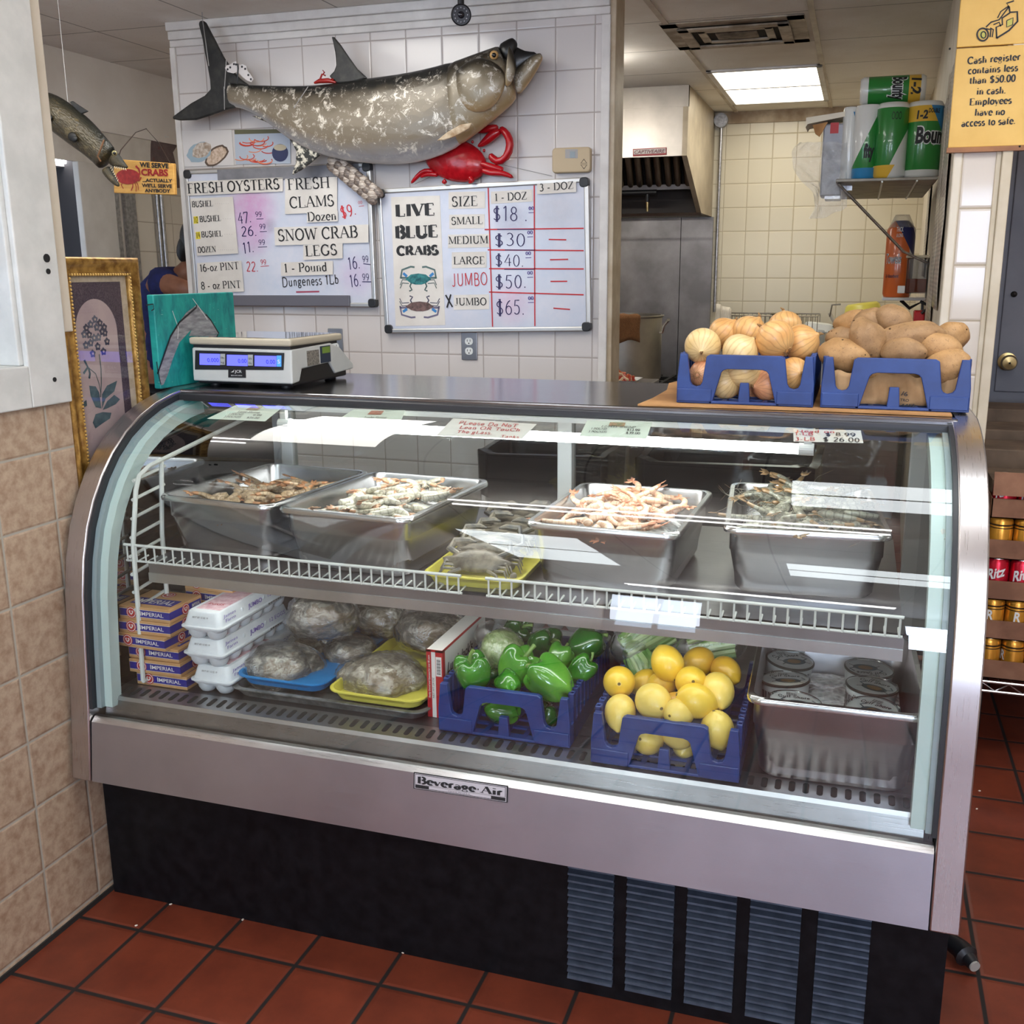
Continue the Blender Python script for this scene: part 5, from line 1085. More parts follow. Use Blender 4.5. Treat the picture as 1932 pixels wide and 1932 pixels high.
# ------------------------------------------------------------------ gilt-framed flower print leaning at the counter's end
GOLD = mottled('gilt', rgb(126, 88, 36), rgb(190, 148, 76), 50, .36, .55, .25)
def framed_print():
 X = -1.664; y0, y1, z0, z1 = 1.806, 2.079, .86, 1.511
 t = thing('picture_frame', 'gilt-framed botanical flower print leaning at the window end of the counter', 'picture', (X, (y0 + y1) / 2, z0))
 prof = [(0, -.026), (0, .004), (.006, .010), (.014, .011), (.020, .006), (.028, .004), (.034, .008), (.038, .0085), (.042, .002), (.042, -.012)]
 co = [(y0, z0), (y1, z0), (y1, z1), (y0, z1)]; dr = [(1, 1), (-1, 1), (-1, -1), (1, -1)]
 rings = [[(X - .008 + h, c[0] + d[0] * w, c[1] + d[1] * w) for w, h in prof] for c, d in zip(co, dr)]; rings.append(rings[0])
 m = MB(); m.loft(rings, cap=False, closed=False); m.build('frame_moulding', GOLD, t, True, angle=50)
 m = MB()
 for w in (.0385,):
  for (a, b, ax) in ((y0 + w, y1 - w, 'y'), (z0 + w, z1 - w, 'z')):
   n = int((b - a) / .008)
   for k in range(n + 1):
    q = a + (b - a) * k / n
    for e in ((z0 + w, z1 - w) if ax == 'y' else (y0 + w, y1 - w)): m.ball((X + .001, q if ax == 'y' else e, e if ax == 'y' else q), .0034, 6, 4)
 m.build('frame_beading', plain('bright_gilt', rgb(206, 168, 96), .3, .5), t, True)
 MB().box((X - .026, y0 + .03, z0 + .03), (X - .010, y1 - .03, z1 - .03)).build('mat_board', mottled('mat_cream', rgb(186, 166, 140), rgb(206, 188, 164), 60, .8), t)
 K = X - .0095; q = lambda x, y: (x * .26906, 440 + y * .26906)
 n = NT('scroll_border'); v = n.coord('World'); wv = n.noise(v, 60, 3, .6, 3.5); n_m = n.bsdf(n.ramp(wv, [(.44, rgb(58, 42, 56)), (.5, rgb(104, 88, 96)), (.56, rgb(62, 46, 60))]), .6)
 yl, yr = onX(123, 534, X).y, onX(232, 531, X).y; zt = 1.456; zb = z0 + .09; W = yr - yl
 def rect(a, b, c, d, nm, mt, off, par=t): return MB().box((K, a, b), (K + off, c, d)).build(nm, mt, par)
 rect(yl, zb, yr, zt, 'print_border', n_m, .0006)
 ym = (yl + yr) / 2; r = W * .36; zc = zt - W * .24 - r
 pts = [(ym - r, zb + .03), (ym + r, zb + .03)] + [(ym + r * cos(a), zc + r * 1.1 * sin(a)) for a in [pi * k / 20 for k in range(21)]]
 n = NT('print_field'); v = n.coord('World'); nm_ = n.bsdf(n.ramp(n.noise(v, 12, 5), [(.3, rgb(176, 152, 152)), (.7, rgb(196, 172, 166))]), .7)
 def pol(pp, nm, mt, off):
  m = MB(); P = [V((K + off, a, b)) for a, b in pp]; nn = len(P); m.add(P + [p - V((.0004, 0, 0)) for p in P], [tuple(range(nn)), tuple(range(2 * nn - 1, nn - 1, -1))]); return m.build(nm, mt, t)
 pol(pts, 'print_field', nm_, .0012)
 PT = lambda x, y: (lambda p: (p.y, p.z))(onX(*q(x, y), X)); rr = random.Random(5)
 PET = [plain('petal_slate', rgb(88, 88, 104), .7), plain('petal_dark', rgb(58, 56, 74), .7)]; EYEP = plain('petal_eye', rgb(184, 162, 150), .7); LEAF = mottled('leaf_slate', rgb(52, 74, 84), rgb(88, 108, 112), 40, .7); STEM = plain('stem_grey', rgb(88, 100, 100), .7)
 for k, (x, y) in enumerate(((685, 605), (720, 630), (655, 640), (625, 665), (697, 660), (755, 700), (610, 710), (645, 712), (710, 730), (770, 760), (655, 770), (705, 795), (622, 785), (745, 830), (670, 845), (735, 690), (680, 735), (750, 660))):
  c = PT(x, y); R_ = .0085; pol([(c[0] + R_ * (1 + .18 * sin(5 * a)) * cos(a), c[1] + R_ * (1 + .18 * sin(5 * a)) * sin(a)) for a in [2 * pi * j / 20 for j in range(20)]], 'printed_flower', PET[k % 2], .0016 + k * 3e-5)
  pol([(c[0] + .0028 * cos(a), c[1] + .0028 * sin(a)) for a in [2 * pi * j / 10 for j in range(10)]], 'printed_flower_eye', EYEP, .0026)
 def stroke(pts, w, nm, mt, off):
  m = MB(); ribbon(m, [PT(*p) for p in pts], w, 0, 0, 1, 1, 0); m.v = [V((K + off, p.x, p.y)) for p in m.v]; m.build(nm, mt, t)
 stroke(((715, 850), (728, 950), (730, 1050), (725, 1150)), .003, 'printed_stem', STEM, .0018); stroke(((640, 945), (690, 985), (715, 1060), (725, 1120)), .0022, 'printed_stem', STEM, .0018)
 stroke(((610, 890), (635, 940), (605, 985)), .006, 'printed_bud', LEAF, .0019); stroke(((640, 945), (650, 985), (645, 1020)), .006, 'printed_bud', LEAF, .0019)
 for pp in (((645, 1070), (690, 1075), (715, 1120), (730, 1230), (690, 1220), (655, 1140)), ((840, 1035), (820, 1110), (760, 1160), (735, 1230), (735, 1130), (770, 1070)), ((860, 1165), (830, 1200), (770, 1230), (740, 1240), (770, 1180), (820, 1135)), ((740, 1255), (690, 1270), (670, 1330), (690, 1370), (730, 1340), (790, 1300), (800, 1260)), ((600, 1190), (625, 1170), (630, 1210), (605, 1225))): pol([PT(*p) for p in pp], 'printed_leaf', LEAF, .002)
 MB().face3([(X - .005, y0 + .04, z0 + .04), (X - .005, y1 - .04, z0 + .04), (X - .005, y1 - .04, z1 - .04), (X - .005, y0 + .04, z1 - .04)]).build('frame_glass', PANE, t)
framed_print()
# teal dolphin-like canvas: plain painted shapes
def canvas():
 X = -1.637; y0, y1, z0, z1 = 2.085, 2.418, 1.1955, 1.424
 t = thing('canvas_painting', 'teal painted canvas with a grey curved shape, standing beside the scale', 'painting', (X - .01, (y0 + y1) / 2, z0))
 n = NT('teal_brushwork'); v = n.coord('World', (1, 4, 1.5), (.5, 0, 0)); f = n.noise(v, 9, 6, .6, .8); g = n.noise(n.coord('World', (1, 1, 3)), 60, 2)
 c = n.ramp(f, [(.3, rgb(10, 104, 112)), (.5, rgb(24, 146, 140)), (.7, rgb(40, 170, 160))]); c = n.mix(n.math('MULTIPLY', n.math('GREATER_THAN', g, .74), .7), c, rgb(176, 206, 190))
 MB().box((X - .02, y0, z0), (X, y1, z1)).build('canvas_block', n.bsdf(c, .5), t, bevel=.003)
 Zp = lambda x, y: (100 + .33126 * x, 540 + .33126 * y); GREYP = mottled('grey_brushwork', rgb(116, 116, 120), rgb(166, 166, 168), 24, .6, 0, 0, 'Object', (1, 1, 5))
 def pc(pts, nm, mt, off): flat_x([Zp(*p) for p in pts], X + off, nm, mt, t, .0003)
 pc(((615, 565), (605, 480), (620, 420), (655, 330), (700, 230), (760, 150), (820, 105), (870, 160), (915, 215), (945, 270), (870, 280), (775, 285), (790, 245), (720, 320), (680, 420), (655, 500), (630, 560)), 'painted_shape', GREYP, .0008)
 def st(pts, w, mt):
  m = MB(); P = [onX(*Zp(*p), X + .0012) for p in pts]; ribbon(m, [(p.y, p.z) for p in P], w, 0, 0, 1, 1, 0); m.v = [V((X + .0013, p.x, p.y)) for p in m.v]; m.build('brush_line', mt, t)
 st(((595, 500), (630, 400), (670, 285), (720, 205), (815, 122), (820, 105)), .005, INK); st(((870, 160), (900, 195), (945, 270)), .004, INK); st(((530, 108), (570, 102), (575, 130), (560, 140)), .003, INK); st(((590, 430), (600, 500), (615, 560)), .003, INK)
 st(((680, 140), (715, 240), (710, 300)), .002, WHITEP); st(((795, 70), (860, 160), (880, 190)), .002, WHITEP)
canvas()
# ------------------------------------------------------------------ price scale on the counter
def scale():
 x0, x1, y0, y1 = -1.612, -1.325, 2.18, 2.50; Z0 = 1.195
 t = thing('price_scale', 'white electronic price scale with blue displays on the counter top', 'scale', ((x0 + x1) / 2, (y0 + y1) / 2, Z0))
 SW = mottled('scale_white', rgb(206, 208, 204), rgb(216, 217, 212), 8, .4); CRM = plain('aged_plastic', rgb(196, 186, 164), .45)
 side = [(y0, Z0 + .03), (y0 + .004, Z0 + .096), (y0 + .20, Z0 + .1), (y0 + .25, Z0 + .085), (y1, Z0 + .035), (y1, Z0 + .022), (y0 + .22, Z0 + .018), (y0 + .19, Z0 + .05), (y0 + .05, Z0 + .045), (y0 + .035, Z0 + .015), (y0, Z0 + .012)]
 m = MB(); n = len(side); m.add([(x0, a, b) for a, b in side] + [(x1, a, b) for a, b in side], [tuple(range(n)), tuple(range(2 * n - 1, n - 1, -1))] + [(i, n + i, n + (i + 1) % n, (i + 1) % n) for i in range(n)])
 m.build('scale_housing', SW, t, bevel=.004, seg=3)
 MB().box((x0 + .006, y0 + .01, Z0 + .006), (x1 - .006, y1 - .03, Z0 + .055)).build('scale_base', BLACK, t, bevel=.004)
 MB().box((x0 + .004, y0 + .006, Z0 + .097), (x1 - .004, y0 + .24, Z0 + .106)).build('scale_gap', BLACK, t)
 m = MB(); m.box((x0 - .004, y0 - .002, Z0 + .104), (x1 + .002, y0 + .262, Z0 + .122)); m.build('weighing_tray', CRM, t, bevel=.006, seg=3)
 MB().box((x0 + .008, y0 + .01, Z0 + .1222), (x1 - .01, y0 + .25, Z0 + .1235)).build('tray_plate', plain('tray_mirror', (.75, .75, .75), .06, 1.0), t)
 for x in (x0 + .04, x1 - .04):
  for y in (y0 + .04, y1 - .06): MB().cyl((x, y, Z0), (x, y, Z0 + .012), .016, .013, 20).build('rubber_foot', BLACK, t, True)
 Zs = lambda x, y: (100 + .33126 * x, 540 + .33126 * y)
 F_ = y0 - .0005
 pn = flat_px([Zs(808, 475), Zs(1312, 478), Zs(1316, 380), Zs(810, 365)], F_, 'display_panel', BLACK, t, .001)
 BL = emis('display_blue', (.10, .11, 1.0), 1.1); DB = emis('display_digit', (.02, .02, .30), .6)
 for (xa, ya, xb, yb, s, dx0, dx1, dy) in ((835, 383, 950, 450, '0.000', 880, 945, 432), (990, 390, 1108, 455, '0.00', 1055, 1103, 437), (1148, 395, 1272, 458, '0.00', 1215, 1266, 442)):
  d = flat_px([Zs(xa, yb - 3), Zs(xb, yb), Zs(xb, ya + 3), Zs(xa, ya)], F_ - .0008, 'display_window', BL, t, .0004)
  sans(s, onY(*Zs(dx0, dy), F_ - .0012), onY(*Zs(dx1, dy), F_ - .0012), .0105, FRONT, DB, d, off=.0002)
 for (xa, ya, xb, yb, mt, tx) in ((952, 385, 980, 448, plain('key_grey', rgb(180, 184, 182), .5), ('lb', 'kg')), (1110, 390, 1138, 452, plain('key_grey2', rgb(180, 184, 182), .5), ('$/lb', '$/kg')), (1274, 395, 1300, 458, emis('key_blue', (.08, .3, .9), .7), ('$',))):
  d = flat_px([Zs(xa, yb), Zs(xb, yb), Zs(xb, ya), Zs(xa, ya)], F_ - .0008, 'unit_label', mt, t, .0004)
  for i, s in enumerate(tx):
   yy = ya + 28 + i * 26 if len(tx) > 1 else ya + 45
   sans(s, onY(*Zs(xa + 5, yy), F_ - .0012), onY(*Zs(xb - 5, yy), F_ - .0012), .0055 if len(tx) > 1 else .010, FRONT, INK if len(tx) > 1 else WHITEP, d, off=.0002)
 bd = flat_px([Zs(998, 520), Zs(1098, 522), Zs(1096, 468), Zs(998, 466)], F_ - .001, 'brand_badge', BLACK, t, .001)
 sans('JCR', onY(*Zs(1035, 492), F_ - .0022), onY(*Zs(1076, 493), F_ - .0022), .0068, FRONT, WHITEP, bd, bold=.02, off=.0003); sans('800.000.0000', onY(*Zs(1015, 511), F_ - .0022), onY(*Zs(1078, 512), F_ - .0022), .0028, FRONT, WHITEP, bd, off=.0003)
 m = MB(); m.add([onY(*Zs(x, y), F_ - .0024) for x, y in ((1012, 490), (1024, 484), (1032, 474), (1028, 490))], [(0, 1, 2, 3)]); m.build('badge_mark', WHITEP, bd)
 l1 = MB().box((x1, y0 + .075, Z0 + .05), (x1 + .0008, y0 + .135, Z0 + .088)).build('rating_label', mottled('label_grey', rgb(96, 92, 86), rgb(160, 152, 140), 200, .6), t)
 MB().box((x1, y0 + .142, Z0 + .052), (x1 + .0008, y0 + .195, Z0 + .095)).build('cert_label', plain('label_navy', rgb(44, 56, 74), .5), t); MB().box((x1, y0 + .152, Z0 + .076), (x1 + .0012, y0 + .192, Z0 + .092)).build('cert_label', plain('label_green', rgb(120, 150, 60), .5), t)
 m = MB(); m.box((x0 + .1, y0 + .1, Z0 + .1236), (x1 + .02, y0 + .25, Z0 + .1246))
 return t
scale()
# things seen through the office window
def office():
 t = thing('cash_machine', 'black boxy machine inside the window beside the counter', 'machine', (-2.2, 1.3, 1.1)); a = onX(15, 650, -2.2)
 MB().box((-2.6, 1.2, 1.12), (-2.2, 1.95, 1.36)).build('machine_body', BLACK, t, bevel=.02); MB().box((-2.2, 1.3, 1.3), (-2.196, 1.9, 1.33)).build('machine_slot', plain('slot_grey', rgb(90, 90, 92), .4), t)
 s = struct(MB().box((-3.4, .4, 0), (-1.85, 1.98, 1.12)).build('trim_14', plain('office_counter', rgb(70, 60, 52), .6)))
 X = XL - .079
 d = flat_x([(0, 572), (36, 575), (28, 533), (0, 535)], X, 'window_sticker', plain('sticker_yellow', rgb(216, 176, 92), .6), None, .0006); tag(d, 'yellow sticker with red letters on the shop window beside the counter', 'sticker')
 RED = plain('sticker_red', rgb(196, 52, 48), .6)
 sans('M', onX(-6, 547, X), onX(3, 547, X), .02, SIDE, RED, d, bold=.02); sans('EL', onX(-8, 565, X), onX(6, 566, X), .022, SIDE, RED, d, bold=.02)
 m = sans('E', onX(-1, 523, X), onX(6, 522, X), .02, SIDE, plain('letter_yellow', rgb(206, 170, 96), .6), None, 'window_letter'); tag(m, 'small yellow letter on the shop window above the yellow sticker', 'letter')
office()
# ------------------------------------------------------------------ blue crates with onions and potatoes on the counter
def Z6(x, y): return (1130 + .41511 * x, 480 + .41511 * y)
def poly_z(pts, y0, th, m, X, Z, sx, sz):
 n = len(pts); P = [(X + p[0] * sx, y0, Z + p[1] * sz) for p in pts]
 m.add(P + [(p[0], y0 + th, p[2]) for p in P], [tuple(range(n)), tuple(range(2 * n - 1, n - 1, -1))] + [(i, n + i, n + (i + 1) % n, (i + 1) % n) for i in range(n)])
CRATEM = mottled('blue_crate_plastic', rgb(26, 52, 112), rgb(36, 66, 132), 14, .38, 0, .05)
ARCH = [(0, 0), (0, .46), (.018, 1), (.072, 1), (.10, .44), (.115, .37), (.145, .345), (.175, .37), (.19, .44), (.215, .96), (.24, 1), (.76, 1), (.785, .96), (.81, .44), (.825, .37), (.855, .345), (.885, .37), (.90, .44), (.928, 1), (.982, 1), (1, .46), (1, 0), (.735, 0), (.672, .64), (.655, .69), (.625, .715), (.375, .715), (.345, .69), (.328, .64), (.265, 0)]
def crate(x0, y0, z0, w, d, h, label, rz=0):
 t = thing('produce_crate', label, 'crate', (x0, y0, z0), 0, None)
 def wall(y, nm):
  m = MB(); poly_z(ARCH, y, .013, m, x0, z0, w, h); m.box((x0 + .24 * w, y, z0), (x0 + .76 * w, y + .013, z0 + .006))
  poly_z([(.455, 0), (.545, 0), (.532, .44), (.468, .44)], y + .003, .011, m, x0, z0, w, h)
  m.box((x0 + .002, y - .003, z0 + .004), (x0 + .262 * w, y, z0 + .3 * h)).box((x0 + .738 * w, y - .003, z0 + .004), (x0 + w - .002, y, z0 + .3 * h))
  return m.build(nm, CRATEM, t, bevel=.003)
 wall(y0, 'crate_end'); wall(y0 + d - .013, 'crate_end')
 for x, s in ((x0, 1), (x0 + w, -1)):
  m = MB(); a, b = sorted((x, x + s * .006)); m.box((a, y0 + .013, z0), (b, y0 + d - .013, z0 + .42 * h))
  n = 10
  for k in range(n):
   y = y0 + .03 + (d - .075) * k / (n - 1); a, b = sorted((x, x + s * .013))
   m.box((a, y, z0), (b, y + .004, z0 + h)).box((a, y + .014, z0), (b, y + .018, z0 + h)); a2, b2 = sorted((x + s * .009, x + s * .013)); m.box((a2, y, z0), (b2, y + .018, z0 + h)).box((min(x, x + s * .003), y, z0), (max(x, x + s * .003), y + .018, z0 + h))
  m.build('crate_side', CRATEM, t, bevel=.0015)
 m = MB()
 for k in range(7): m.box((x0 + .01 + (w - .03) * k / 6, y0 + .01, z0), (x0 + .02 + (w - .03) * k / 6, y0 + d - .01, z0 + .006))
 for k in range(9): m.box((x0 + .01, y0 + .012 + (d - .034) * k / 8, z0), (x0 + w - .01, y0 + .022 + (d - .034) * k / 8, z0 + .005))
 m.build('crate_base', CRATEM, t)
 return t
CARD = mottled('corrugated_card', rgb(160, 112, 66), rgb(196, 146, 92), 9, .8, 0, .05)
def card_sheet():
 pts = [(1203, 764), (1232, 752), (1258, 737), (1262, 724), (1283, 719), (1300, 716)]
 P = [onZ(x, y, 1.1975) for x, y in pts]; P = [V((p.x, p.y, 1.1958)) for p in P] + [V((.19, 2.57, 1.1958)), V((.19, 2.135, 1.1958)), V((-.06, 2.14, 1.1958)), V((-.2, 2.132, 1.1958))]
 m = MB(); n = len(P); m.add(P + [p + V((0, 0, .0035)) for p in P], [tuple(range(n - 1, -1, -1)), tuple(range(n, 2 * n))] + [(i, (i + 1) % n, n + (i + 1) % n, n + i) for i in range(n)])
 tag(m.build('cardboard_sheet', CARD), 'torn flattened cardboard under the onion and potato crates', 'cardboard')
card_sheet()
ZT = 1.2
crate(-.368, 2.165, ZT, .288, .40, .105, 'blue plastic crate of yellow onions on the counter')
crate(-.066, 2.172, ZT, .290, .398, .105, 'blue plastic crate of brown potatoes on the counter')
def onion_mat(name, a, b, c):
 n = NT(name); v = n.coord('Object'); sp = n.new('SeparateXYZ'); n.set(sp, 0, v)
 ang = n.math('ARCTAN2', sp.outputs[1], sp.outputs[0]); st = n.math('ADD', n.math('MULTIPLY', ang, 9), n.math('MULTIPLY', n.noise(v, 22, 3), 5))
 ln = n.math('POWER', n.math('ABSOLUTE', n.math('SINE', st)), 14); col = n.ramp(n.noise(v, 16, 5), [(.3, a), (.65, b)])
 return n.bsdf(n.mix(n.math('MULTIPLY', ln, .4), col, c), .38, 0, n.bump(n.noise(v, 60, 3), .1, .002), Coat_Weight=.12)
ONM = [onion_mat('onion_skin_gold', rgb(206, 148, 84), rgb(232, 186, 122), rgb(150, 96, 52)), onion_mat('onion_skin_pale', rgb(222, 186, 120), rgb(238, 210, 156), rgb(176, 130, 72)), onion_mat('onion_skin_rosy', rgb(196, 126, 88), rgb(224, 168, 124), rgb(136, 80, 52))]
ROOT = mottled('onion_root', rgb(110, 78, 46), rgb(178, 140, 90), 60, .8)
def make_onion(mat):
 m = MB(); prof = [(.0015, -.036), (.012, -.035), (.026, -.028), (.038, -.014), (.0415, .002), (.038, .017), (.029, .028), (.017, .035), (.008, .038), (.0045, .041), (.003, .0435)]
 o = m.lathe(prof, 28, True).build('onion', mat, None, True, angle=180, sub=1)
 r = MB(); rr = random.Random(2)
 for k in range(12):
  a = 2 * pi * k / 12; r.tube([(.004 * cos(a), .004 * sin(a), -.034), (.009 * cos(a), .009 * sin(a), -.0385), (.013 * cos(a + .4), .013 * sin(a + .4), -.037)], [.0012, .0009, .0004], 5)
 r.build('onion_root', ROOT, o, True)
 s = MB(); s.tube([(0, 0, .039), (.001, .002, .045), (.006, .006, .049)], [.0045, .0032, .001], 6); s.build('onion_neck', ROOT, o, True)
 return o
ONS = [make_onion(m) for m in ONM]; _used = set()
def put(protos, i, loc, rot, sc, label, cat, group):
 p = protos[i % len(protos)]
 o = p if id(p) not in _used else dup(p); _used.add(id(p))
 place(o, loc, rot, sc); tag(o, label, cat, group); return o
for i, x, y, Y, s, rx, ry, mi, lab in (
 (0, 472, 415, 2.235, 1.0, 1.9, -.2, 1, 'pale round onion with its root facing out, at the whiteboard end of the crate'), (1, 570, 362, 2.34, .95, .6, .3, 0, 'onion with a dry brown neck, behind the pale round onion'), (2, 683, 362, 2.33, 1.05, .5, -.3, 0, 'golden onion near the top of the crate beneath the metal pot'),
 (3, 800, 388, 2.235, 1.08, .9, .4, 0, 'large striped golden onion on top at the middle of the onion crate'), (4, 640, 445, 2.215, 1.0, -.7, .3, 1, 'pale onion resting on the front bar of the onion crate'), (5, 918, 405, 2.30, 1.05, .4, 1.0, 0, 'brownish onion on the potato side of the onion crate'),
 (6, 660, 530, 2.215, .96, 1.2, .2, 1, 'onion seen through the upper handle opening of the onion crate'), (7, 475, 545, 2.225, .82, 1.6, .2, 2, 'small onion low in the end slot of the onion crate'), (8, 577, 580, 2.225, .92, 2.0, .3, 1, 'pale onion low in the handle opening of the onion crate'),
 (9, 765, 588, 2.225, .9, 1.7, -.3, 2, 'rosy onion low beside the crate centre post'), (10, 882, 545, 2.235, .92, 1.4, .5, 0, 'golden onion in the slot nearest the potato crate'), (11, 692, 605, 2.30, .9, 1.0, 0, 2, 'shaded onion behind the crate centre post'), (12, 845, 332, 2.43, 1.0, .4, .2, 0, 'onion at the back of the crate in front of the dish rack')):
 p = onY(*Z6(x, y), Y); put(ONS, mi, p, (rx, ry, i * 1.3), s, lab, 'onion', 'onions in the blue crate on the counter')
def potato_mat(name, a, b):
 n = NT(name); v = n.coord('Object'); f = n.noise(v, 22, 6, .7); sp = n.noise(v, 150, 2, .9)
 col = n.ramp(f, [(.3, a), (.7, b)]); col = n.mix(n.math('MULTIPLY', n.math('GREATER_THAN', sp, .64), .5), col, rgb(96, 70, 46)); return n.bsdf(col, .62, 0, n.bump(n.math('ADD', f, sp), .25, .002))
POM = [potato_mat('potato_skin', rgb(150, 110, 66), rgb(190, 148, 98)), potato_mat('potato_skin_dusty', rgb(130, 98, 64), rgb(172, 134, 92))]
def make_potato(seed, mat):
 bm = bmesh.new(); bmesh.ops.create_icosphere(bm, subdivisions=4, radius=1)
 for v in bm.verts:
  k = 1 + .13 * noise.noise(v.co * 1.1 + V((seed * 7.3, 0, 0))) + .05 * noise.noise(v.co * 2.6 + V((0, seed * 3.1, 0))); v.co = V((v.co.x * .060, v.co.y * .036, v.co.z * .034)) * k
 me = bpy.data.meshes.new('potato'); bm.to_mesh(me); bm.free(); me.materials.append(mat); me.polygons.foreach_set('use_smooth', [True] * len(me.polygons))
 o = bpy.data.objects.new('potato', me); COL.objects.link(o)
 m = MB(); rr = random.Random(seed)
 for k in range(5):
  d = V((rr.uniform(-1, 1), rr.uniform(-1, 1), rr.uniform(-1, 1))).normalized(); s = 1 + .13 * noise.noise(d * 1.1 + V((seed * 7.3, 0, 0))); m.ball(V((d.x * .060, d.y * .036, d.z * .034)) * s, .0022, 6, 4)
 m.build('potato_eye', plain('potato_eye', rgb(92, 66, 40), .8), o, True); return o
POS = [make_potato(s, POM[s % 2]) for s in (1, 2, 3, 4)]
for i, x, y, Y, sx, sy, rot, mi, lab in (
 (0, 1120, 460, 2.235, 1.05, 1.05, -.25, 1, 'big dusty potato at the onion side of the potato crate'), (1, 1225, 392, 2.25, .95, 1.1, -1.05, 0, 'long potato leaning diagonally at the middle of the pile'), (2, 1165, 312, 2.37, .85, .9, .1, 3, 'potato at the back of the pile under the yellow bowl'), (3, 1338, 305, 2.33, .8, 1.0, -.6, 2, 'potato crowning the top of the pile'),
 (4, 1422, 380, 2.26, 1.25, 1.0, .15, 0, 'longest potato lying across the top of the pile'), (5, 1385, 442, 2.215, .85, .8, 0, 2, 'small potato lying above the front bar of the potato crate'), (6, 1550, 435, 2.25, .95, .95, -.25, 1, 'potato near the door end, above the crate slot'), (7, 1598, 372, 2.38, .75, .9, .3, 3, 'smooth potato at the far door-side corner of the pile'),
 (8, 1232, 318, 2.34, .7, 1.0, .9, 0, 'light tan potato between the two highest ones'), (9, 1115, 385, 2.34, .75, .8, -.1, 2, 'small yellowish potato above the big dusty one'), (10, 1578, 515, 2.22, .95, 1.1, .5, 3, 'potato filling the door-end slot of the crate'), (11, 1330, 552, 2.25, 1.1, .8, 0, 1, 'potato inside the handle opening above the brown bag'), (12, 1480, 478, 2.30, .9, .9, .1, 0, 'potato wedged behind the front bar of the potato crate'), (13, 1300, 470, 2.33, .9, .9, .4, 1, 'shaded potato in the heart of the pile')):
 p = onY(*Z6(x, y), Y); put(POS, mi, p, (.3 * i, -rot, .25 * sin(i * 2.1)), (sx * .92, sy, sy), lab, 'potato', 'potatoes in the blue crate on the counter')
def paper_bag():
 BAG = mottled('brown_paper', rgb(150, 116, 78), rgb(184, 148, 106), 12, .8, 0, .5, 'Object', (1, 1, 1), .35, .65, 6, .006)
 n = 40; rings = []
 for j in range(7):
  r = []
  for k in range(n + 1):
   x = -.048 + .254 * k / n; z = ZT + .008 + .062 * j / 6 + (.004 * sin(k * .9) + .005 * sin(k * .37)) * (j / 6); r.append((x, 2.196 + .003 * sin(k * .5 + j) + .002 * sin(k * 1.7), z))
  rings.append(r)
 m = MB(); m.loft(rings, closed=False); t = m.build('paper_bag', BAG, None, True, angle=180); s = t.modifiers.new('thick', 'SOLIDIFY'); s.thickness = .0015
 tag(t, 'crumpled brown paper bag lining the potato crate', 'bag')
 Y = 2.191
 for s_, a, b, h in (('/6', (1372, 640), (1402, 645), 20), ('TRO', (1368, 667), (1408, 670), 13), ('4455', (1372, 690), (1438, 692), 12)): sans(s_, onY(*Z6(*a), Y), onY(*Z6(*b), Y), pxh(*Z6(*a), h * .415, Y), FRONT, INK, t, bold=.02)
paper_bag()
# price cards taped under the glass
CARDM = plain('price_card', rgb(214, 222, 208), .7); PINKI = plain('pen_red', rgb(190, 60, 60), .6)
def glass_pt(x, y, d=.016):
 pr = inset(PROF, d); dr = at_ray(x, y); best = None
 for (y0, z0), (y1, z1) in zip(pr[:-1], pr[1:]):
  a, b, c, e = dr.y, -(y1 - y0), dr.z, -(z1 - z0); det = a * e - b * c
  if abs(det) < 1e-12: continue
  r0, r1 = y0, z0 - HC; tt = (r0 * e - b * r1) / det; ss = (a * r1 - c * r0) / det
  if -.02 <= ss <= 1.02 and tt > 0 and (best is None or tt < best): best = tt
 return CAM + dr * best
def price_card(pts, lines, label, pic=None, mat=None, hand=False):
 tl, tr, br, bl = pts; N = 6; rings = []
 for j in range(N + 1):
  f = j / N; rings.append([glass_pt(*(V(tl).lerp(V(bl), f)).lerp(V(tr).lerp(V(br), f), k / 6)) for k in range(7)])
 t = MB().loft(rings, closed=False).build('price_card', mat or CARDM, None, True, angle=180); tag(t, label, 'sign')
 def pt(u, v): return glass_pt(*(V(tl).lerp(V(bl), v)).lerp(V(tr).lerp(V(br), v), u), .0152)
 if pic:
  P = [pt(.36 + .24 * (k % 2 if j == 0 else 1 - k % 2), .06 + .24 * j) for j in (0, 1) for k in (0, 1)]
  MB().face3(P).build('card_picture', pic, t)
 for s, u0, u1, v, h, mt in lines:
  A, B = pt(u0, v), pt(u1, v); up = (pt((u0 + u1) / 2, v - .05) - pt((u0 + u1) / 2, v)).normalized(); hh = (pt(u0, v - h) - pt(u0, v)).length
  nrm = (B - A).cross(up).normalized()
  (scrawl(s, A, B, hh, nrm, mt, t, wt=.12, off=.0004) if hand else serif(s, A, B, hh, nrm, mt, t, off=.0004))
 return t
SHRP = mottled('shrimp_photo', rgb(150, 130, 110), rgb(206, 180, 150), 160, .7); REDPH = mottled('red_photo', rgb(150, 80, 60), rgb(196, 130, 100), 160, .7); GRNPH = mottled('green_photo', rgb(96, 120, 80), rgb(196, 150, 120), 160, .7)
price_card([(445, 764), (535, 767), (500, 795), (390, 790)], [('Large Shrimp', .3, .72, .5, .11, INK), ('1 POUND', .22, .48, .68, .1, INK), ('9.99', .66, .82, .68, .1, INK), ('3 POUNDS', .22, .52, .86, .1, INK), ('$25.00', .62, .84, .86, .1, INK)], 'curled pale price card with a small shrimp picture, under the glass beneath the scale', SHRP)
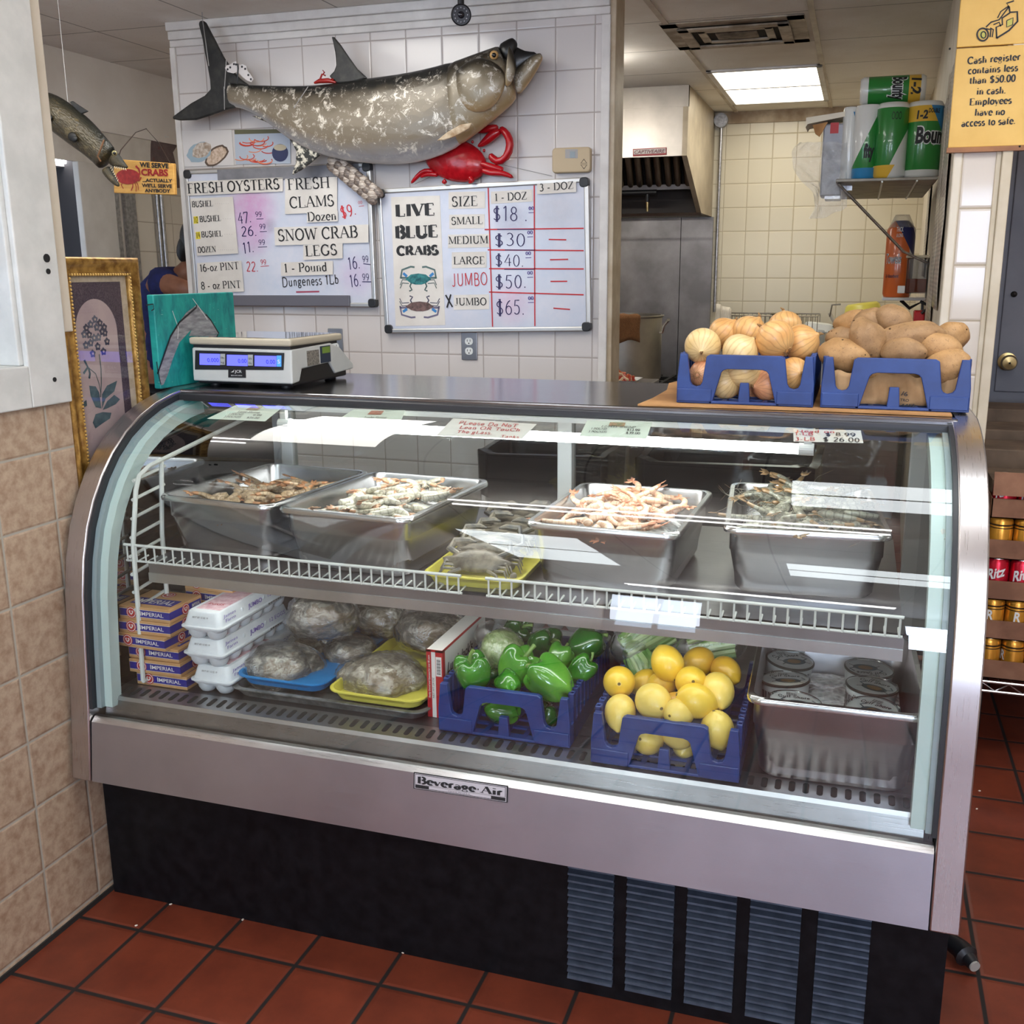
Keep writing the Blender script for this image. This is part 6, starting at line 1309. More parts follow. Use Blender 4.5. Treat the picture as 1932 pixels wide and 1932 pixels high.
price_card([(668, 772), (765, 774), (752, 805), (622, 802)], [('Jumbo Shrimp', .36, .74, .52, .1, INK), ('1 POUND', .2, .46, .7, .1, INK), ('$12.99', .7, .92, .7, .1, INK), ('3 POUNDS', .18, .48, .86, .1, INK), ('$37.00', .7, .9, .86, .1, INK)], 'pale price card with a reddish shrimp picture, under the glass', REDPH)
price_card([(855, 789), (1013, 800), (985, 828), (822, 822)], [('PLease Do NoT', .12, .82, .3, .16, PINKI), ('Lean OR TouCh', .18, .9, .55, .16, PINKI), ('The gLass.', .2, .62, .8, .16, PINKI), ('Tanks', .74, .96, .96, .14, PINKI)], 'handwritten note asking people to keep off the glass', None, PAPER, True)
price_card([(1108, 793), (1230, 797), (1220, 828), (1093, 823)], [('EZ-PEEL SHRIMP', .26, .78, .4, .11, INK), ('1 POUND', .12, .36, .56, .11, INK), ('$13.99', .66, .86, .56, .11, INK), ('3 POUNDS', .1, .38, .74, .11, INK), ('$39.00', .66, .88, .74, .11, INK)], 'pale price card with a greenish shrimp picture, under the glass', GRNPH)
price_card([(1497, 809), (1624, 812), (1629, 836), (1497, 833)], [('Head on', .04, .62, .28, .2, PINKI), ('1-LB', .02, .3, .5, .24, PINKI), ('$ 8.99', .46, .92, .5, .26, INK), ('3-LB', .02, .32, .92, .26, PINKI), ('$ 26.00', .42, .96, .94, .28, INK)], 'small handwritten red and black price card beneath the potato crate', None, PAPER, True)
# ------------------------------------------------------------------ kitchen beyond the tiled wall
def hood():
 xa, xb = -2.3, -1.0; t = thing('exhaust_hood', 'stainless kitchen exhaust hood with a red and white maker plate', 'exhaust hood', (-1.6, 6.5, 2.1))
 pr = [(6.0, 2.499), (6.0, 2.12), (6.61, 1.835), (7.09, 1.835), (7.09, 2.499)]; n = len(pr)
 for x in (xb,):
  m = MB(); m.add([(x - .03, *p) for p in pr] + [(x, *p) for p in pr], [tuple(range(n)), tuple(range(2 * n - 1, n - 1, -1))] + [(i, n + i, n + (i + 1) % n, (i + 1) % n) for i in range(n)]); m.build('hood_side', mottled('warm_steel', rgb(160, 146, 124), rgb(198, 184, 160), 4, .45, .25), t)
 ST2 = steel('hood_steel', (.56, .52, .47), .36, (1, 40, 40), .03, .2)
 MB().box((xa, 6.0, 2.12), (xb - .03, 6.03, 2.385)).build('hood_front', ST2, t); MB().box((xa, 5.995, 2.385), (xb, 6.03, 2.499)).build('hood_top_band', ST2, t)
 DKH = plain('hood_inside', rgb(44, 34, 28), .5, .2)
 MB().box((xa, 6.95, 1.84), (xb - .03, 6.99, 2.3)).box((xa, 6.03, 2.3), (xb - .03, 6.99, 2.33)).build('hood_lining', DKH, t)
 for k in range(9):
  x = -2.0 + .125 * k
  if x > -1.1: break
  m = MB();
  for j in (0, 1): m.tube([(x + .06 * j + .02, 6.60, 2.2), (x + .06 * j + .02, 6.72, 2.02)], .026, 10)
  m.build('grease_filter', steel('filter_steel', (.30, .26, .22), .35, (8, 8, 1)), t, True)
 MB().box((xa, 6.7, 1.99), (xb - .03, 6.76, 2.02)).build('filter_trough', GREASY, t)
 p = onY(1222, 363, 6.66); m = MB(); m.tube([(xa, 6.66, p.z), (p.x + .06, 6.66, p.z)], .018, 10); m.cyl((p.x, 6.66, p.z), (p.x, 6.66, p.z - .06), .014, n=10); m.build('suppression_pipe', BLACK, t, True)
 MB().cyl((p.x, 6.66, p.z - .06), (p.x, 6.66, p.z - .12), .011, .007, 10).build('pipe_nozzle', BRASS, t, True)
 MB().add([(xa, 6.60, 1.838), (xb, 6.60, 1.838), (xb, 6.62, 1.82), (xa, 6.62, 1.82), (xa, 6.66, 1.82), (xb, 6.66, 1.82)], [(0, 1, 2, 3), (3, 2, 5, 4)]).build('hood_lip', ST2, t)
 Y = 5.994; a = [onY(x, y, Y) for x, y in ((1195, 294), (1257, 291), (1257, 279), (1195, 282))]
 pl = flat_px([(1194, 295), (1257.5, 292), (1257.5, 278), (1194, 281)], Y, 'maker_plate', plain('plate_red', rgb(158, 34, 44), .4), t, .002)
 flat_px([(1195.5, 291.5), (1256, 288.5), (1256, 279.5), (1195.5, 282.5)], Y - .002, 'plate_field', plain('plate_pale', rgb(216, 204, 200), .4), pl, .001)
 sans('CAPTIVEAIRE', onY(1197, 290.3, Y - .003), onY(1254.5, 287.6, Y - .003), pxh(1200, 290, 6.6, Y), FRONT, plain('plate_wine', rgb(110, 34, 48), .4), pl, bold=.012, shear=.2)
hood()
tag(MB().box((-2.3, 7.06, .5), (-1.205, 7.088, 1.832)).box((-1.2, 7.06, .5), (-.985, 7.088, 1.832)).build('steel_splashback', GREASY), 'stained stainless panel behind the stock pot below the hood', 'panel')
p0, p1 = onY(1366, 222, 7.07), onY(1355, 560, 7.07)
conduit([V((-.955, 7.07, 2.42)), V((-.955, 7.07, 1.2))], .011, 'grey conduit in the kitchen corner beside the hood')
q = MB(); q.cyl((-.955, 7.085, 2.445), (-.955, 7.03, 2.445), .045, n=20); q.cyl((-.955, 7.03, 2.445), (-.955, 7.02, 2.445), .025, n=16); tag(q.build('conduit_box', GALV, None, True), 'round junction fitting on top of the kitchen corner conduit', 'fitting')
# stove and stock pot
def stove():
 t = thing('stove', 'low steel stove under the stock pot', 'stove', (-1.5, 5.9, 0)); MB().box((-2.1, 5.5, 0), (-1.0, 6.5, .80)).build('stove_body', GREASY, t, bevel=.008)
 m = MB()
 for k in range(12): m.box((-2.08 + k * .088, 5.52, .80), (-2.06 + k * .088, 6.4, .828))
 for k in range(4): m.box((-2.1, 5.55 + k * .25, .80), (-1.02, 5.58 + k * .25, .822))
 m.build('stove_grate', plain('cast_iron', (.02, .02, .02), .6, .4), t)
stove()
def stockpot():
 r = .25; c = onY(1247, 640, 5.95).x - r; Y = 5.95; zt = onY(1225, 596, Y - .0).z; z0 = .83
 t = thing('stock_pot', 'large dull aluminium stock pot with a brown cloth over its rim', 'pot', (c, Y, z0)); AL = steel('pot_aluminium', (.46, .44, .40), .42, (8, 8, 1), .04, .3)
 m = MB(); m.at((c, Y, 0)).lathe([(.001, z0), (r - .02, z0), (r, z0 + .02), (r, zt - .01), (r + .012, zt), (r + .012, zt + .006), (r - .004, zt + .006), (r - .006, zt - .02), (r - .01, z0 + .03), (.001, z0 + .03)], 48); m.build('pot_body', AL, t, True)
 m = MB(); h = V((c + r, Y - .03, zt - .045)); m.tube([h + V((-.01, 0, -.05)), h + V((.012, 0, -.05)), h + V((.02, 0, -.01)), h + V((.045, 0, .02)), h + V((.05, -.01, .025))], .009, 10); m.build('pot_handle', plain('handle_steel', (.7, .68, .64), .25, 1.0), t, True)
 B_ = NT('burlap'); v = B_.coord('Object'); wv = B_.noise(B_.coord('Object', (1, 1, 5)), 160, 3); bur = B_.bsdf(B_.ramp(wv, [(.3, rgb(96, 62, 34)), (.7, rgb(150, 104, 64))]), .95, 0, B_.bump(wv, .6, .004))
 rings = []
 for j in range(12):
  rw = []
  for k in range(25):
   a = radians(195 + 112 * k / 24); R_ = r + .026 + .005 * sin(k * 1.1);
   if j < 4: rad = r * .55 + (R_ - r * .55) * j / 4; z = zt + .016 + .004 * sin(k + j)
   else: rad = R_ + .004 * sin(k * 1.7 + j); z = zt + .012 - (.15 + .012 * sin(k * .8)) * (j - 4) / 7
   rw.append((c + rad * cos(a), Y + rad * sin(a), z))
  rings.append(rw)
 o = MB().loft(rings, closed=False).build('burlap_cloth', bur, None, True, angle=180); s = o.modifiers.new('thick', 'SOLIDIFY'); s.thickness = .004; tag(o, 'brown burlap cloth draped over the stock pot rim', 'cloth')
stockpot()
def crab_tray():
 zt = onY(1180, 722, 5.0).z - .01
 st = thing('work_table', 'steel work table behind the wall end with a foam tray on it', 'table', (-1.3, 5.0, 0)); MB().box((-1.75, 4.7, zt - .03), (-1.0, 5.32, zt)).build('table_top', GREASY, st, bevel=.004)
 for x in (-1.7, -1.05):
  for y in (4.75, 5.27): MB().cyl((x, y, 0), (x, y, zt - .03), .018, n=12).build('table_leg', DULLST, st, True)
 a = onY(1205, 700, 5.0); t = thing('foam_tray', 'white foam tray heaped with red boiled shellfish on the work table', 'tray', (a.x - .12, 5.0, zt))
 m = MB(); m.at((a.x - .12, 5.0, zt)).loft([[(p[0] * s, p[1] * s, z) for p in rrect(.24, .2, .03, 4)] for z, s in ((.001, .8), (.025, 1), (.03, 1.05), (.027, 1.03), (.008, .8))]); m.build('tray_shell', WHITEP, t, True)
 rr = random.Random(8); ms = [plain('boiled_red', rgb(170, 52, 34), .35), plain('boiled_orange', rgb(206, 110, 70), .4), plain('shell_cream', rgb(220, 196, 160), .4)]
 pr = []
 for k in range(3):
  m = MB(); m.tube([(-.02, 0, 0), (-.005, .004, .003), (.01, 0, 0), (.022, -.006, -.002)], [.006, .009, .007, .002], 8); pr.append(m.build('shellfish_piece', ms[k], None, True))
 for k in range(46):
  i = k % 3; o = pr[i] if k < 3 else dup(pr[i]); rad = .10 * sqrt(rr.random()); an = rr.random() * 6.28
  place(o, (a.x - .12 + rad * cos(an), 5.0 + rad * .8 * sin(an), zt + .02 + .055 * (1 - rad / .11) * rr.uniform(.3, 1.1)), (rr.random() * 6, rr.random() * 6, rr.random() * 6), rr.uniform(.8, 1.25))
  tag(o, ('red' if i == 0 else 'orange' if i == 1 else 'cream coloured') + ' boiled shellfish piece heaped on the white foam tray', 'seafood', 'boiled shellfish pieces on the foam tray, ' + ('red' if i == 0 else 'orange' if i == 1 else 'cream'))
crab_tray()
# sink counter with washing-up
ZC = .98; YS = 6.6
sk = thing('sink_counter', 'steel sink counter along the kitchen wall holding the washing-up', 'counter', (-.3, 6.6, 0)); MB().box((-.93, 6.2, ZC - .04), (.29, 7.085, ZC)).build('counter_top', DULLST, sk, bevel=.004); MB().box((-.9, 6.3, 0), (.27, 7.08, ZC - .04)).build('counter_base', GREASY, sk)
def rack():
 t = thing('dish_rack', 'wire dish rack on the sink counter behind the onions', 'dish rack', (-.45, YS, ZC)); W = plain('rack_wire', rgb(120, 112, 100), .35, .8); m = MB(); xa, xb = -.84, -.24; zt = 1.205
 for z in (ZC + .02, zt): m.tube([(xa, YS - .2, z), (xb, YS - .2, z), (xb, YS + .2, z), (xa, YS + .2, z)], .004, 6, closed=True)
 for k in range(22):
  x = xa + (xb - xa) * k / 21; m.tube([(x, YS - .2, zt), (x, YS - .2, ZC + .004), (x, YS + .2, ZC + .004), (x, YS + .2, zt)], .0022, 5)
 m.tube([(-.17, YS - .2, zt), (-.16, YS - .2, zt + .07), (-.11, YS - .2, zt + .075)], .005, 6); m.build('rack_wires', W, t, True)
rack()
def towel():
 x = -.88; rings = []
 for j in range(10):
  f = j / 9; rings.append([(x + .03 + .1 * k / 12 + .01 * sin(k * .9), YS - .24 + .05 * (f - .5) + .006 * sin(k * 1.6), 1.285 - .22 * abs(f * 2 - 1) ** 1.6 + (.03 * (k / 12) * -1)) for k in range(13)])
 o = MB().loft(rings, closed=False).build('dish_towel', mottled('striped_towel', rgb(206, 196, 178), rgb(222, 214, 198), 30, .9, 0, .2, 'Object', (8, 1, 1)), None, True, angle=180); s = o.modifiers.new('thick', 'SOLIDIFY'); s.thickness = .006; tag(o, 'off-white dish towel draped over the hood-side end of the dish rack', 'towel')
towel()
def metal_pot():
 p = onY(1480, 594, YS); t = thing('metal_pot', 'flared dull metal pot in the dish rack above the onions', 'pot', p); m = MB(); m.at((p.x, YS, ZC + .006)); h = p.z - ZC
 m.lathe([(.001, 0), (.05, 0), (.066, .02), (.068, h - .04), (.066, h - .02), (.088, h), (.092, h + .003), (.084, h - .002), (.06, h - .03), (.06, .02), (.001, .015)], 36); m.build('pot_body', steel('old_tin', (.40, .36, .27), .35, (6, 6, 6), .03, .3), t, True)
metal_pot()
def foam_box():
 c = onY(1545, 612, YS - .02); t = thing('foam_clamshell', 'white foam takeaway box upside down in the dish rack', 'takeaway box', c); m = MB(); m.at((c.x, YS - .02, c.z - .045), (0, .1, .2))
 m.loft([[(p[0] * s, p[1] * s, z) for p in rrect(.19, .17, .025, 4)] for z, s in ((0, 1.06), (.008, 1.06), (.01, 1), (.05, .82), (.056, .6))]); m.build('box_shell', WHITEP, t, True); m = MB(); m.at((c.x, YS - .02, c.z - .045), (0, .1, .2)).box((-.02, -.098, .0), (.02, -.088, .016)).build('box_tab', WHITEP, t)
 s = MB(); s.box((c.x - .07, YS - .1, ZC + .006), (c.x + .04, YS + .06, c.z - .05)); tag(s.build('dish_tub', clear('tub_plastic', (.8, .8, .78), 1.45, 1.5, .15, None, .25)), 'clear plastic tub under the foam box in the dish rack', 'tub')
foam_box()
def knives():
 for (a, b, r, mt, lab) in (((1565, 590), (1580, 618), .011, plain('handle_ivory', rgb(206, 198, 184), .4), 'ivory-handled knife standing beside the foam box'), ((1573, 614), (1588, 630), .010, BLACK, 'short black knife handle beside the foam box'), ((1586, 603), (1592, 622), .007, BLACK, 'thin black handle standing behind the potatoes')):
  p, q = onY(*a, YS - .1), onY(*b, YS - .1); m = MB(); e = q + (q - p) * 1.2; m.tube([p, p.lerp(q, .5), q, e], [r, r * 1.1, r * .8, r * .8], 10); t = m.build('knife', mt, None, True); tag(t, lab, 'knife')
  z = MB(); z.tube([e, V((e.x + .01, e.y, ZC + .004))], [r * .5, r * .3], 6); z.build('knife_blade', DULLST, t, True)
knives()
def bowl():
 c = onY(1630, 590, YS); t = thing('yellow_bowl', 'yellow plastic bowl upside down behind the potatoes', 'bowl', c); h = .17; m = MB(); m.at((c.x + .01, YS, c.z - .11), (0, radians(-8), 0)); m.lathe([(.001, h), (.085, h), (.1, h - .012), (.135, .03), (.15, .0), (.146, 0), (.095, h - .02), (.001, h - .008)], 40); m.build('bowl_shell', plain('yellow_plastic', rgb(206, 196, 84), .35), t, True)
 MB().box((c.x - .12, YS - .12, ZC), (c.x + .13, YS + .12, c.z - .115)).build('bowl_stand', WHITEP, t, bevel=.01)
bowl()
# side wall: wire shelf with paper towels
def wx(Y): return .225 + (Y - 3.15) * .12 / 3.94
YR_ = 4.36; ZSH = onY(1640, 337, YR_ - .1).z
def wall_shelf():
 ya, yb = YR_ - .12, onZ(1612, 371, ZSH).y; xa = onY(1577, 339, ya).x; xb = wx(4.5) - .005
 t = thing('wall_shelf', 'grey metal shelf bracketed to the kitchen side wall under the paper towels', 'shelf', (xb, ya, ZSH)); MB().box((xa, ya, ZSH - .012), (xb - .01, yb, ZSH)).build('shelf_board', mottled('grey_shelf', rgb(128, 122, 112), rgb(158, 152, 140), 12, .5, .3), t, bevel=.003)
 m = MB()
 for f in (.45, .78): x = xa + (xb - xa) * f; m.tube([(x, ya, ZSH - .014), (x, yb, ZSH - .014)], .004, 6)
 m.build('shelf_wire', WIREW, t, True)
 m = MB(); e = onX(1682, 424, wx(5.0) - .02); e = V((wx(ya + .5) - .004, ya + .45, e.z))
 for d in (0, .02, .04): m.tube([(xa + .01, ya + .02 + d, ZSH - .016), (xb - .10, ya + .35 + d, ZSH - .27), (wx(ya + .5) - .002, ya + .45 + d, ZSH - .32)], .005, 6)
 m.build('shelf_brace', GALV, t, True); return xa, xb, ya, yb
sxa, sxb, sya, syb = wall_shelf()
def wrapmat(name, fn_cols):
 """printed wrap: list of (normal_x, normal_z, offset, colour) half-planes over white, in the roll's own coordinates"""
 n = NT(name); v = n.coord('Object'); sp = n.new('SeparateXYZ'); n.set(sp, 0, v); col = (*rgb(222, 222, 216), )
 for a, b, o, c in fn_cols:
  h = n.math('ADD', n.math('MULTIPLY', sp.outputs[0], a), n.math('MULTIPLY', sp.outputs[2], b)); col = n.mix(n.math('GREATER_THAN', h, o), col, c)
 return n.bsdf(col, .3, 0, n.bump(n.noise(v, 40, 4, .7), .15, .003), Coat_Weight=.5)
GRN, BLU, YLW = rgb(40, 128, 52), rgb(44, 128, 178), rgb(226, 180, 60)
def on_cyl(s, par, c, r, a0, a1, z, h, mat, bold=.02, axis='z', shear=.1, lift=.0012):
 """lettering bent round a roll of radius r"""
 tmp = sans(s, (0, 0, 0), (1, 0, 0), 1, (0, 0, 1), mat, None, 'lettering', 0, bold, shear)
 if tmp is None: return
 for v in tmp.data.vertices:
  a = a0 + (a1 - a0) * v.co.x; q = v.co.y * h; R_ = r + (lift if bold < .08 else lift - .0006)
  v.co = (c[0] + R_ * sin(a), c[1] - R_ * cos(a), c[2] + z + q) if axis == 'z' else (c[0] + z + q, c[1] - R_ * cos(a), c[2] - R_ * sin(a))
 adopt(tmp, par); return tmp
def roll(x0, x1, label, cols, h=.28, words=(), Y=YR_, tilt=0):
 a, b = onY(x0, 280, Y), onY(x1, 280, Y); c = V(((a.x + b.x) / 2, Y, ZSH)); r = (b.x - a.x) / 2
 t = thing('paper_towel_pack', label, 'paper towels', c); m = MB(); m.lathe([(.001, .0), (r * .85, .0), (r, .012), (r * 1.0, h * .5), (r, h - .014), (r * .88, h), (.024, h + .002), (.02, h - .02), (.001, h - .02)], 32)
 o = m.build('towel_roll', wrapmat('wrap_' + str(x0), cols), None, True, angle=60); o.location = c; adopt(o, t)
 for s, a0, a1, z, hh, mt, bo in words: on_cyl(s, t, c, r, a0, a1, z, hh, mt, bo)
 return t
roll(1587, 1617, 'narrow white and blue wrapped paper towel roll nearest the grey box', [(1, .35, .1, BLU), (0, 1, .262, rgb(222, 222, 216)), (0, -1, -.02, rgb(222, 222, 216))], Y=YR_ + .03)
roll(1609, 1662, 'white and green paper towel roll with blue foot, second from the grey box', [(1, -.45, -.075, GRN), (1, -.6, .0, rgb(222, 222, 216)), (0, -1, -.045, BLU)], words=[('fity', -.2, .55, .085, .05, INK, .05)])
roll(1650, 1712, 'green and white paper towel roll with recycling marks near its top', [(-1, .45, .025, GRN), (0, -1, -.05, YLW), (0, 1, .26, rgb(222, 222, 216)), (1, -.55, -.01, rgb(222, 222, 216))], Y=YR_ - .03, words=[('OOO', -.1, .5, .215, .03, INK, .0)])
roll(1706, 1776, 'green paper towel roll with yellow top band nearest the side wall', [(0, 1, .03, GRN), (-1, .55, .09, GRN), (0, 1, .205, YLW), (1, .5, .148, BLU), (0, 1, .262, rgb(222, 222, 216))], Y=YR_ - .02, words=[('Bounty', -.48, 1.75, .128, .058, WHITEP, .09), ('Bounty', -.48, 1.75, .128, .058, INK, .04), ('1-2', -.5, .1, .215, .03, INK, .04), ('DOUBLE', .12, .8, .235, .016, INK, .03)])
def flat_pack():
 a, b = onY(1622, 190, YR_), onY(1745, 188, YR_); r = .052; zc = ZSH + .284 + r; c = V((a.x, YR_ + .01, zc)); L = b.x - a.x
 t = thing('paper_towel_pack', 'green paper towel roll lying on its side on top of the others', 'paper towels', c); m = MB(); m.lathe([(.001, 0), (r * .85, 0), (r, .012), (r, L - .012), (r * .86, L), (.02, L), (.001, L - .02)], 32)
 n = NT('wrap_top'); v = n.coord('Object'); sp = n.new('SeparateXYZ'); n.set(sp, 0, v); col = (*rgb(222, 222, 216), )
 for o_, cc in ((.03, GRN), (L * .74, YLW), (L * .92, rgb(222, 222, 216))): col = n.mix(n.math('GREATER_THAN', sp.outputs[2], o_), col, cc)
 o = m.build('towel_roll', n.bsdf(col, .3, Coat_Weight=.5), None, True, angle=60); o.location = c; o.rotation_euler = (0, pi / 2, 0); adopt(o, t)
 on_cyl('Bounty', t, c, r, -.9, .9, L * .5, .05, WHITEP, .09, 'x'); on_cyl('Bounty', t, c, r, -.9, .9, L * .5, .05, INK, .04, 'x'); on_cyl('1-2', t, c, r, -.7, .5, L * .78, .035, INK, .04, 'x')
flat_pack()
def grey_box():
 t = thing('electrical_box', 'grey metal box with a red square label beside the paper towels', 'box', onY(1565, 300, YR_ + .04)); Y = YR_ + .02
 a, b = onY(1546, 370, Y), onY(1594, 232, Y); m = MB(); m.box((a.x, Y, a.z), (b.x, Y + .16, b.z)); m.build('box_body', mottled('grey_enamel', rgb(136, 136, 142), rgb(158, 158, 164), 9, .4, .1), t, bevel=.006)
 m = MB(); m.box((a.x + .02, Y + .005, a.z - .012), (b.x, Y + .15, a.z)); m.build('box_flange', GALV, t)
 MB().box((sxa - .002, Y + .05, ZSH - .03), (sxa + .06, Y + .08, ZSH - .012)).build('box_bracket', GALV, t)
 p, q = onY(1566, 252, Y), onY(1583, 231, Y); MB().box((p.x, Y - .002, p.z), (q.x, Y, q.z)).build('box_label', plain('label_red', rgb(186, 40, 44), .5), t)
 s = thing('cardboard_sheet', 'folded torn cardboard lying on top of the grey box', 'cardboard', onY(1570, 222, Y)); m = MB(); P = [onY(*k, Y - .01) for k in ((1521, 222), (1622, 206), (1622, 214), (1524, 234), (1520, 240))]
 m.add(P + [k + V((0, .16, .0)) for k in P], [(0, 1, 2, 3, 4), (9, 8, 7, 6, 5)] + [(i, 5 + i, 5 + (i + 1) % 5, (i + 1) % 5) for i in range(5)]); m.build('card_fold', plain('pale_card', rgb(232, 222, 200), .7), s)
 m = MB(); P = [onY(*k, Y - .012) for k in ((1533, 236), (1562, 230), (1546, 258), (1538, 252))]; m.add(P + [k + V((0, .01, 0)) for k in P], [(0, 1, 2, 3), (7, 6, 5, 4), (0, 4, 5, 1), (1, 5, 6, 2), (2, 6, 7, 3), (3, 7, 4, 0)]); m.build('card_flap', CARD, s)
 vs = []; fs = []; nx, ny = 26, 34; o0, o1 = (1503, 268), (1598, 412)
 for j in range(ny + 1):
  for i in range(nx + 1):
   u, v = i / nx, j / ny; e = .16 * noise.noise(V((v * 5, 1.3, 0))) ; x = o0[0] + (o1[0] - o0[0]) * (u if u > .5 else .5 - (.5 - u) * (.75 + 1.4 * e + .5 * sin(v * 6.0))); y = o0[1] + (o1[1] - o0[1]) * (v + .05 * noise.noise(V((u * 5, 7, 0)))) * (1 if u < .55 else 1 - .35 * (u - .55))
   d = .035 * abs(noise.noise(V((u * 4, v * 5, 3)))) + .02 * abs(noise.noise(V((u * 11, v * 12, 5)))); vs.append(onY(x, y, Y - .02 - d))
 for j in range(ny):
  for i in range(nx): fs.append((j * (nx + 1) + i, j * (nx + 1) + i + 1, (j + 1) * (nx + 1) + i + 1, (j + 1) * (nx + 1) + i))
 o = MB().add(vs, fs).build('plastic_bag', clear('bag_film', (.98, .98, .97), 1.45, 4.0, .1, (30, .8, .012), .16), None, True, angle=180); tag(o, 'crumpled clear plastic bag hanging on the grey box', 'bag')
grey_box()
def towel_pack():
 Y = 4.9; a, b = onY(1664, 560, Y), onY(1722, 425, Y); t = thing('paper_towel_pack', 'orange and navy paper towel pack on the small side-wall bracket', 'paper towels', V((a.x, Y, a.z)))
 w = b.x - a.x; r = w / 2 * 1.15; c = V((a.x + r, Y, a.z)); h = b.z - a.z
 m = MB(); m.lathe([(.001, 0), (r * .9, .0), (r, .015), (r, h - .02), (r * .8, h), (.03, h + .02), (.02, h), (.001, h)], 32)
 o = m.build('towel_roll', wrapmat('wrap_orange', [(-1, -.08, -.055, rgb(216, 106, 46)), (1, .55, .155, rgb(34, 40, 92)), (1, .3, .14, rgb(222, 222, 218))]), None, True, angle=60); o.location = c; adopt(o, t)
 for s, a0, a1, z, hh, mt in (('Towels', -1.1, .1, .155, .045, WHITEP), ('Towels', -1.08, .12, .157, .042, plain('wrap_navy', rgb(24, 26, 60), .4)), ('THICK', -.35, .1, .30, .02, WHITEP), ('& LONG', -.33, .1, .275, .016, WHITEP), ('& Absorbent', -1.0, .0, .09, .016, plain('wrap_navy_small', rgb(24, 26, 60), .4))): on_cyl(s, t, c, r, a0, a1, z * h / .33, hh, mt, .02)
 m = MB(); m.at((c.x, c.y, c.z + h * .97)).lathe([(r * .95, -.04), (r * .9, .0), (r * .6, .04), (.03, .055), (.001, .05)], 20); m.build('wrap_film', clear('wrap_film', (.97, .97, .97), 1.45, 2.0, .08, (30, .8, .02), .12), t, True)
 s = thing('wall_bracket', 'small white bracket shelf on the side wall under the orange towel pack', 'bracket', V((c.x, Y, c.z))); MB().box((c.x - r, Y - .08, c.z - .014), (wx(Y) - .002, Y + .08, c.z - .001)).build('bracket_plate', WHITEP, s, bevel=.003)
 m = MB(); m.tube([(c.x + .02, Y, c.z - .014), (c.x + .06, Y, c.z - .05), (wx(Y) - .01, Y, c.z - .02), (wx(Y) - .006, Y, c.z - .1)], .008, 8); m.build('bracket_arm', BLACK, s, True)
 Yd = Y - .17; p, q = onY(1706, 553, Yd), onY(1752, 487, Yd); d = thing('soap_dispenser', 'clear wall soap dispenser half full of orange soap', 'soap dispenser', p); xr = wx(Yd) - .003
 z0, z1 = p.z, q.z; zm = onY(1730, 526, Yd).z
 TR = clear('smoked_plastic', (.55, .56, .6), 1.45, 1.6); m = MB(); m.box((p.x, Yd - .05, z0), (q.x, Yd + .05, z1)); m.build('dispenser_tank', TR, d, bevel=.006); MB().box((p.x + .004, Yd - .046, z0 + .004), (q.x - .004, Yd + .046, zm)).build('soap_fill', plain('orange_soap', rgb(150, 66, 30), .2), d)
 MB().box((q.x, Yd - .04, z0 - .02), (xr, Yd + .04, z1)).build('dispenser_back', BLACK, d, bevel=.003); MB().box((p.x - .002, Yd - .055, z1), (q.x + .004, Yd + .055, z1 + .012)).build('dispenser_lid', plain('cream_lid', rgb(200, 188, 160), .5), d, bevel=.003)
 MB().box((p.x - .03, Yd - .05, z0 + .0), (p.x + .0, Yd - .02, z0 + .032)).build('dispenser_button', WHITEP, d, bevel=.003)
 Yb = 4.75; a2, b2 = onY(1722, 612, Yb), onY(1764, 586, Yb); e = thing('red_box', 'red plastic box on the side wall under the soap dispenser', 'box', a2); MB().box((a2.x, Yb - .05, a2.z), (wx(Yb) - .002, Yb + .05, b2.z)).build('box_body', plain('red_box_plastic', rgb(190, 30, 36), .35), e, bevel=.006)
 m = MB(); m.tube([(a2.x + .03, Yb - .055, b2.z - .01), (a2.x + .06, Yb - .07, b2.z + .02), (a2.x + .02, Yb - .06, b2.z + .04)], .007, 8); m.build('box_latch', BLACK, e, True)
towel_pack()
def wall_papers():
 n = NT('newsprint'); v = n.coord('World'); tx = n.noise(n.coord('World', (1, 3, 1)), 130, 2, .9); ln = n.math('FRACT', n.math('MULTIPLY', n.new('SeparateXYZ').outputs[2], 1.0)); sp = n.new('SeparateXYZ'); n.set(sp, 0, v)
 rows = n.math('GREATER_THAN', n.math('FRACT', n.math('MULTIPLY', sp.outputs[2], 70)), .5); k = n.math('MULTIPLY', rows, n.math('GREATER_THAN', tx, .52)); NP = n.bsdf(n.mix(n.math('MULTIPLY', k, .6), rgb(196, 186, 172), rgb(70, 64, 62)), .6, Coat_Weight=.3)
 for i, (ya, yb, za, zb, lab) in enumerate(((3.35, 3.75, 1.36, 2.1, 'plastic-covered newspaper sheet taped to the side wall next to the yellow sign'), (3.8, 4.15, 1.28, 2.05, 'second newspaper sheet taped to the side wall beyond the yellow sign'), (5.2, 5.6, 1.45, 2.0, 'small notice sheet taped to the side wall near the kitchen corner'))):
  rings = []
  for j in range(9): rings.append([(wx(ya + (yb - ya) * k / 8) - .006 - .004 * abs(sin(k * 1.3 + j)), ya + (yb - ya) * k / 8, za + (zb - za) * j / 8) for k in range(9)])
  o = MB().loft(rings, closed=False).build('wall_notice', NP, None, True, angle=180); s = o.modifiers.new('thick', 'SOLIDIFY'); s.thickness = .001; tag(o, lab, 'paper')
wall_papers()

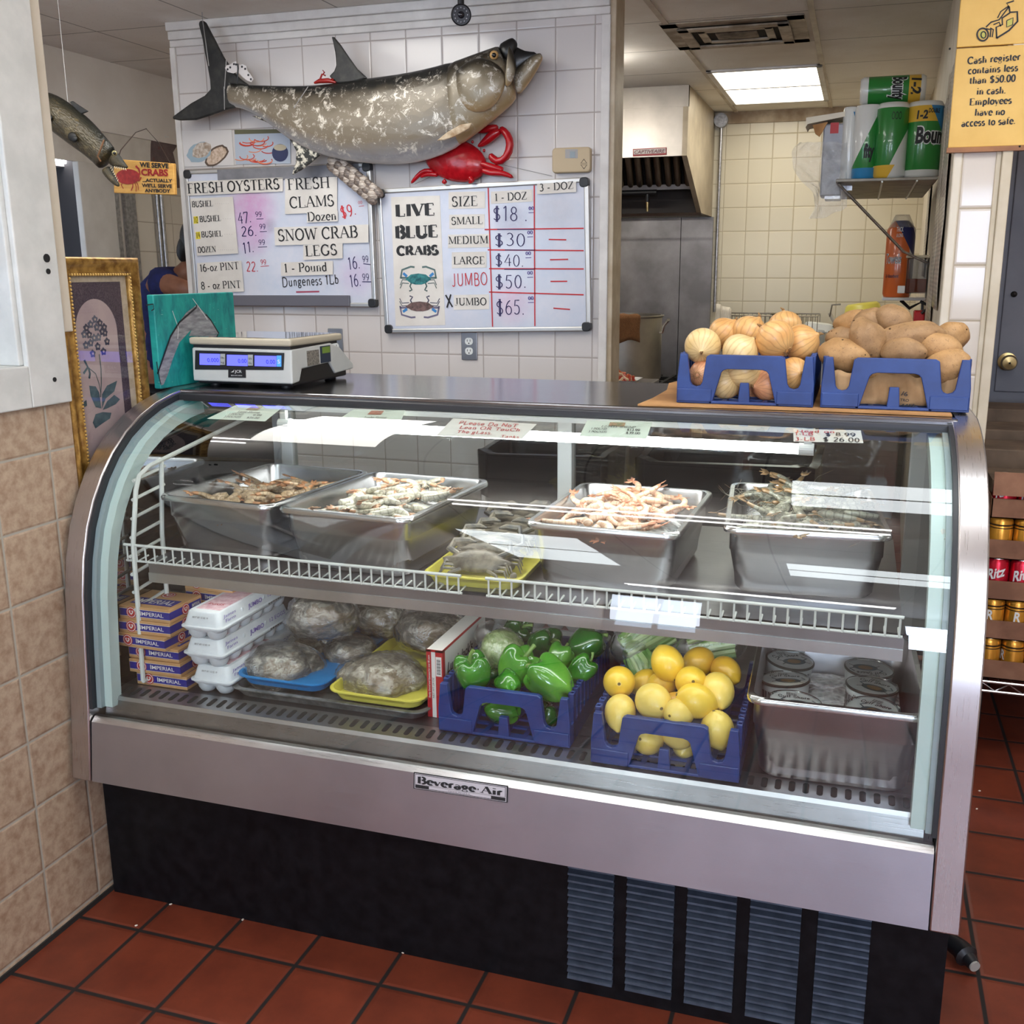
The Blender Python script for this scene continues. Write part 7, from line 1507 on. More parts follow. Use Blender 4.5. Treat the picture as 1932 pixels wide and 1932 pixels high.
# ------------------------------------------------------------------ yellow cash notice on the pilaster
def cash_sign():
 Y = 3.118; t = thing('cash_sign', 'two-panel yellow notice about cash with a video camera drawing', 'sign', (.4, Y, 1.8)); SY = mottled('yellow_board', rgb(222, 176, 84), rgb(234, 190, 100), 7, .5); x0, x1 = onY(1804, 100, Y).x, .66
 zb = onY(1790, 279, Y).z; zm = onY(1800, 91, Y).z
 MB().box((x0, Y, zb), (x1, Y + .016, zm - .0015)).build('notice_panel', SY, t, bevel=.002); MB().box((x0, Y, zm + .0015), (x1, Y + .016, zm + .25)).build('picture_panel', SY, t, bevel=.002); MB().box((x0 - .003, Y - .004, zb - .013), (x1 + .003, Y + .02, zb)).build('notice_rail', mottled('brown_rail', rgb(140, 88, 44), rgb(176, 116, 62), 12, .5), t)
 for s, a, b in (('Cash register', (1825, 121), (1925.5, 113)), ('contains less', (1826, 139.8), (1921, 133.5)), ('than $50.00', (1828.6, 158.4), (1916, 153.7)), ('in cash.', (1842, 178.6), (1898, 176)), ('Employees', (1828.6, 198.8), (1909, 195)), ('have no', (1838.5, 218.3), (1896, 216.5)), ('access to safe.', (1813.7, 239), (1916, 233.5))):
  serif(s, onY(*a, Y), onY(*b, Y), pxh(*a, 12.5, Y), FRONT, INK, t, bold=1.5)
 Z8 = lambda x, y: (1500 + .31057 * x, .31057 * y); PG = plain('pale_green_print', rgb(196, 190, 90), .6)
 flat_px([Z8(*p) for p in ((1130, 190), (1160, 160), (1200, 140), (1240, 90), (1300, 40), (1340, 70), (1345, 130), (1240, 230), (1180, 220), (1140, 230))], Y - .0012, 'drawing_fill', SY, t, .0004)
 flat_px([Z8(*p) for p in ((1286, 125), (1325, 108), (1322, 150), (1286, 165))], Y - .0016, 'drawing_fill', PG, t, .0004)
 flat_px([Z8(1140 + 22 * cos(a), 210 + 26 * sin(a)) for a in [2 * pi * k / 16 for k in range(16)]], Y - .0016, 'drawing_fill', PG, t, .0004)
 for pts, w in (([(1140 + 34 * cos(a), 210 + 38 * sin(a)) for a in [2 * pi * k / 20 for k in range(21)]], 8), ([(1145 + 15 * cos(a), 212 + 20 * sin(a)) for a in [2 * pi * k / 14 for k in range(15)]], 6), ([(1160, 175), (1190, 180), (1185, 225)], 7), ([(1185, 170), (1205, 180), (1198, 225)], 6), ([(1160, 165), (1190, 135), (1240, 120), (1300, 40), (1285, 20), (1330, 5)], 7), ([(1230, 110), (1250, 70), (1300, 35)], 6), ([(1300, 40), (1305, 75), (1350, 72), (1352, 130), (1300, 185), (1225, 232)], 9), ([(1225, 232), (1222, 165), (1260, 150), (1258, 110), (1305, 78)], 8), ([(1205, 150), (1240, 135), (1250, 160)], 6), ([(1286, 125), (1325, 108), (1322, 150), (1286, 165), (1286, 125)], 5)):
  m = MB(); P = [onY(*Z8(*p), Y - .002) for p in pts]; ribbon(m, [(p.x, p.z) for p in P], w * .31 * Y / FPX, 0, 0, 1, 1, 0); m.v = [V((p.x, Y - .0024, p.y)) for p in m.v]; m.build('drawing_line', INK, t)
 m = MB()
 for x, y in ((1924, 276), (1792, 92)): m.ball(onY(x, y, Y - .004), .003, 8, 6)
 m.build('notice_screw', BLACK, t, True)
cash_sign()

# ------------------------------------------------------------------ soda flats on a wire rack by the grey door
def sodas():
 X_ = .405; Y0 = 3.1; W = .40; D = .27; H = .124; ZB = onY(1870, 1262, Y0).z - .03
 rk = thing('wire_rack', 'low black and chrome wire rack under the soda flats', 'rack', (X_ + .3, Y0 + .3, 0)); CH = plain('chrome_wire', (.6, .6, .62), .2, 1.0); m = MB(); z1 = ZB - .004
 for z in (z1, z1 - .03): m.tube([(X_, Y0 - .02, z), (1.3, Y0 - .02, z)], .004, 6)
 m.tube([(X_ + k * .019, Y0 - .02, z1 - .015 + .012 * sin(k * pi / 2)) for k in range(62)], .002, 5)
 for k in range(26): m.tube([(X_ + k * .035, Y0 - .02, z1), (X_ + k * .035, 4.2, z1)], .0022, 5)
 m.build('rack_wires', CH, rk, True)
 for x in (X_ + .02, 1.25):
  for y in (Y0 + .02, 4.15): MB().cyl((x, y, 0), (x, y, z1), .012, n=10).build('rack_post', BLACK, rk, True)
 KR = mottled('soda_flat_card', rgb(124, 84, 62), rgb(150, 106, 80), 12, .75)
 KR2 = mottled('dusty_case_card', rgb(92, 76, 62), rgb(120, 100, 82), 9, .8)
 def can_proto(nm, body, top, word):
  r = .033; o = MB().lathe([(.001, 0), (.026, 0), (r, .006), (r, .106), (.029, .116), (.0275, .119), (.0275, .121), (.0262, .1205), (.025, .115), (.001, .115)], 28).build('soda_can', plain(nm, body, .25, .6), None, True, angle=35)
  m = MB(); m.lathe([(.0262, .1207), (.0278, .1215), (.0285, .118)], 28); m.build('can_rim', plain('can_rim', top, .2, 1.0), o, True)
  if word:
   t_ = on_cyl(word, o, (0, 0, 0), r, -.75, .75, .062, .032, WHITEP, .03)
   for v in t_.data.vertices: v.co.z += v.co.x * .35
  else:
   m = MB(); m.lathe([(r + .0004, .094), (r + .0004, .099)], 24); m.lathe([(r + .0004, .086), (r + .0004, .089)], 24); m.build('can_band', plain('can_dark_band', rgb(70, 50, 30), .3, .4), o, True)
   t_ = on_cyl('R', o, (0, 0, 0), r, -1.3, -.75, .055, .03, WHITEP, .03)
  return o
 CN = {'gold': can_proto('can_gold', rgb(214, 150, 52), (.8, .7, .5), None), 'red': can_proto('can_red', rgb(196, 24, 48), (.8, .75, .75), 'Ritz')}
 first = set()
 tiers = [('gold', 'lowest'), ('gold', 'second lowest'), ('red', 'middle'), ('gold', 'second highest'), ('red', 'topmost')]
 for k, (kind, nm) in enumerate(tiers):
  z = ZB + k * H; y = Y0 + .004 * (k % 2)
  t = thing('soda_flat', nm + ' cardboard flat of the soda stack by the grey door', 'soda flat', (X_ + W / 2, y + D / 2, z)); hf = .058
  m = MB(); m.box((X_, y, z), (X_ + W, y + D, z + .003)).box((X_, y, z), (X_ + W, y + .003, z + hf)).box((X_, y + D - .003, z), (X_ + W, y + D, z + hf)).box((X_, y, z), (X_ + .003, y + D, z + hf)).box((X_ + W - .003, y, z), (X_ + W, y + D, z + hf)); m.build('flat_tray', KR, t)
  for i in range(3):
   o = CN[kind] if kind not in first else dup(CN[kind]); first.add(kind)
   place(o, (X_ + .037 + i * .0665, y + .038, z + .0035), (0, 0, .25 * i - .3 + k)  if kind == 'gold' else (0, 0, -.15 + .1 * i))
   tag(o, ('red soda can' if kind == 'red' else 'gold soda can') + ' in the ' + nm + ' cardboard flat by the grey door', 'soda can', 'soda cans in the ' + nm + ' flat')
  if k < 4: MB().box((X_ + .004, y + .075, z + .06), (X_ + W - .004, y + D - .004, z + H - .001)).build('flat_contents', KR2, t)
 zt = ZB + 4 * H; t = bpy.data.objects[t.name]
 fl = MB(); fl.add([(X_, Y0 - .006, zt + .068), (X_ + W, Y0 - .006, zt + .070), (X_ + W, Y0 + .012, zt + .136), (X_, Y0 + .012, zt + .134)], [(0, 1, 2, 3)]); f = fl.build('flat_flap', KR, t); s = f.modifiers.new('thick', 'SOLIDIFY'); s.thickness = .004
 sans('2027 NO 2', V((X_ + .035, Y0 - .002, zt + .078)), V((X_ + .19, Y0 - .002, zt + .080)), .018, (0, -.965, .26), INK, t, off=.002)
 MB().box((X_ + .004, y + .075, zt + .06), (X_ + W - .004, y + D - .004, zt + .10)).build('flat_contents', KR2, t)
 for i, (yy, zz) in enumerate(((3.4, .93), (3.62, .96), (3.86, 1.0))):
  o = MB().box((X_ + .004 * i, yy, ZB), (X_ + .5, yy + .2, zz)).build('cardboard_case', KR2, None, bevel=.004); tag(o, ('nearest', 'middle', 'rearmost')[i].replace('nearest', 'first') + ' tall dusty cardboard case behind the soda flats', 'cardboard case')
sodas()
# plug and lead on the floor
def plug():
 a, b = onZ(1812, 1790, .03), onZ(1838, 1822, .025); t = thing('power_plug', 'black power plug lying on the floor at the counter end', 'plug', a); m = MB(); m.tube([a + V((-.06, .06, 0)), a, a.lerp(b, .45), a.lerp(b, .6), b], [.014, .022, .026, .016, .013], 12); m.build('plug_body', BLACK, t, True)
 m = MB(); m.cyl(b, b + (b - a).normalized() * .004, .012, n=16); m.build('plug_face', plain('plug_grey', rgb(170, 166, 158), .5), t, True); m = MB(); q = a + V((-.06, .06, 0)); m.tube([q, q + V((-.02, .1, -.015)), q + V((.0, .25, -.02)), q + V((.02, .45, -.022))], .006, 8); m.build('plug_lead', BLACK, t, True)
 m = MB(); c = a + V((-.035, .03, .016)); m.cbox(c, (.022, .012, .01)); m.build('plug_tag', WHITEP, t)
 r = random.Random(6)
 CR = plain('rice_crumb', rgb(220, 206, 190), .7)
 for k, (x, y) in enumerate(((1848, 1492), (1843, 1526), (1880, 1210), (1905, 1215), (322, 1706), (458, 1735), (760, 1797), (257, 1746))):
  p = onZ(x, y, .0018); o = MB().ball((0, 0, 0), (.004, .0028, .0018), 8, 6).build('floor_crumb', CR, None, True); o.location = p; o.rotation_euler = (0, 0, k); tag(o, 'tiny pale crumb on the red floor tiles beside the counter', 'crumb', 'crumbs on the floor')
plug()
# ------------------------------------------------------------------ pans and trays on the wire-fronted shelf
def rr3(w, d, r, z, n=5): return [(p[0], p[1], z) for p in rrect(w, d, r, n)]
def pan(name, cx, cy, z0, w, d, h, rz, label, mat=PANST, lip=.014):
 t = thing(name, label, 'pan', (cx, cy, z0), rz); m = MB(); m.at((cx, cy, z0), (0, 0, rz))
 wi, di = w - 2 * lip, d - 2 * lip
 m.loft([rr3(wi * .86, di * .88, .03, .0), rr3(wi * .9, di * .92, .035, .006), rr3(wi, di, .03, h * .62), rr3(wi + .004, di + .004, .03, h * .64), rr3(wi + .004, di + .004, .03, h * .9), rr3(wi + .008, di + .008, .03, h - .008), rr3(w - .004, d - .004, .03, h - .012), rr3(w, d, .03, h - .008), rr3(w - .002, d - .002, .03, h - .001), rr3(wi + .006, di + .006, .028, h), rr3(wi, di, .028, h - .008), rr3(wi * .92, di * .93, .03, .012)], cap=True)
 o = m.build('pan_shell', mat, t, True, angle=50)
 m = MB(); m.at((cx, cy, z0), (0, 0, rz)).loft([rr3(w + .0005, d + .0005, .03, h - .011), rr3(w + .002, d + .002, .03, h - .006), rr3(w - .004, d - .004, .03, h + .0005), rr3(wi + .006, di + .006, .028, h + .0005)], cap=False); m.build('pan_rim', steel('rim_steel', (.70, .70, .70), .22, (8, 8, 8), .02, .1), t, True, angle=60)
 return t
ZP = ZS + .0005
pan('steel_pan', -1.345, 2.085, ZP, .315, .43, .135, radians(-5), 'deep steel pan of brown shrimp nearest the wire ladder and window wall')
pan('steel_pan', -1.005, 2.045, ZP, .325, .43, .14, radians(-3.5), 'deep steel pan of pale headless shrimp beside the yellow crab tray')
pan('steel_pan', -.458, 2.075, ZP, .318, .425, .140, radians(-1.5), 'deep steel pan of pink shrimp between the yellow tray and the grey shrimp')
pan('steel_pan', -.088, 2.175, ZP, .322, .45, .142, radians(5), 'deep steel pan of grey head-on shrimp at the potato end of the shelf')
def tray(name, cx, cy, z0, w, d, h, rz, label, mat):
 t = MB(); t.at((cx, cy, z0), (0, 0, rz)).loft([rr3(w * .86, d * .92, .03, 0), rr3(w * .94, d * .96, .035, h * .75), rr3(w, d, .035, h - .003), rr3(w, d, .035, h), rr3(w * .95, d * .97, .033, h), rr3(w * .88, d * .93, .03, .004)])
 return tag(t.build(name, mat, None, True, angle=50), label, 'tray')
YT = mottled('yellow_tray_plastic', rgb(206, 196, 74), rgb(222, 212, 92), 8, .45); BT = mottled('blue_tray_plastic', rgb(22, 110, 176), rgb(34, 132, 200), 8, .4)
tray('plastic_tray', -.735, 2.075, ZP, .215, .50, .026, radians(2), 'yellow plastic tray of dark soft crabs on the upper shelf', YT)
def shrimp_mat(name, a, b, c, tail, sheen=.3):
 n = NT(name); v = n.coord('UV'); sp = n.new('SeparateXYZ'); n.set(sp, 0, v); f = n.noise(n.coord('Object'), 90, 4); col = n.ramp(f, [(.3, a), (.65, b)])
 bd = n.math('GREATER_THAN', n.math('SINE', n.math('MULTIPLY', sp.outputs[0], 44)), .82); col = n.mix(n.math('MULTIPLY', bd, .5), col, c); col = n.mix(n.math('GREATER_THAN', sp.outputs[0], .84), col, tail)
 return n.bsdf(col, .28, 0, None, Coat_Weight=sheen, Subsurface_Weight=.0)
def shrimp_mesh(mat, curl, head, seed):
 m = MB(); N = 15; L = .085 if not head else .10; pts = []; r = []; rr = random.Random(seed); x = y = 0; a = 0
 for i in range(N):
  f = i / (N - 1); pts.append((x, y, 0)); a = curl * f; x += L / N * cos(a); y += L / N * sin(a)
  base = (.0095 if head else .0088) * (1 - .62 * f ** 1.3);
  if i == 0: base *= .5 if not head else .25
  r.append(base * (1 + .07 * (i % 2)))
 rings = []
 for i in range(N):
  t = V(pts[min(i + 1, N - 1)]) - V(pts[max(0, i - 1)]); t.normalize(); nrm = V((-t.y, t.x, 0)); rings.append([V(pts[i]) + nrm * (r[i] * 1.15 * cos(q)) + V((0, 0, r[i] * .85 * sin(q))) for q in [2 * pi * k / 10 for k in range(10)]])
 m.loft(rings)
 e = V(pts[-1]); t = (e - V(pts[-2])).normalized(); nrm = V((-t.y, t.x, 0))
 for s in (-1, 0, 1):
  d = (t + nrm * .55 * s).normalized(); q = nrm * 1.0 if s == 0 else V((-d.y, d.x, 0)); P = [e, e + d * .010 + q * .0045, e + d * .021 + q * .001, e + d * .010 - q * .0045]
  m.add(P + [p + V((0, 0, .0012)) for p in P], [(0, 1, 2, 3), (7, 6, 5, 4), (0, 4, 5, 1), (1, 5, 6, 2), (2, 6, 7, 3), (3, 7, 4, 0)], [(.95, 0)] * 8)
 for i in range(2, 10):
  p = V(pts[i]); tt = (V(pts[i + 1]) - V(pts[i])).normalized(); nn = V((-tt.y, tt.x, 0)); m.tube([p + nn * r[i], p + nn * (r[i] + .006) - tt * .003], [.0011, .0005], 4)
 if head:
  m.tube([(0, 0, 0), (-.012, -.002, .001), (-.02, -.001, .002)], [.005, .003, .0006], 6)
  for s in (-1, 1): m.tube([(-.004, 0, .004 * s), (-.04, .014 * s, .012), (-.075, .035 * s, .004), (-.10, .02 * s, -.012)], [.0006, .0005, .0004, .0002], 4); m.ball((-.004, .004, .004 * s), .0018, 6, 4)
 return m.build('shrimp', mat, None, True, angle=180)
PANS = {
 'brown': ((-1.345, 2.085, radians(-5)), .27, .375, .930, .02, shrimp_mat('shrimp_brown', rgb(150, 122, 92), rgb(206, 182, 150), rgb(112, 86, 62), rgb(184, 130, 88)), False, 'brown headless shrimp in the pan nearest the wire ladder', 62),
 'pale': ((-1.005, 2.045, radians(-3.5)), .27, .375, .945, .03, shrimp_mat('shrimp_pale', rgb(176, 170, 150), rgb(222, 216, 200), rgb(130, 122, 100), rgb(210, 160, 126)), False, 'pale grey headless shrimp in the pan beside the yellow crab tray', 66),
 'pink': ((-.458, 2.075, radians(-1.5)), .265, .37, .925, .065, shrimp_mat('shrimp_pink', rgb(216, 170, 138), rgb(238, 214, 190), rgb(196, 140, 108), rgb(218, 152, 118)), False, 'pink shell-on shrimp in the pan between the yellow tray and the grey shrimp', 66),
 'grey': ((-.088, 2.175, radians(5)), .265, .39, .945, .055, shrimp_mat('shrimp_grey', rgb(104, 104, 92), rgb(170, 168, 150), rgb(66, 66, 58), rgb(150, 120, 84)), True, 'grey head-on shrimp with long feelers in the pan at the potato end', 60)}
ICE = NT('crushed_ice'); _v = ICE.coord('Object'); _vo = ICE.new('TexVoronoi'); ICE.set(_vo, 'Vector', _v); ICE.set(_vo, 'Scale', 70.0)
ICEM = ICE.bsdf(ICE.ramp(_vo.outputs[0], [(.1, rgb(150, 152, 152)), (.6, rgb(214, 218, 218))]), .12, 0, ICE.bump(_vo.outputs[0], .8, .006), Coat_Weight=.6)
def mound(name, cx, cy, rz, w, d, z, up, zb, mat, label, cat, seed, nx=22):
 rr = random.Random(seed); vs = []; fs = []; M_ = Matrix.LocRotScale(V((cx, cy, 0)), Euler((0, 0, rz)), None)
 for j in range(nx + 1):
  for i in range(nx + 1):
   u, v = i / nx * 2 - 1, j / nx * 2 - 1; k = max(0, 1 - (u * u + v * v) * .6) ; vs.append(M_ @ V((u * w / 2, v * d / 2, z + up * k + .008 * noise.noise(V((u * 4 + seed, v * 4, 0))))))
 n = nx + 1
 for j in range(nx):
  for i in range(nx): fs.append((j * n + i, j * n + i + 1, (j + 1) * n + i + 1, (j + 1) * n + i))
 m = MB(); m.add(vs, fs); bl = len(m.v); bo = [M_ @ V((sx * w / 2, sy * d / 2, zb)) for sx, sy in ((-1, -1), (1, -1), (1, 1), (-1, 1))]; m.add(bo, [(3, 2, 1, 0)])
 o = m.build(name, mat, None, True, angle=180); tag(o, label, cat, None, 'stuff'); return o
for sd, (kind, ((cx, cy, rz), w, d, z, up, mt, head, lab, cnt)) in enumerate(PANS.items()):
 mound('shrimp_ice', cx, cy, rz, w * .9, d * .9, z - .012, up * .8, ZS + .06, ICEM, 'crushed ice under the ' + kind + ' shrimp', 'ice', sd)
 protos = [shrimp_mesh(mt, 2.6, head, sd * 3), shrimp_mesh(mt, 1.3, head, sd * 3 + 1), shrimp_mesh(mt, 3.6, head, sd * 3 + 2)]; rr = random.Random(40 + sd); M_ = Matrix.Rotation(rz, 3, 'Z'); used = 0; k = 0
 nxg = int(sqrt(cnt * w / d) + .5); nyg = int(cnt / nxg + .5)
 cells = [(i, j) for i in range(nxg) for j in range(nyg)]
 for (i, j) in cells:
  u = (i + rr.uniform(.2, .8)) / nxg * 2 - 1; v = (j + rr.uniform(.2, .8)) / nyg * 2 - 1; u *= .70; v *= .76
  kk = max(0, 1 - (u * u + v * v) * .6); p = V((cx, cy, 0)) + M_ @ V((u * w / 2, v * d / 2, z + up * kk * .9 + rr.uniform(-.002, .012)))
  o = protos[k % 3] if k < 3 else dup(protos[k % 3]); k += 1
  place(o, p, (rr.uniform(-.5, .5) + (pi if rr.random() < .3 else 0), rr.uniform(-.25, .25), rr.random() * 6.28), rr.uniform(1.0, 1.2)); tag(o, lab, 'shrimp', kind + ' shrimp heaped in one steel pan')
# soft crabs on the yellow tray
CRM_ = mottled('crab_grey', rgb(70, 66, 58), rgb(126, 118, 104), 40, .4, 0, .25); CRL = mottled('crab_limb_grey', rgb(84, 84, 84), rgb(140, 132, 116), 40, .4)
def soft_crab():
 o = bpy.data.objects.new('soft_crab', None); COL.objects.link(o)
 m = MB(); out = []
 for k in range(40):
  a = 2 * pi * k / 40; r = 1.0
  x = .062 * cos(a); y = .034 * sin(a) * (1.0 if sin(a) > 0 else .8)
  if sin(a) > .1 and k % 2: x *= 1.07; y *= 1.07
  if abs(cos(a)) > .985: x *= 1.22
  out.append((x, y))
 m.loft([[(x * s, y * s, z) for x, y in out] for z, s in ((-.008, .7), (-.004, .95), (0, 1), (.007, .86), (.012, .55), (.0135, .05))]); m.build('carapace', CRM_, o, True, angle=50)
 for s in (-1, 1):
  m = MB(); m.tube([(.045 * s, .018, 0), (.07 * s, .032, .002), (.062 * s, .052, .003), (.03 * s, .056, .004), (.014 * s, .052, .004)], [.006, .008, .009, .007, .002], 8); m.build('claw', CRL, o, True)
  for k in range(3):
   m = MB(); y = .0 - k * .011; m.tube([(.045 * s, y, 0), (.068 * s, y - .004, .005), (.078 * s, y - .022, -.004)], [.004, .0032, .001], 6); m.build('leg', CRL, o, True)
  m = MB(); m.tube([(.03 * s, -.022, 0), (.052 * s, -.036, .002), (.06 * s, -.05, 0)], [.005, .004, .002], 6); m.ball((.063 * s, -.056, 0), (.008, .012, .002), 10, 6); m.build('paddle', CRL, o, True)
 return o
sc0 = soft_crab()
for k in range(7):
 o = sc0 if k == 0 else dup(sc0); y = 1.895 + k * .062
 place(o, (-.735 + .012 * sin(k * 2.1) - .004 * k, y, ZS + .040 + .002 * (k % 2)), (radians(34), radians(4 * sin(k * 1.7)), radians(3 + 6 * sin(k * 1.3))), .98)
 tag(o, ('dark soft crab at the front of the overlapping row on the yellow tray', 'dark soft crab second in the row on the yellow tray', 'dark soft crab third in the row on the yellow tray', 'dark soft crab in the middle of the row on the yellow tray', 'dark soft crab fifth in the row on the yellow tray', 'dark soft crab second from the back of the yellow tray', 'dark soft crab at the very back of the yellow tray')[k], 'crab', 'soft crabs in a row on the yellow tray')

# ------------------------------------------------------------------ lower deck
ZL = ZD + .0005
TAN = mottled('butter_carton', rgb(186, 140, 92), rgb(202, 158, 108), 12, .55); NAV = plain('carton_navy', rgb(34, 34, 132), .45); CRED = plain('carton_red', rgb(178, 42, 42), .5); CWH = plain('carton_white', rgb(222, 218, 212), .5)
def butter_proto():
 w, d, h = .137, .118, .0318; o = bpy.data.objects.new('butter_box', None); COL.objects.link(o)
 MB().box((-w / 2, 0, 0), (w / 2, d, h)).build('box_body', TAN, o, bevel=.0012)
 b = MB(); b.box((-w / 2 + .002, -.0006, h * .26), (w / 2 + .0006, 0, h * .80)).box((w / 2, -.0006, h * .26), (w / 2 + .0006, d - .004, h * .80)); b.build('box_band', NAV, o)
 e = MB(); e.box((-w / 2 + .002, -.0009, h * .24), (w / 2 + .0008, -.0004, h * .26)).box((-w / 2 + .002, -.0009, h * .80), (w / 2 + .0008, -.0004, h * .82)); e.build('box_band_edge', CWH, o)
 def heart(c, u, v, n_, r, par):
  def ring(k, mt, off):
   m = MB(); m.face3([V(c) + V(u) * (k * r * cos(a)) + V(v) * (k * r * sin(a)) + V(n_) * off for a in [2 * pi * q / 22 for q in range(22)]]); return m.build('box_emblem', mt, par)
  a = ring(1, CRED, .0010); ring(.86, CWH, .0012); ring(.74, CRED, .0014)
  hp = [(0, -.42), (.32, -.12), (.46, .16), (.36, .38), (.14, .36), (0, .2), (-.14, .36), (-.36, .38), (-.46, .16), (-.32, -.12)]
  m = MB(); m.face3([V(c) + V(u) * (x * r) + V(v) * (y * r) + V(n_) * .0016 for x, y in hp]); m.build('box_emblem', CWH, par); m = MB(); m.face3([V(c) + V(u) * (x * r * .5) + V(v) * ((y * .5 + .06) * r) + V(n_) * .0018 for x, y in hp]); m.build('box_emblem', CRED, par)
 heart((-w / 2 + .034, 0, h * .53), (1, 0, 0), (0, 0, 1), (0, -1, 0), .0138, o); heart((w / 2, d * .48, h * .53), (0, 1, 0), (0, 0, 1), (1, 0, 0), .0135, o); heart((.0, d * .76, h), (1, 0, 0), (0, 1, 0), (0, 0, 1), .017, o)
 sans('IMPERIAL', (-w / 2 + .058, -.0006, h * .40), (w / 2 - .016, -.0006, h * .40), .0092, FRONT, CWH, o, off=.0004, bold=.012); sans('I', (-w / 2 + .0575, -.0006, h * .38), (-w / 2 + .0595, -.0006, h * .38), .0115, FRONT, CWH, o, off=.0004)
 sans('IMPERIAL', (w / 2 + .0006, d * .68, h * .42), (w / 2 + .0006, d - .008, h * .42), .0085, SIDE, CWH, o, off=.0004, bold=.012)
 MB().box((-w / 2 + .014, d * .18, h), (w / 2 - .012, d * .52, h + .0005)).build('box_band', NAV, o); sans('IMPERIAL', (-w / 2 + .018, d * .24, h + .0005), (w / 2 - .016, d * .24, h + .0005), .026, (0, 0, 1), CWH, o, off=.0004, bold=.012)
 return o
bp = butter_proto(); hb = .0322
for k, (x, y, rz, lab) in enumerate(((-1.486, 1.806, 0, 'bottom butter carton of the front stack beside the egg cartons'), (-1.497, 1.80, .03, 'second butter carton up in the front stack'), (-1.502, 1.806, 0, 'third butter carton up, just under the step in the front stack'), (-1.522, 1.79, -.04, 'fourth butter carton up, pulled forward in the front stack'), (-1.513, 1.797, .02, 'fifth butter carton up in the front stack'), (-1.512, 1.80, .0, 'top butter carton of the front stack with its lid lettering showing'))):
 o = bp if k == 0 else dup(bp); place(o, (x, y, ZL + hb * k), (0, 0, rz)); tag(o, lab, 'butter carton', 'butter cartons stacked on the lower deck')
for k in range(8):
 o = dup(bp); place(o, (-1.44 + .004 * sin(k * 2), 1.945, ZL + hb * k), (0, 0, .01 * k - .1)); tag(o, 'butter carton on top of the rear stack, behind the front butter cartons' if k == 7 else 'butter carton within the rear stack, ' + ('lowest', 'second up', 'third up', 'fourth up', 'fifth up', 'sixth up', 'seventh up')[k], 'butter carton', 'butter cartons stacked on the lower deck')
FOAM = mottled('egg_foam', rgb(208, 212, 216), rgb(222, 225, 228), 16, .5); LAV = plain('lavender_ink', rgb(116, 96, 176), .6); PNK = mottled('carton_pink_print', rgb(196, 150, 160), rgb(222, 196, 200), 60, .6)
def carton_proto():
 w, d, h = .104, .295, .066; o = bpy.data.objects.new('egg_carton', None); COL.objects.link(o)
 m = MB()
 for i in (-1, 1):
  for j in range(6):
   c = (i * .0235, .026 + j * .0486, .0); m.at(c).loft([[(r * cos(a), r * sin(a), z) for a in [2 * pi * k / 16 for k in range(16)]] for z, r in ((.0, .010), (.003, .016), (.012, .0215), (.026, .0245), (.031, .0248))])
 m.at().loft([rr3(w * .9, d * .97, .012, .022, 4), rr3(w, d, .012, .029, 4), rr3(w, d, .012, .032, 4)]); m.v = [V((p.x, p.y + (d / 2 if i >= 12 * 5 * 16 else 0), p.z)) for i, p in enumerate(m.v)]
 m.build('carton_base', FOAM, o, True, angle=50)
 m = MB(); m.at((0, d / 2, 0)).loft([rr3(w + .006, d + .006, .014, .031, 4), rr3(w + .006, d + .006, .014, .034, 4), rr3(w * .96, d * .985, .014, .0355, 4), rr3(w * .80, d * .93, .012, .064, 4), rr3(w * .76, d * .91, .01, .0665, 4)]); m.build('carton_lid', FOAM, o, True, angle=40)
 MB().box((-.03, .03, .0664), (.032, d - .1, .0671)).build('carton_print', PNK, o); sans('EGGS', (-.02, .06, .0671), (.02, .06, .0671), .012, (0, 0, 1), plain('print_red', rgb(170, 60, 70), .6), o, off=.0004, bold=.02)
 a = Vector_slope = V((w * .465, 0, .045)); nr = V((.0302, 0, .0085)).normalized()
 def sl(y, z): f = (z - .0355) / (.064 - .0355); return V((w * (.48 - .08 * f) + .0004, y, z))
 sans('James', sl(.02, .052), sl(.07, .052), .007, nr, LAV, o, shear=.2); sans('Farm', sl(.024, .042), sl(.064, .042), .007, nr, LAV, o, shear=.2); sans('JUMBO', sl(.115, .044), sl(.175, .044), .010, nr, LAV, o, shear=.2, bold=.02); sans('12 EGGS', sl(.20, .046), sl(.27, .046), .009, nr, LAV, o, shear=.2)
 b = MB()
 for y, z in ((.095, .050), (.185, .050)): b.ball(tuple(sl(y, z)), (.002, .005, .005), 8, 6)
 b.build('carton_tab', FOAM, o, True); sans('BEST BY 12 02 19', (-.022, .0065, .052), (.018, .0065, .052), .004, (0, -.9, .4), INK, o, off=.004);
 b = MB();
 for k in range(16): b.box((w * .5 + .0034, .19 + k * .0035, .0305), (w * .5 + .0038, .19 + k * .0035 + (.0012 if k % 3 else .0022), .0345))
 b.build('carton_barcode', INK, o)
 return o
cp = carton_proto(); ex = (onZ(388, 1308, ZL).x)
for k, (dx, dy, rz, lab) in enumerate(((.012, .0, .0, 'bottom white foam egg carton of the stack beside the butter cartons'), (.0, -.002, .0, 'middle white foam egg carton of the stack beside the butter cartons'), (.002, -.004, .01, 'top white foam egg carton with lavender lettering beside the butter cartons'))):
 o = cp if k == 0 else dup(cp); place(o, (-1.362 + dx, 1.80 + dy, ZL + .0645 * k), (0, 0, rz)); tag(o, lab, 'egg carton', 'white foam egg cartons')
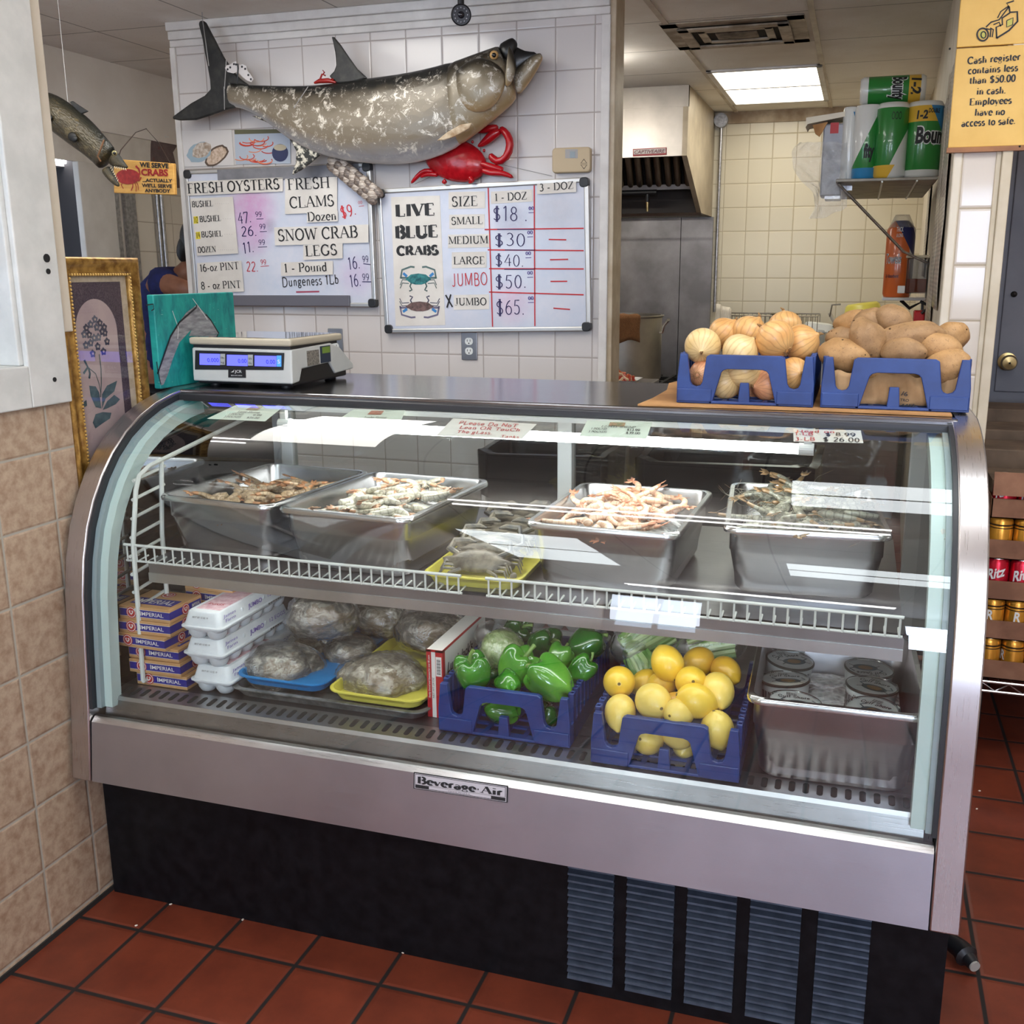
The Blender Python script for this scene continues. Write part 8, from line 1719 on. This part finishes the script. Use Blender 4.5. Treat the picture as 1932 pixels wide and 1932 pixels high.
for k, (x, y, z, lab) in enumerate(((-.70, 2.30, 0, 'lower egg carton behind the pepper crate'), (-.70, 2.30, 1, 'upper egg carton with pink print behind the pepper crate'), (-.385, 2.30, 0, 'lower egg carton behind the lemon crate'), (-.385, 2.30, 1, 'upper egg carton behind the lemon crate and celery'))):
 o = dup(cp); place(o, (x + .15, y, ZL + .0645 * z), (0, 0, pi / 2)); tag(o, lab, 'egg carton', 'egg cartons behind the produce crates')
 if z:
  for s, a, b, zz, h in ((('GRADE A - EGGS', -.02, .10, .052, .012), ('JUMBO', .0, .08, .038, .012)) if x < -.5 else (('Eggs', .02, .12, .040, .018),)):
   sans(s, V((x - .145 + .12 + a, y - .052 + .011 * ((zz - .0355) / .028), ZL + .0645 + zz)), V((x - .145 + .12 + b, y - .052 + .011 * ((zz - .0355) / .028), ZL + .0645 + zz)), h, (0, -.96, .27), plain('carton_ink', rgb(74, 66, 96), .6), o, off=.0006)
# sheet pan with trays of bagged oysters
SHEETM = mottled('dull_sheet_pan', rgb(104, 106, 104), rgb(150, 150, 148), 40, .5, .5, .15)
tag(MB().at((-1.068, 2.03, ZL)).loft([rr3(.45, .42, .03, .0), rr3(.475, .44, .03, .018), rr3(.485, .45, .03, .02), rr3(.485, .45, .03, .0225), rr3(.465, .43, .03, .0225), rr3(.445, .41, .03, .003)]).build('sheet_pan', SHEETM, None, True, angle=50), 'dull grey sheet pan under the blue and yellow trays of bagged oysters', 'pan')
ZTR = ZL + .0235
tray('plastic_tray', -1.19, 2.03, ZTR, .228, .42, .024, 0, 'blue plastic tray of bagged oysters on the lower deck', BT)
tray('plastic_tray', -.948, 2.015, ZTR, .228, .42, .024, 0, 'yellow plastic tray of bagged oysters on the lower deck', YT)
def oyster_mat(name, a, b, c):
 n = NT(name); v = n.coord('Object'); f = n.noise(n.coord('Object', (1, 1, 2.2), (.3, .4, .2)), 22, 7, .7, 1.5); g = n.noise(v, 9, 4); vo = n.new('TexVoronoi'); n.set(vo, 'Vector', v); n.set(vo, 'Scale', 20.0)
 col = n.ramp(f, [(.3, a), (.5, b), (.68, c)]); col = n.mix(n.math('MULTIPLY', n.math('GREATER_THAN', g, .58), .4), col, rgb(120, 92, 58)); col = n.mix(n.ramp(vo.outputs[0], [(.0, (.7, .7, .7)), (.18, (0, 0, 0))]), col, rgb(40, 36, 32))
 return n.bsdf(col, .5, 0, n.bump(n.math('ADD', f, vo.outputs[0]), .7, .01))
OYM = [oyster_mat('oyster_shells', rgb(64, 60, 52), rgb(136, 126, 108), rgb(214, 206, 188)), oyster_mat('oyster_shells_dark', rgb(46, 46, 48), rgb(110, 106, 98), rgb(190, 184, 170))]
def film_mat():
 return clear('cling_film', (.985, .985, .985), 1.45, 2.6, .05, (16, .7, .012), .0)
FILM = film_mat()
def oyster_bag(c, r, seed, lab, rz=0):
 t = thing('oyster_bag', lab, 'bagged oysters', (c[0], c[1], c[2] - r[2]), 0, 'clear bags of oysters')
 bm = bmesh.new(); bmesh.ops.create_icosphere(bm, subdivisions=4, radius=1)
 for v in bm.verts:
  k = 1 + .16 * noise.noise(v.co * 1.6 + V((seed * 5.1, 0, 0))) + .09 * noise.noise(v.co * 4 + V((0, seed, 0))); z = v.co.z; v.co = V((v.co.x * r[0], v.co.y * r[1], max(z, -.72) * r[2])) * k
 me = bpy.data.meshes.new('shell_mass'); bm.to_mesh(me); bm.free(); me.materials.append(OYM[seed % 2]); me.polygons.foreach_set('use_smooth', [True] * len(me.polygons)); o = bpy.data.objects.new('shell_mass', me); COL.objects.link(o); o.location = c; o.rotation_euler = (0, 0, rz); adopt(o, t)
 bm = bmesh.new(); bmesh.ops.create_icosphere(bm, subdivisions=5, radius=1); rr = random.Random(seed)
 for v in bm.verts:
  az = atan2(v.co.y, v.co.x); k = 1.05 + .15 * noise.noise(v.co * 1.6 + V((seed * 5.1, 0, 0))) + .09 * abs(noise.noise(V((az * 3.5, v.co.z * 1.0, seed)))) + .05 * abs(noise.noise(v.co * 4.5 + V((seed, 0, 0)))) + .02 * noise.noise(v.co * 10); z = v.co.z; v.co = V((v.co.x * r[0], v.co.y * r[1], max(z, -.72) * r[2])) * k
 for k in range(1):
  d = V((.75, -.35, .55)).normalized()
  for v in bm.verts:
   q = v.co.normalized().dot(d)
   if q > .93: v.co += d * (q - .93) * .5 * r[0]
 me = bpy.data.meshes.new('bag_film'); bm.to_mesh(me); bm.free(); me.materials.append(FILM); me.polygons.foreach_set('use_smooth', [True] * len(me.polygons)); o = bpy.data.objects.new('bag_film', me); COL.objects.link(o); o.location = c; o.rotation_euler = (0, 0, rz); adopt(o, t)
def px_at(x, y, Y): return onY(x, y, Y)
for i, (x, y, Y, rx, ry, rz_, lab) in enumerate(((530, 1262, 1.935, .098, .085, .058, 'bag of oysters lying at the front of the blue tray'), (722, 1282, 1.925, .098, .085, .058, 'bag of oysters lying at the front of the yellow tray'), (608, 1160, 2.02, .085, .08, .055, 'pale bag of oysters on top of the pile over the blue tray'), (575, 1228, 2.06, .06, .06, .045, 'half-hidden oyster bag behind the front bag on the blue tray'), (662, 1232, 2.05, .06, .06, .045, 'oyster bag in the middle, between the two trays'), (715, 1165, 2.16, .07, .06, .05, 'dark oyster bag at the back behind the pile'), (812, 1190, 2.10, .085, .07, .052, 'dark oyster bag at the back of the yellow tray beside the red box'))):
 p = px_at(x, y, Y); oyster_bag(tuple(p), (rx, ry, rz_), i + 1, lab)
# red and white mix box
def mix_box():
 x0, y0 = -.832, 1.842; w, d = .036, .26; h = onY(803, 1224, y0).z - ZL; t = thing('mix_box', 'tall red and white food box standing between the oysters and pepper crate', 'food box', (x0, y0, ZL))
 MB().box((x0, y0, ZL), (x0 + w, y0 + d, ZL + h)).build('box_carton', CWH, t, bevel=.0015); RB = plain('box_red', rgb(172, 28, 34), .45)
 m = MB(); m.box((x0 - .0006, y0 - .0008, ZL + .001), (x0 + w * .28, y0, ZL + h - .001)).box((x0 + w * .55, y0 - .0008, ZL + .001), (x0 + w + .0006, y0, ZL + h - .001)).box((x0 - .0006, y0 - .0008, ZL + h * .965), (x0 + w + .0006, y0, ZL + h)).box((x0 + w, y0, ZL + h * .965), (x0 + w + .0008, y0 + d, ZL + h + .0004)).box((x0 + w, y0, ZL), (x0 + w + .0008, y0 + .012, ZL + h)); m.build('box_panel', RB, t)
 l = MB().box((x0 + w * .58, y0 - .0014, ZL + h * .62), (x0 + w * .94, y0 - .0008, ZL + h * .9)).build('box_barcode', CWH, t); b = MB()
 for k in range(14): b.box((x0 + w * .64, y0 - .0018, ZL + h * (.65 + .016 * k)), (x0 + w * .88, y0 - .0014, ZL + h * (.65 + .016 * k) + (.0008 if k % 3 else .0014)))
 b.build('barcode_bar', INK, l);
 o = sans('Family Owned and Operated for over 85 years', (0, 0, 0), (h * .62, 0, 0), .0042, (0, 0, 1), CWH, None, bold=.01); o.rotation_euler = Matrix(((0, -1, 0), (0, 0, -1), (1, 0, 0))).to_euler(); o.location = (x0 + w * .2, y0 - .001, ZL + h * .3); adopt(o, t)
 o = sans('NET WT 24 OZ', (0, 0, 0), (h * .3, 0, 0), .004, (0, 0, 1), INK, None); o.rotation_euler = Matrix(((0, -1, 0), (0, 0, -1), (1, 0, 0))).to_euler(); o.location = (x0 + w * .45, y0 - .0012, ZL + h * .3); adopt(o, t)
 o = sans("Lumb Jack's", (0, 0, 0), (.15, 0, 0), .024, (0, 0, 1), INK, None, bold=.02, shear=.25); o.rotation_euler = Matrix(((0, 0, 1), (1, 0, 0), (0, 1, 0))).to_euler(); o.location = (x0 + w + .001, y0 + .02, ZL + h * .62); adopt(o, t)
mix_box()
crate(-.786, 1.79, ZL, .286, .345, .105, 'blue plastic crate of green peppers on the lower deck')
crate(-.446, 1.748, ZL, .288, .36, .105, 'blue plastic crate of lemons on the lower deck')
PEPM = [mottled('pepper_green', rgb(26, 92, 22), rgb(70, 146, 40), 9, .16, 0, .03, Coat_Weight=.6), mottled('pepper_dark', rgb(16, 66, 18), rgb(34, 104, 30), 9, .16, 0, .03, Coat_Weight=.6), mottled('pepper_light', rgb(44, 116, 30), rgb(104, 168, 58), 9, .16, 0, .03, Coat_Weight=.6)]
PSTEM = mottled('pepper_stem', rgb(96, 130, 60), rgb(140, 166, 88), 40, .5)
def pepper_proto(mat, seed):
 rr = random.Random(seed); n = 32; rings = []
 for z, r in ((-.043, .002), (-.042, .012), (-.038, .023), (-.026, .032), (-.008, .037), (.010, .0395), (.024, .038), (.033, .032), (.036, .022), (.032, .012), (.028, .003)):
  lob = .09 if z < .02 else .13; row = []
  for k in range(n):
   a = 2 * pi * k / n; q = r * (1 + lob * cos((3 if seed == 2 else 4) * a + seed) * (.55 + .6 * abs(z) / .04) + .05 * sin(a * 2 + seed)); row.append((q * cos(a), q * sin(a), z + .005 * cos((3 if seed == 2 else 4) * a + seed) * (1 if abs(z) > .025 else 0)))
  rings.append(row)
 o = MB().loft(rings).build('bell_pepper', mat, None, True, angle=180, sub=1); m = MB(); m.tube([(0, 0, .026), (.001, 0, .036), (.006, .003, .046), (.012, .006, .052)], [.006, .0042, .004, .0048], 8); m.build('pepper_stem', PSTEM, o, True, angle=60); return o
PPS = [pepper_proto(PEPM[i], i + 1) for i in range(3)]
Zq = lambda x, y: (790 + .2122 * x, 1140 + .2122 * y)
for i, x, y, Y, s, rx, ry, mi, lab in ((0, 485, 605, 1.855, 1.0, .25, -.15, 0, 'tall green pepper at the red box end of the crate'), (1, 885, 555, 1.895, 1.08, .5, .3, 2, 'big light green pepper at the middle of the pile'), (2, 1165, 670, 1.85, 1.18, -.6, .9, 2, 'largest pale green pepper leaning over the front bar with curled stem'), (3, 800, 715, 1.84, .72, 1.2, 1.3, 0, 'small green pepper lying behind the front bar'),
                                   (4, 1115, 350, 2.03, .95, -1.1, 0, 1, 'dark pepper with stem facing out at the back middle'), (5, 1485, 365, 2.01, 1.0, -1.0, .2, 1, 'dark wrinkled pepper at the back lemon side'), (6, 885, 222, 2.09, .85, .7, .8, 1, 'dark pepper highest at the back beside the wrapped cabbage'), (7, 1255, 470, 1.95, .7, .2, .8, 2, 'small light pepper in the gap between the dark ones'),
                                   (8, 1455, 570, 1.93, .75, .8, -.4, 0, 'pepper against the lemon-side wall of the crate'), (9, 745, 930, 1.85, .85, .5, 1.2, 0, 'pepper seen through the handle opening of its crate'), (10, 1140, 1010, 1.84, .75, .4, .4, 1, 'shaded pepper low in the lemon-side slot'), (11, 660, 620, 1.96, .7, .3, .3, 1, 'half-hidden pepper behind the tall one')):
 p = px_at(*Zq(x, y), Y); put(PPS, mi, p, (rx, ry, i * 1.1), s, lab, 'pepper', 'green peppers in the blue crate')
def cabbage():
 p = px_at(*Zq(735, 400), 1.99); t = thing('wrapped_cabbage', 'pale cabbage wrapped in clear film among the green peppers', 'cabbage', p); bm = bmesh.new(); bmesh.ops.create_icosphere(bm, subdivisions=5, radius=1)
 for v in bm.verts: v.co *= (1 + .08 * noise.noise(v.co * 2.3) + .05 * abs(noise.noise(v.co * 6))); v.co = V((v.co.x * .048, v.co.y * .048, v.co.z * .044))
 me = bpy.data.meshes.new('cabbage_head'); bm.to_mesh(me); bm.free(); n = NT('cabbage_leaf'); v = n.coord('Object'); f = n.noise(v, 26, 7, .75, 1.5); me.materials.append(n.bsdf(n.ramp(f, [(.35, rgb(120, 150, 84)), (.5, rgb(176, 196, 136)), (.65, rgb(214, 222, 182))]), .45, 0, n.bump(f, .5, .006))); me.polygons.foreach_set('use_smooth', [True] * len(me.polygons)); o = bpy.data.objects.new('cabbage_head', me); COL.objects.link(o); o.location = p; adopt(o, t)
 bm = bmesh.new(); bmesh.ops.create_icosphere(bm, subdivisions=5, radius=1)
 for v in bm.verts:
  k = 1.05 + .05 * noise.noise(v.co * 5) + .03 * noise.noise(v.co * 11); d = v.co.normalized().dot(V((-.75, .3, .6)).normalized()); k += max(0, d - .75) * 2.2; v.co = V((v.co.x * .05, v.co.y * .05, v.co.z * .046)) * k
 me = bpy.data.meshes.new('wrap_film'); bm.to_mesh(me); bm.free(); me.materials.append(FILM); me.polygons.foreach_set('use_smooth', [True] * len(me.polygons)); o = bpy.data.objects.new('wrap_film', me); COL.objects.link(o); o.location = p; adopt(o, t)
cabbage()
def lemon_mat(name, a, b):
 n = NT(name); v = n.coord('Object'); f = n.noise(v, 14, 4); g = n.noise(v, 170, 2, .6); return n.bsdf(n.ramp(f, [(.3, a), (.7, b)]), .36, 0, n.bump(g, .2, .0015), Coat_Weight=.15)
LEM = [lemon_mat('lemon_yellow', rgb(226, 182, 46), rgb(240, 204, 74)), lemon_mat('lemon_deep', rgb(216, 162, 34), rgb(232, 186, 56)), lemon_mat('lemon_pale', rgb(226, 192, 84), rgb(238, 212, 112))]
def lemon_proto(mat):
 o = MB().lathe([(.0008, -.043), (.004, -.0425), (.0065, -.040), (.012, -.0365), (.022, -.029), (.031, -.014), (.0338, .002), (.031, .018), (.023, .030), (.013, .037), (.006, .040), (.0035, .0405), (.0008, .040)], 26).build('lemon', mat, None, True, angle=180, sub=1)
 m = MB(); m.lathe([(.0005, .0408), (.0028, .0412), (.0034, .040)], 10, True); m.build('lemon_stem_end', plain('lemon_stem_end', rgb(110, 92, 40), .8), o, True); return o
LMS = [lemon_proto(m) for m in LEM]
Zr = lambda x, y: (1090 + .17598 * x, 1160 + .17598 * y)
for i, x, y, Y, s, rx, ry, mi, lab in ((0, 445, 720, 1.86, 1.02, 1.2, .6, 0, 'lemon high at the pepper-side corner of the crate'), (1, 960, 515, 1.90, 1.04, 2.2, .3, 0, 'round lemon crowning the lemon pile, with its stem scar facing out'), (2, 1285, 515, 1.98, .98, .9, .8, 1, 'deep yellow lemon behind the crowning one'), (3, 1590, 605, 1.97, .92, .2, 1.3, 1, 'lemon with a pointed nipple near the crab tub pan'), (4, 1215, 722, 1.87, 1.0, -1.1, .4, 0, 'bright lemon below the crowning one'), (5, 1500, 820, 1.86, 1.04, .5, -1.0, 2, 'pale lemon at the tub-pan side of the pile'),
                                   (6, 805, 925, 1.81, 1.1, .1, 1.5, 2, 'long lemon lying sideways behind the front bar'), (7, 1275, 925, 1.81, 1.06, .3, -1.2, 0, 'lemon with brown stem dot behind the front bar'), (8, 890, 765, 1.90, .9, .8, .5, 0, 'lemon half hidden at the middle of the pile'), (9, 720, 730, 1.92, .85, 1.0, .2, 0, 'lemon tucked behind the high pepper-side lemon'), (10, 455, 1050, 1.80, .98, .7, .5, 2, 'lemon showing in the pepper-side slot of the crate'), (11, 1500, 1235, 1.795, 1.0, .1, .2, 2, 'upright lemon in the tub-pan side slot'), (12, 1090, 1050, 1.79, .9, .2, 1.4, 2, 'lemon topping the front bar centre'), (13, 760, 1335, 1.80, .95, .9, .9, 2, 'lemon seen through the handle opening, beside the centre post'), (14, 1075, 1285, 1.81, .9, .2, 1.5, 2, 'lemon high in the handle opening of its crate'), (15, 1040, 955, 1.86, .75, 1.0, 1.0, 1, 'deep yellow lemon deep in the gap of the pile'), (16, 1150, 1390, 1.83, .8, .3, 1.3, 2, 'lemon low behind the centre post')):
 p = px_at(*Zr(x, y), Y); put(LMS, mi, p, (rx, ry, i * .9), s * .98, lab, 'lemon', 'lemons in the blue crate')
def celery(a, b, w, n_, lab, seed):
 A, B = px_at(*a), px_at(*b); t = thing('celery_bag', lab, 'bagged celery', (A + B) / 2); rr = random.Random(seed); d = (B - A); u = d.normalized(); s = u.cross(V((0, -1, 0))).normalized(); f = u.cross(s)
 ms = [mottled('celery_green', rgb(86, 140, 56), rgb(150, 190, 104), 40, .35, 0, .1, 'Object', (1, 1, 1)), plain('celery_pale', rgb(176, 204, 134), .35)]
 for k in range(n_):
  q = (k / (n_ - 1) - .5) * w; h = rr.uniform(-.012, .012); m = MB(); m.tube([A + s * q * .8 + f * h, A.lerp(B, .5) + s * q * 1.1 + f * (h + .006), B + s * q + f * h * .5], [.0065, .0085, .0095], 8); m.build('celery_stalk', ms[k % 2], t, True)
 rings = []
 for j in range(13):
  c = A - u * .03 + (d + u * .06) * j / 12; k = .35 if j in (0, 12) else .75 if j in (1, 11) else 1; rings.append([c + s * ((w * .62 + .006 * noise.noise(V((j * .8, q, seed)))) * k * cos(q)) + f * ((.032 + .008 * noise.noise(V((j, q * 2, seed + 3)))) * k * sin(q)) for q in [2 * pi * i / 20 for i in range(20)]])
 MB().loft(rings).build('bag_film', FILM, t, True, angle=180, sub=1)
celery((1178, 1226, 2.03), (1262, 1178, 2.10), .075, 8, 'clear bag of celery at the back of the lemon crate beside the peppers', 1); celery((1300, 1228, 2.06), (1385, 1212, 2.09), .06, 7, 'clear bag of celery at the back near the crab tub pan', 2); celery((1215, 1270, 1.99), (1200, 1235, 2.01), .045, 5, 'twisted end of bagged celery leaves behind the lemons', 3)
# pan of crab-meat tubs on ice
pan('steel_pan', .003, 1.965, ZL, .322, .41, .17, radians(1.5), 'deep dull steel pan of iced crab-meat tubs on the lower deck', steel('dull_pan_steel', (.40, .38, .39), .36, (8, 8, 8), .05, .25))
mound('tub_ice', .003, 1.965, 0, .255, .335, .618, .014, ZL + .02, ICEM, 'crushed ice around the crab-meat tubs', 'ice', 9)
def tub_proto():
 r, h = .051, .052; o = bpy.data.objects.new('crabmeat_tub', None); COL.objects.link(o); m = MB(); m.lathe([(.001, 0), (r * .86, 0), (r * .88, .003), (r * .97, h - .006), (r * .97, h - .004)], 40); m.build('tub_cup', plain('tub_white', rgb(206, 210, 212), .35), o, True)
 m = MB(); m.lathe([(r, h - .008), (r * 1.01, h - .004), (r * 1.0, h + .001), (r * .95, h + .0015), (r * .93, h - .001), (.001, h - .001)], 40); l = m.build('tub_lid', clear('lid_plastic', (.97, .98, .98), 1.45, 1.0, .05), o, True)
 m = MB(); m.lathe([(.001, h - .0022), (r * .93, h - .0022), (r * .93, h - .003), (.001, h - .003)], 40); d = m.build('lid_label', plain('label_white', rgb(200, 204, 204), .5), o, True)
 zz = h - .0016; m = MB(); m.lathe([(r * .95, h + .0018), (r * 1.012, h + .0002), (r * 1.012, h - .002)], 40); m.build('lid_edge', plain('lid_dark_edge', rgb(70, 66, 62), .4), o, True)
 def fl(pts, mt, off, nm='label_crab'): m = MB(); m.face3([(x * r, y * r, zz + off) for x, y in pts]); m.build(nm, mt, d)
 fl([(.14 + .5 * cos(a), -.12 + .3 * sin(a)) for a in [2 * pi * k / 24 for k in range(24)]], plain('label_teal', rgb(46, 72, 82), .5), .0001); fl([(.14 + .3 * cos(a), -.10 + .2 * sin(a)) for a in [2 * pi * k / 20 for k in range(20)]], mottled('label_brown', rgb(104, 76, 34), rgb(150, 116, 54), 60, .5), .0002)
 for s in (-1, 1):
  m = MB(); ribbon(m, [(.14 * r + s * .42 * r, -.05 * r), (.14 * r + s * .66 * r, .1 * r), (.14 * r + s * .5 * r, .3 * r)], .0035, 0, 0, 1, 1, zz + .0002); m.build('label_crab', plain('label_teal2', rgb(46, 72, 82), .5), d)
  m = MB(); ribbon(m, [(.14 * r + s * .4 * r, -.2 * r), (.14 * r + s * .62 * r, -.34 * r)], .002, 0, 0, 1, 1, zz + .0002); m.build('label_crab', INK, d)
 scrawl('Gulf Shore', (-.62 * r, .28 * r, zz + .0003), (.58 * r, .34 * r, zz + .0003), .0105, (0, 0, 1), INK, d, 'lettering', .16, .0002)
 b = MB()
 for k in range(12): b.add([(-.3 * r + k * .0017, .55 * r, zz + .0003), (-.3 * r + k * .0017 + (.0006 if k % 3 else .001), .55 * r, zz + .0003), (-.3 * r + k * .0017 + (.0006 if k % 3 else .001), .78 * r, zz + .0003), (-.3 * r + k * .0017, .78 * r, zz + .0003)], [(0, 1, 2, 3)])
 b.build('label_barcode', INK, d)
 m = MB()
 for k in range(9):
  a = -1.25 + k * .1; R_ = r * .955; m.add([(R_ * sin(a), -R_ * cos(a), .008), (R_ * sin(a + (.035 if k % 2 else .06)), -R_ * cos(a + (.035 if k % 2 else .06)), .008), (R_ * sin(a + (.035 if k % 2 else .06)), -R_ * cos(a + (.035 if k % 2 else .06)), .036), (R_ * sin(a), -R_ * cos(a), .036)], [(0, 1, 2, 3)])
 m.v = [V((p.x * 1.012, p.y * 1.012, p.z)) for p in m.v]; m.v = [V((-p.x * .7 + .02, p.y * 1.0 - .002, p.z)) if False else p for p in m.v]; m.build('tub_barcode', INK, o)
 on_cyl('Nutrition Facts', o, (0, 0, 0), r * .965, -.35, .55, .036, .006, INK, .02, 'z', 0)
 for k in range(3): on_cyl('- - - - - - - - - -', o, (0, 0, 0), r * .955, -.35, .55, .026 - .006 * k, .004, INK, .02, 'z', 0)
 return o
tp = tub_proto(); Zt8 = lambda x, y: (1380 + .24845 * x, 1160 + .24845 * y); ZTB = .617
for k, (x, y, rz, lab) in enumerate(((470, 652, .1, 'crab-meat tub at the front of the pan on the lemon side'), (1075, 690, -.5, 'crab-meat tub at the front of the pan on the door side'), (418, 462, .0, 'crab-meat tub second from the front on the lemon side with nutrition label showing'), (1060, 535, -.4, 'crab-meat tub second from the front on the door side'), (430, 322, .5, 'crab-meat tub third from the front on the lemon side'), (1040, 375, 3.3, 'crab-meat tub third from the front on the door side, printed dark'), (440, 212, .3, 'crab-meat tub at the back on the lemon side'), (1005, 250, 2.9, 'crab-meat tub at the back on the door side'))):
 p = onZ(*Zt8(x, y), ZTB + .052); o = tp if k == 0 else dup(tp); place(o, (p.x, p.y, ZTB - .004 * (k % 3)), (.08 * sin(k * 2), .07 * cos(k * 1.7), rz)); tag(o, lab, 'crab-meat tub', 'crab-meat tubs on ice')
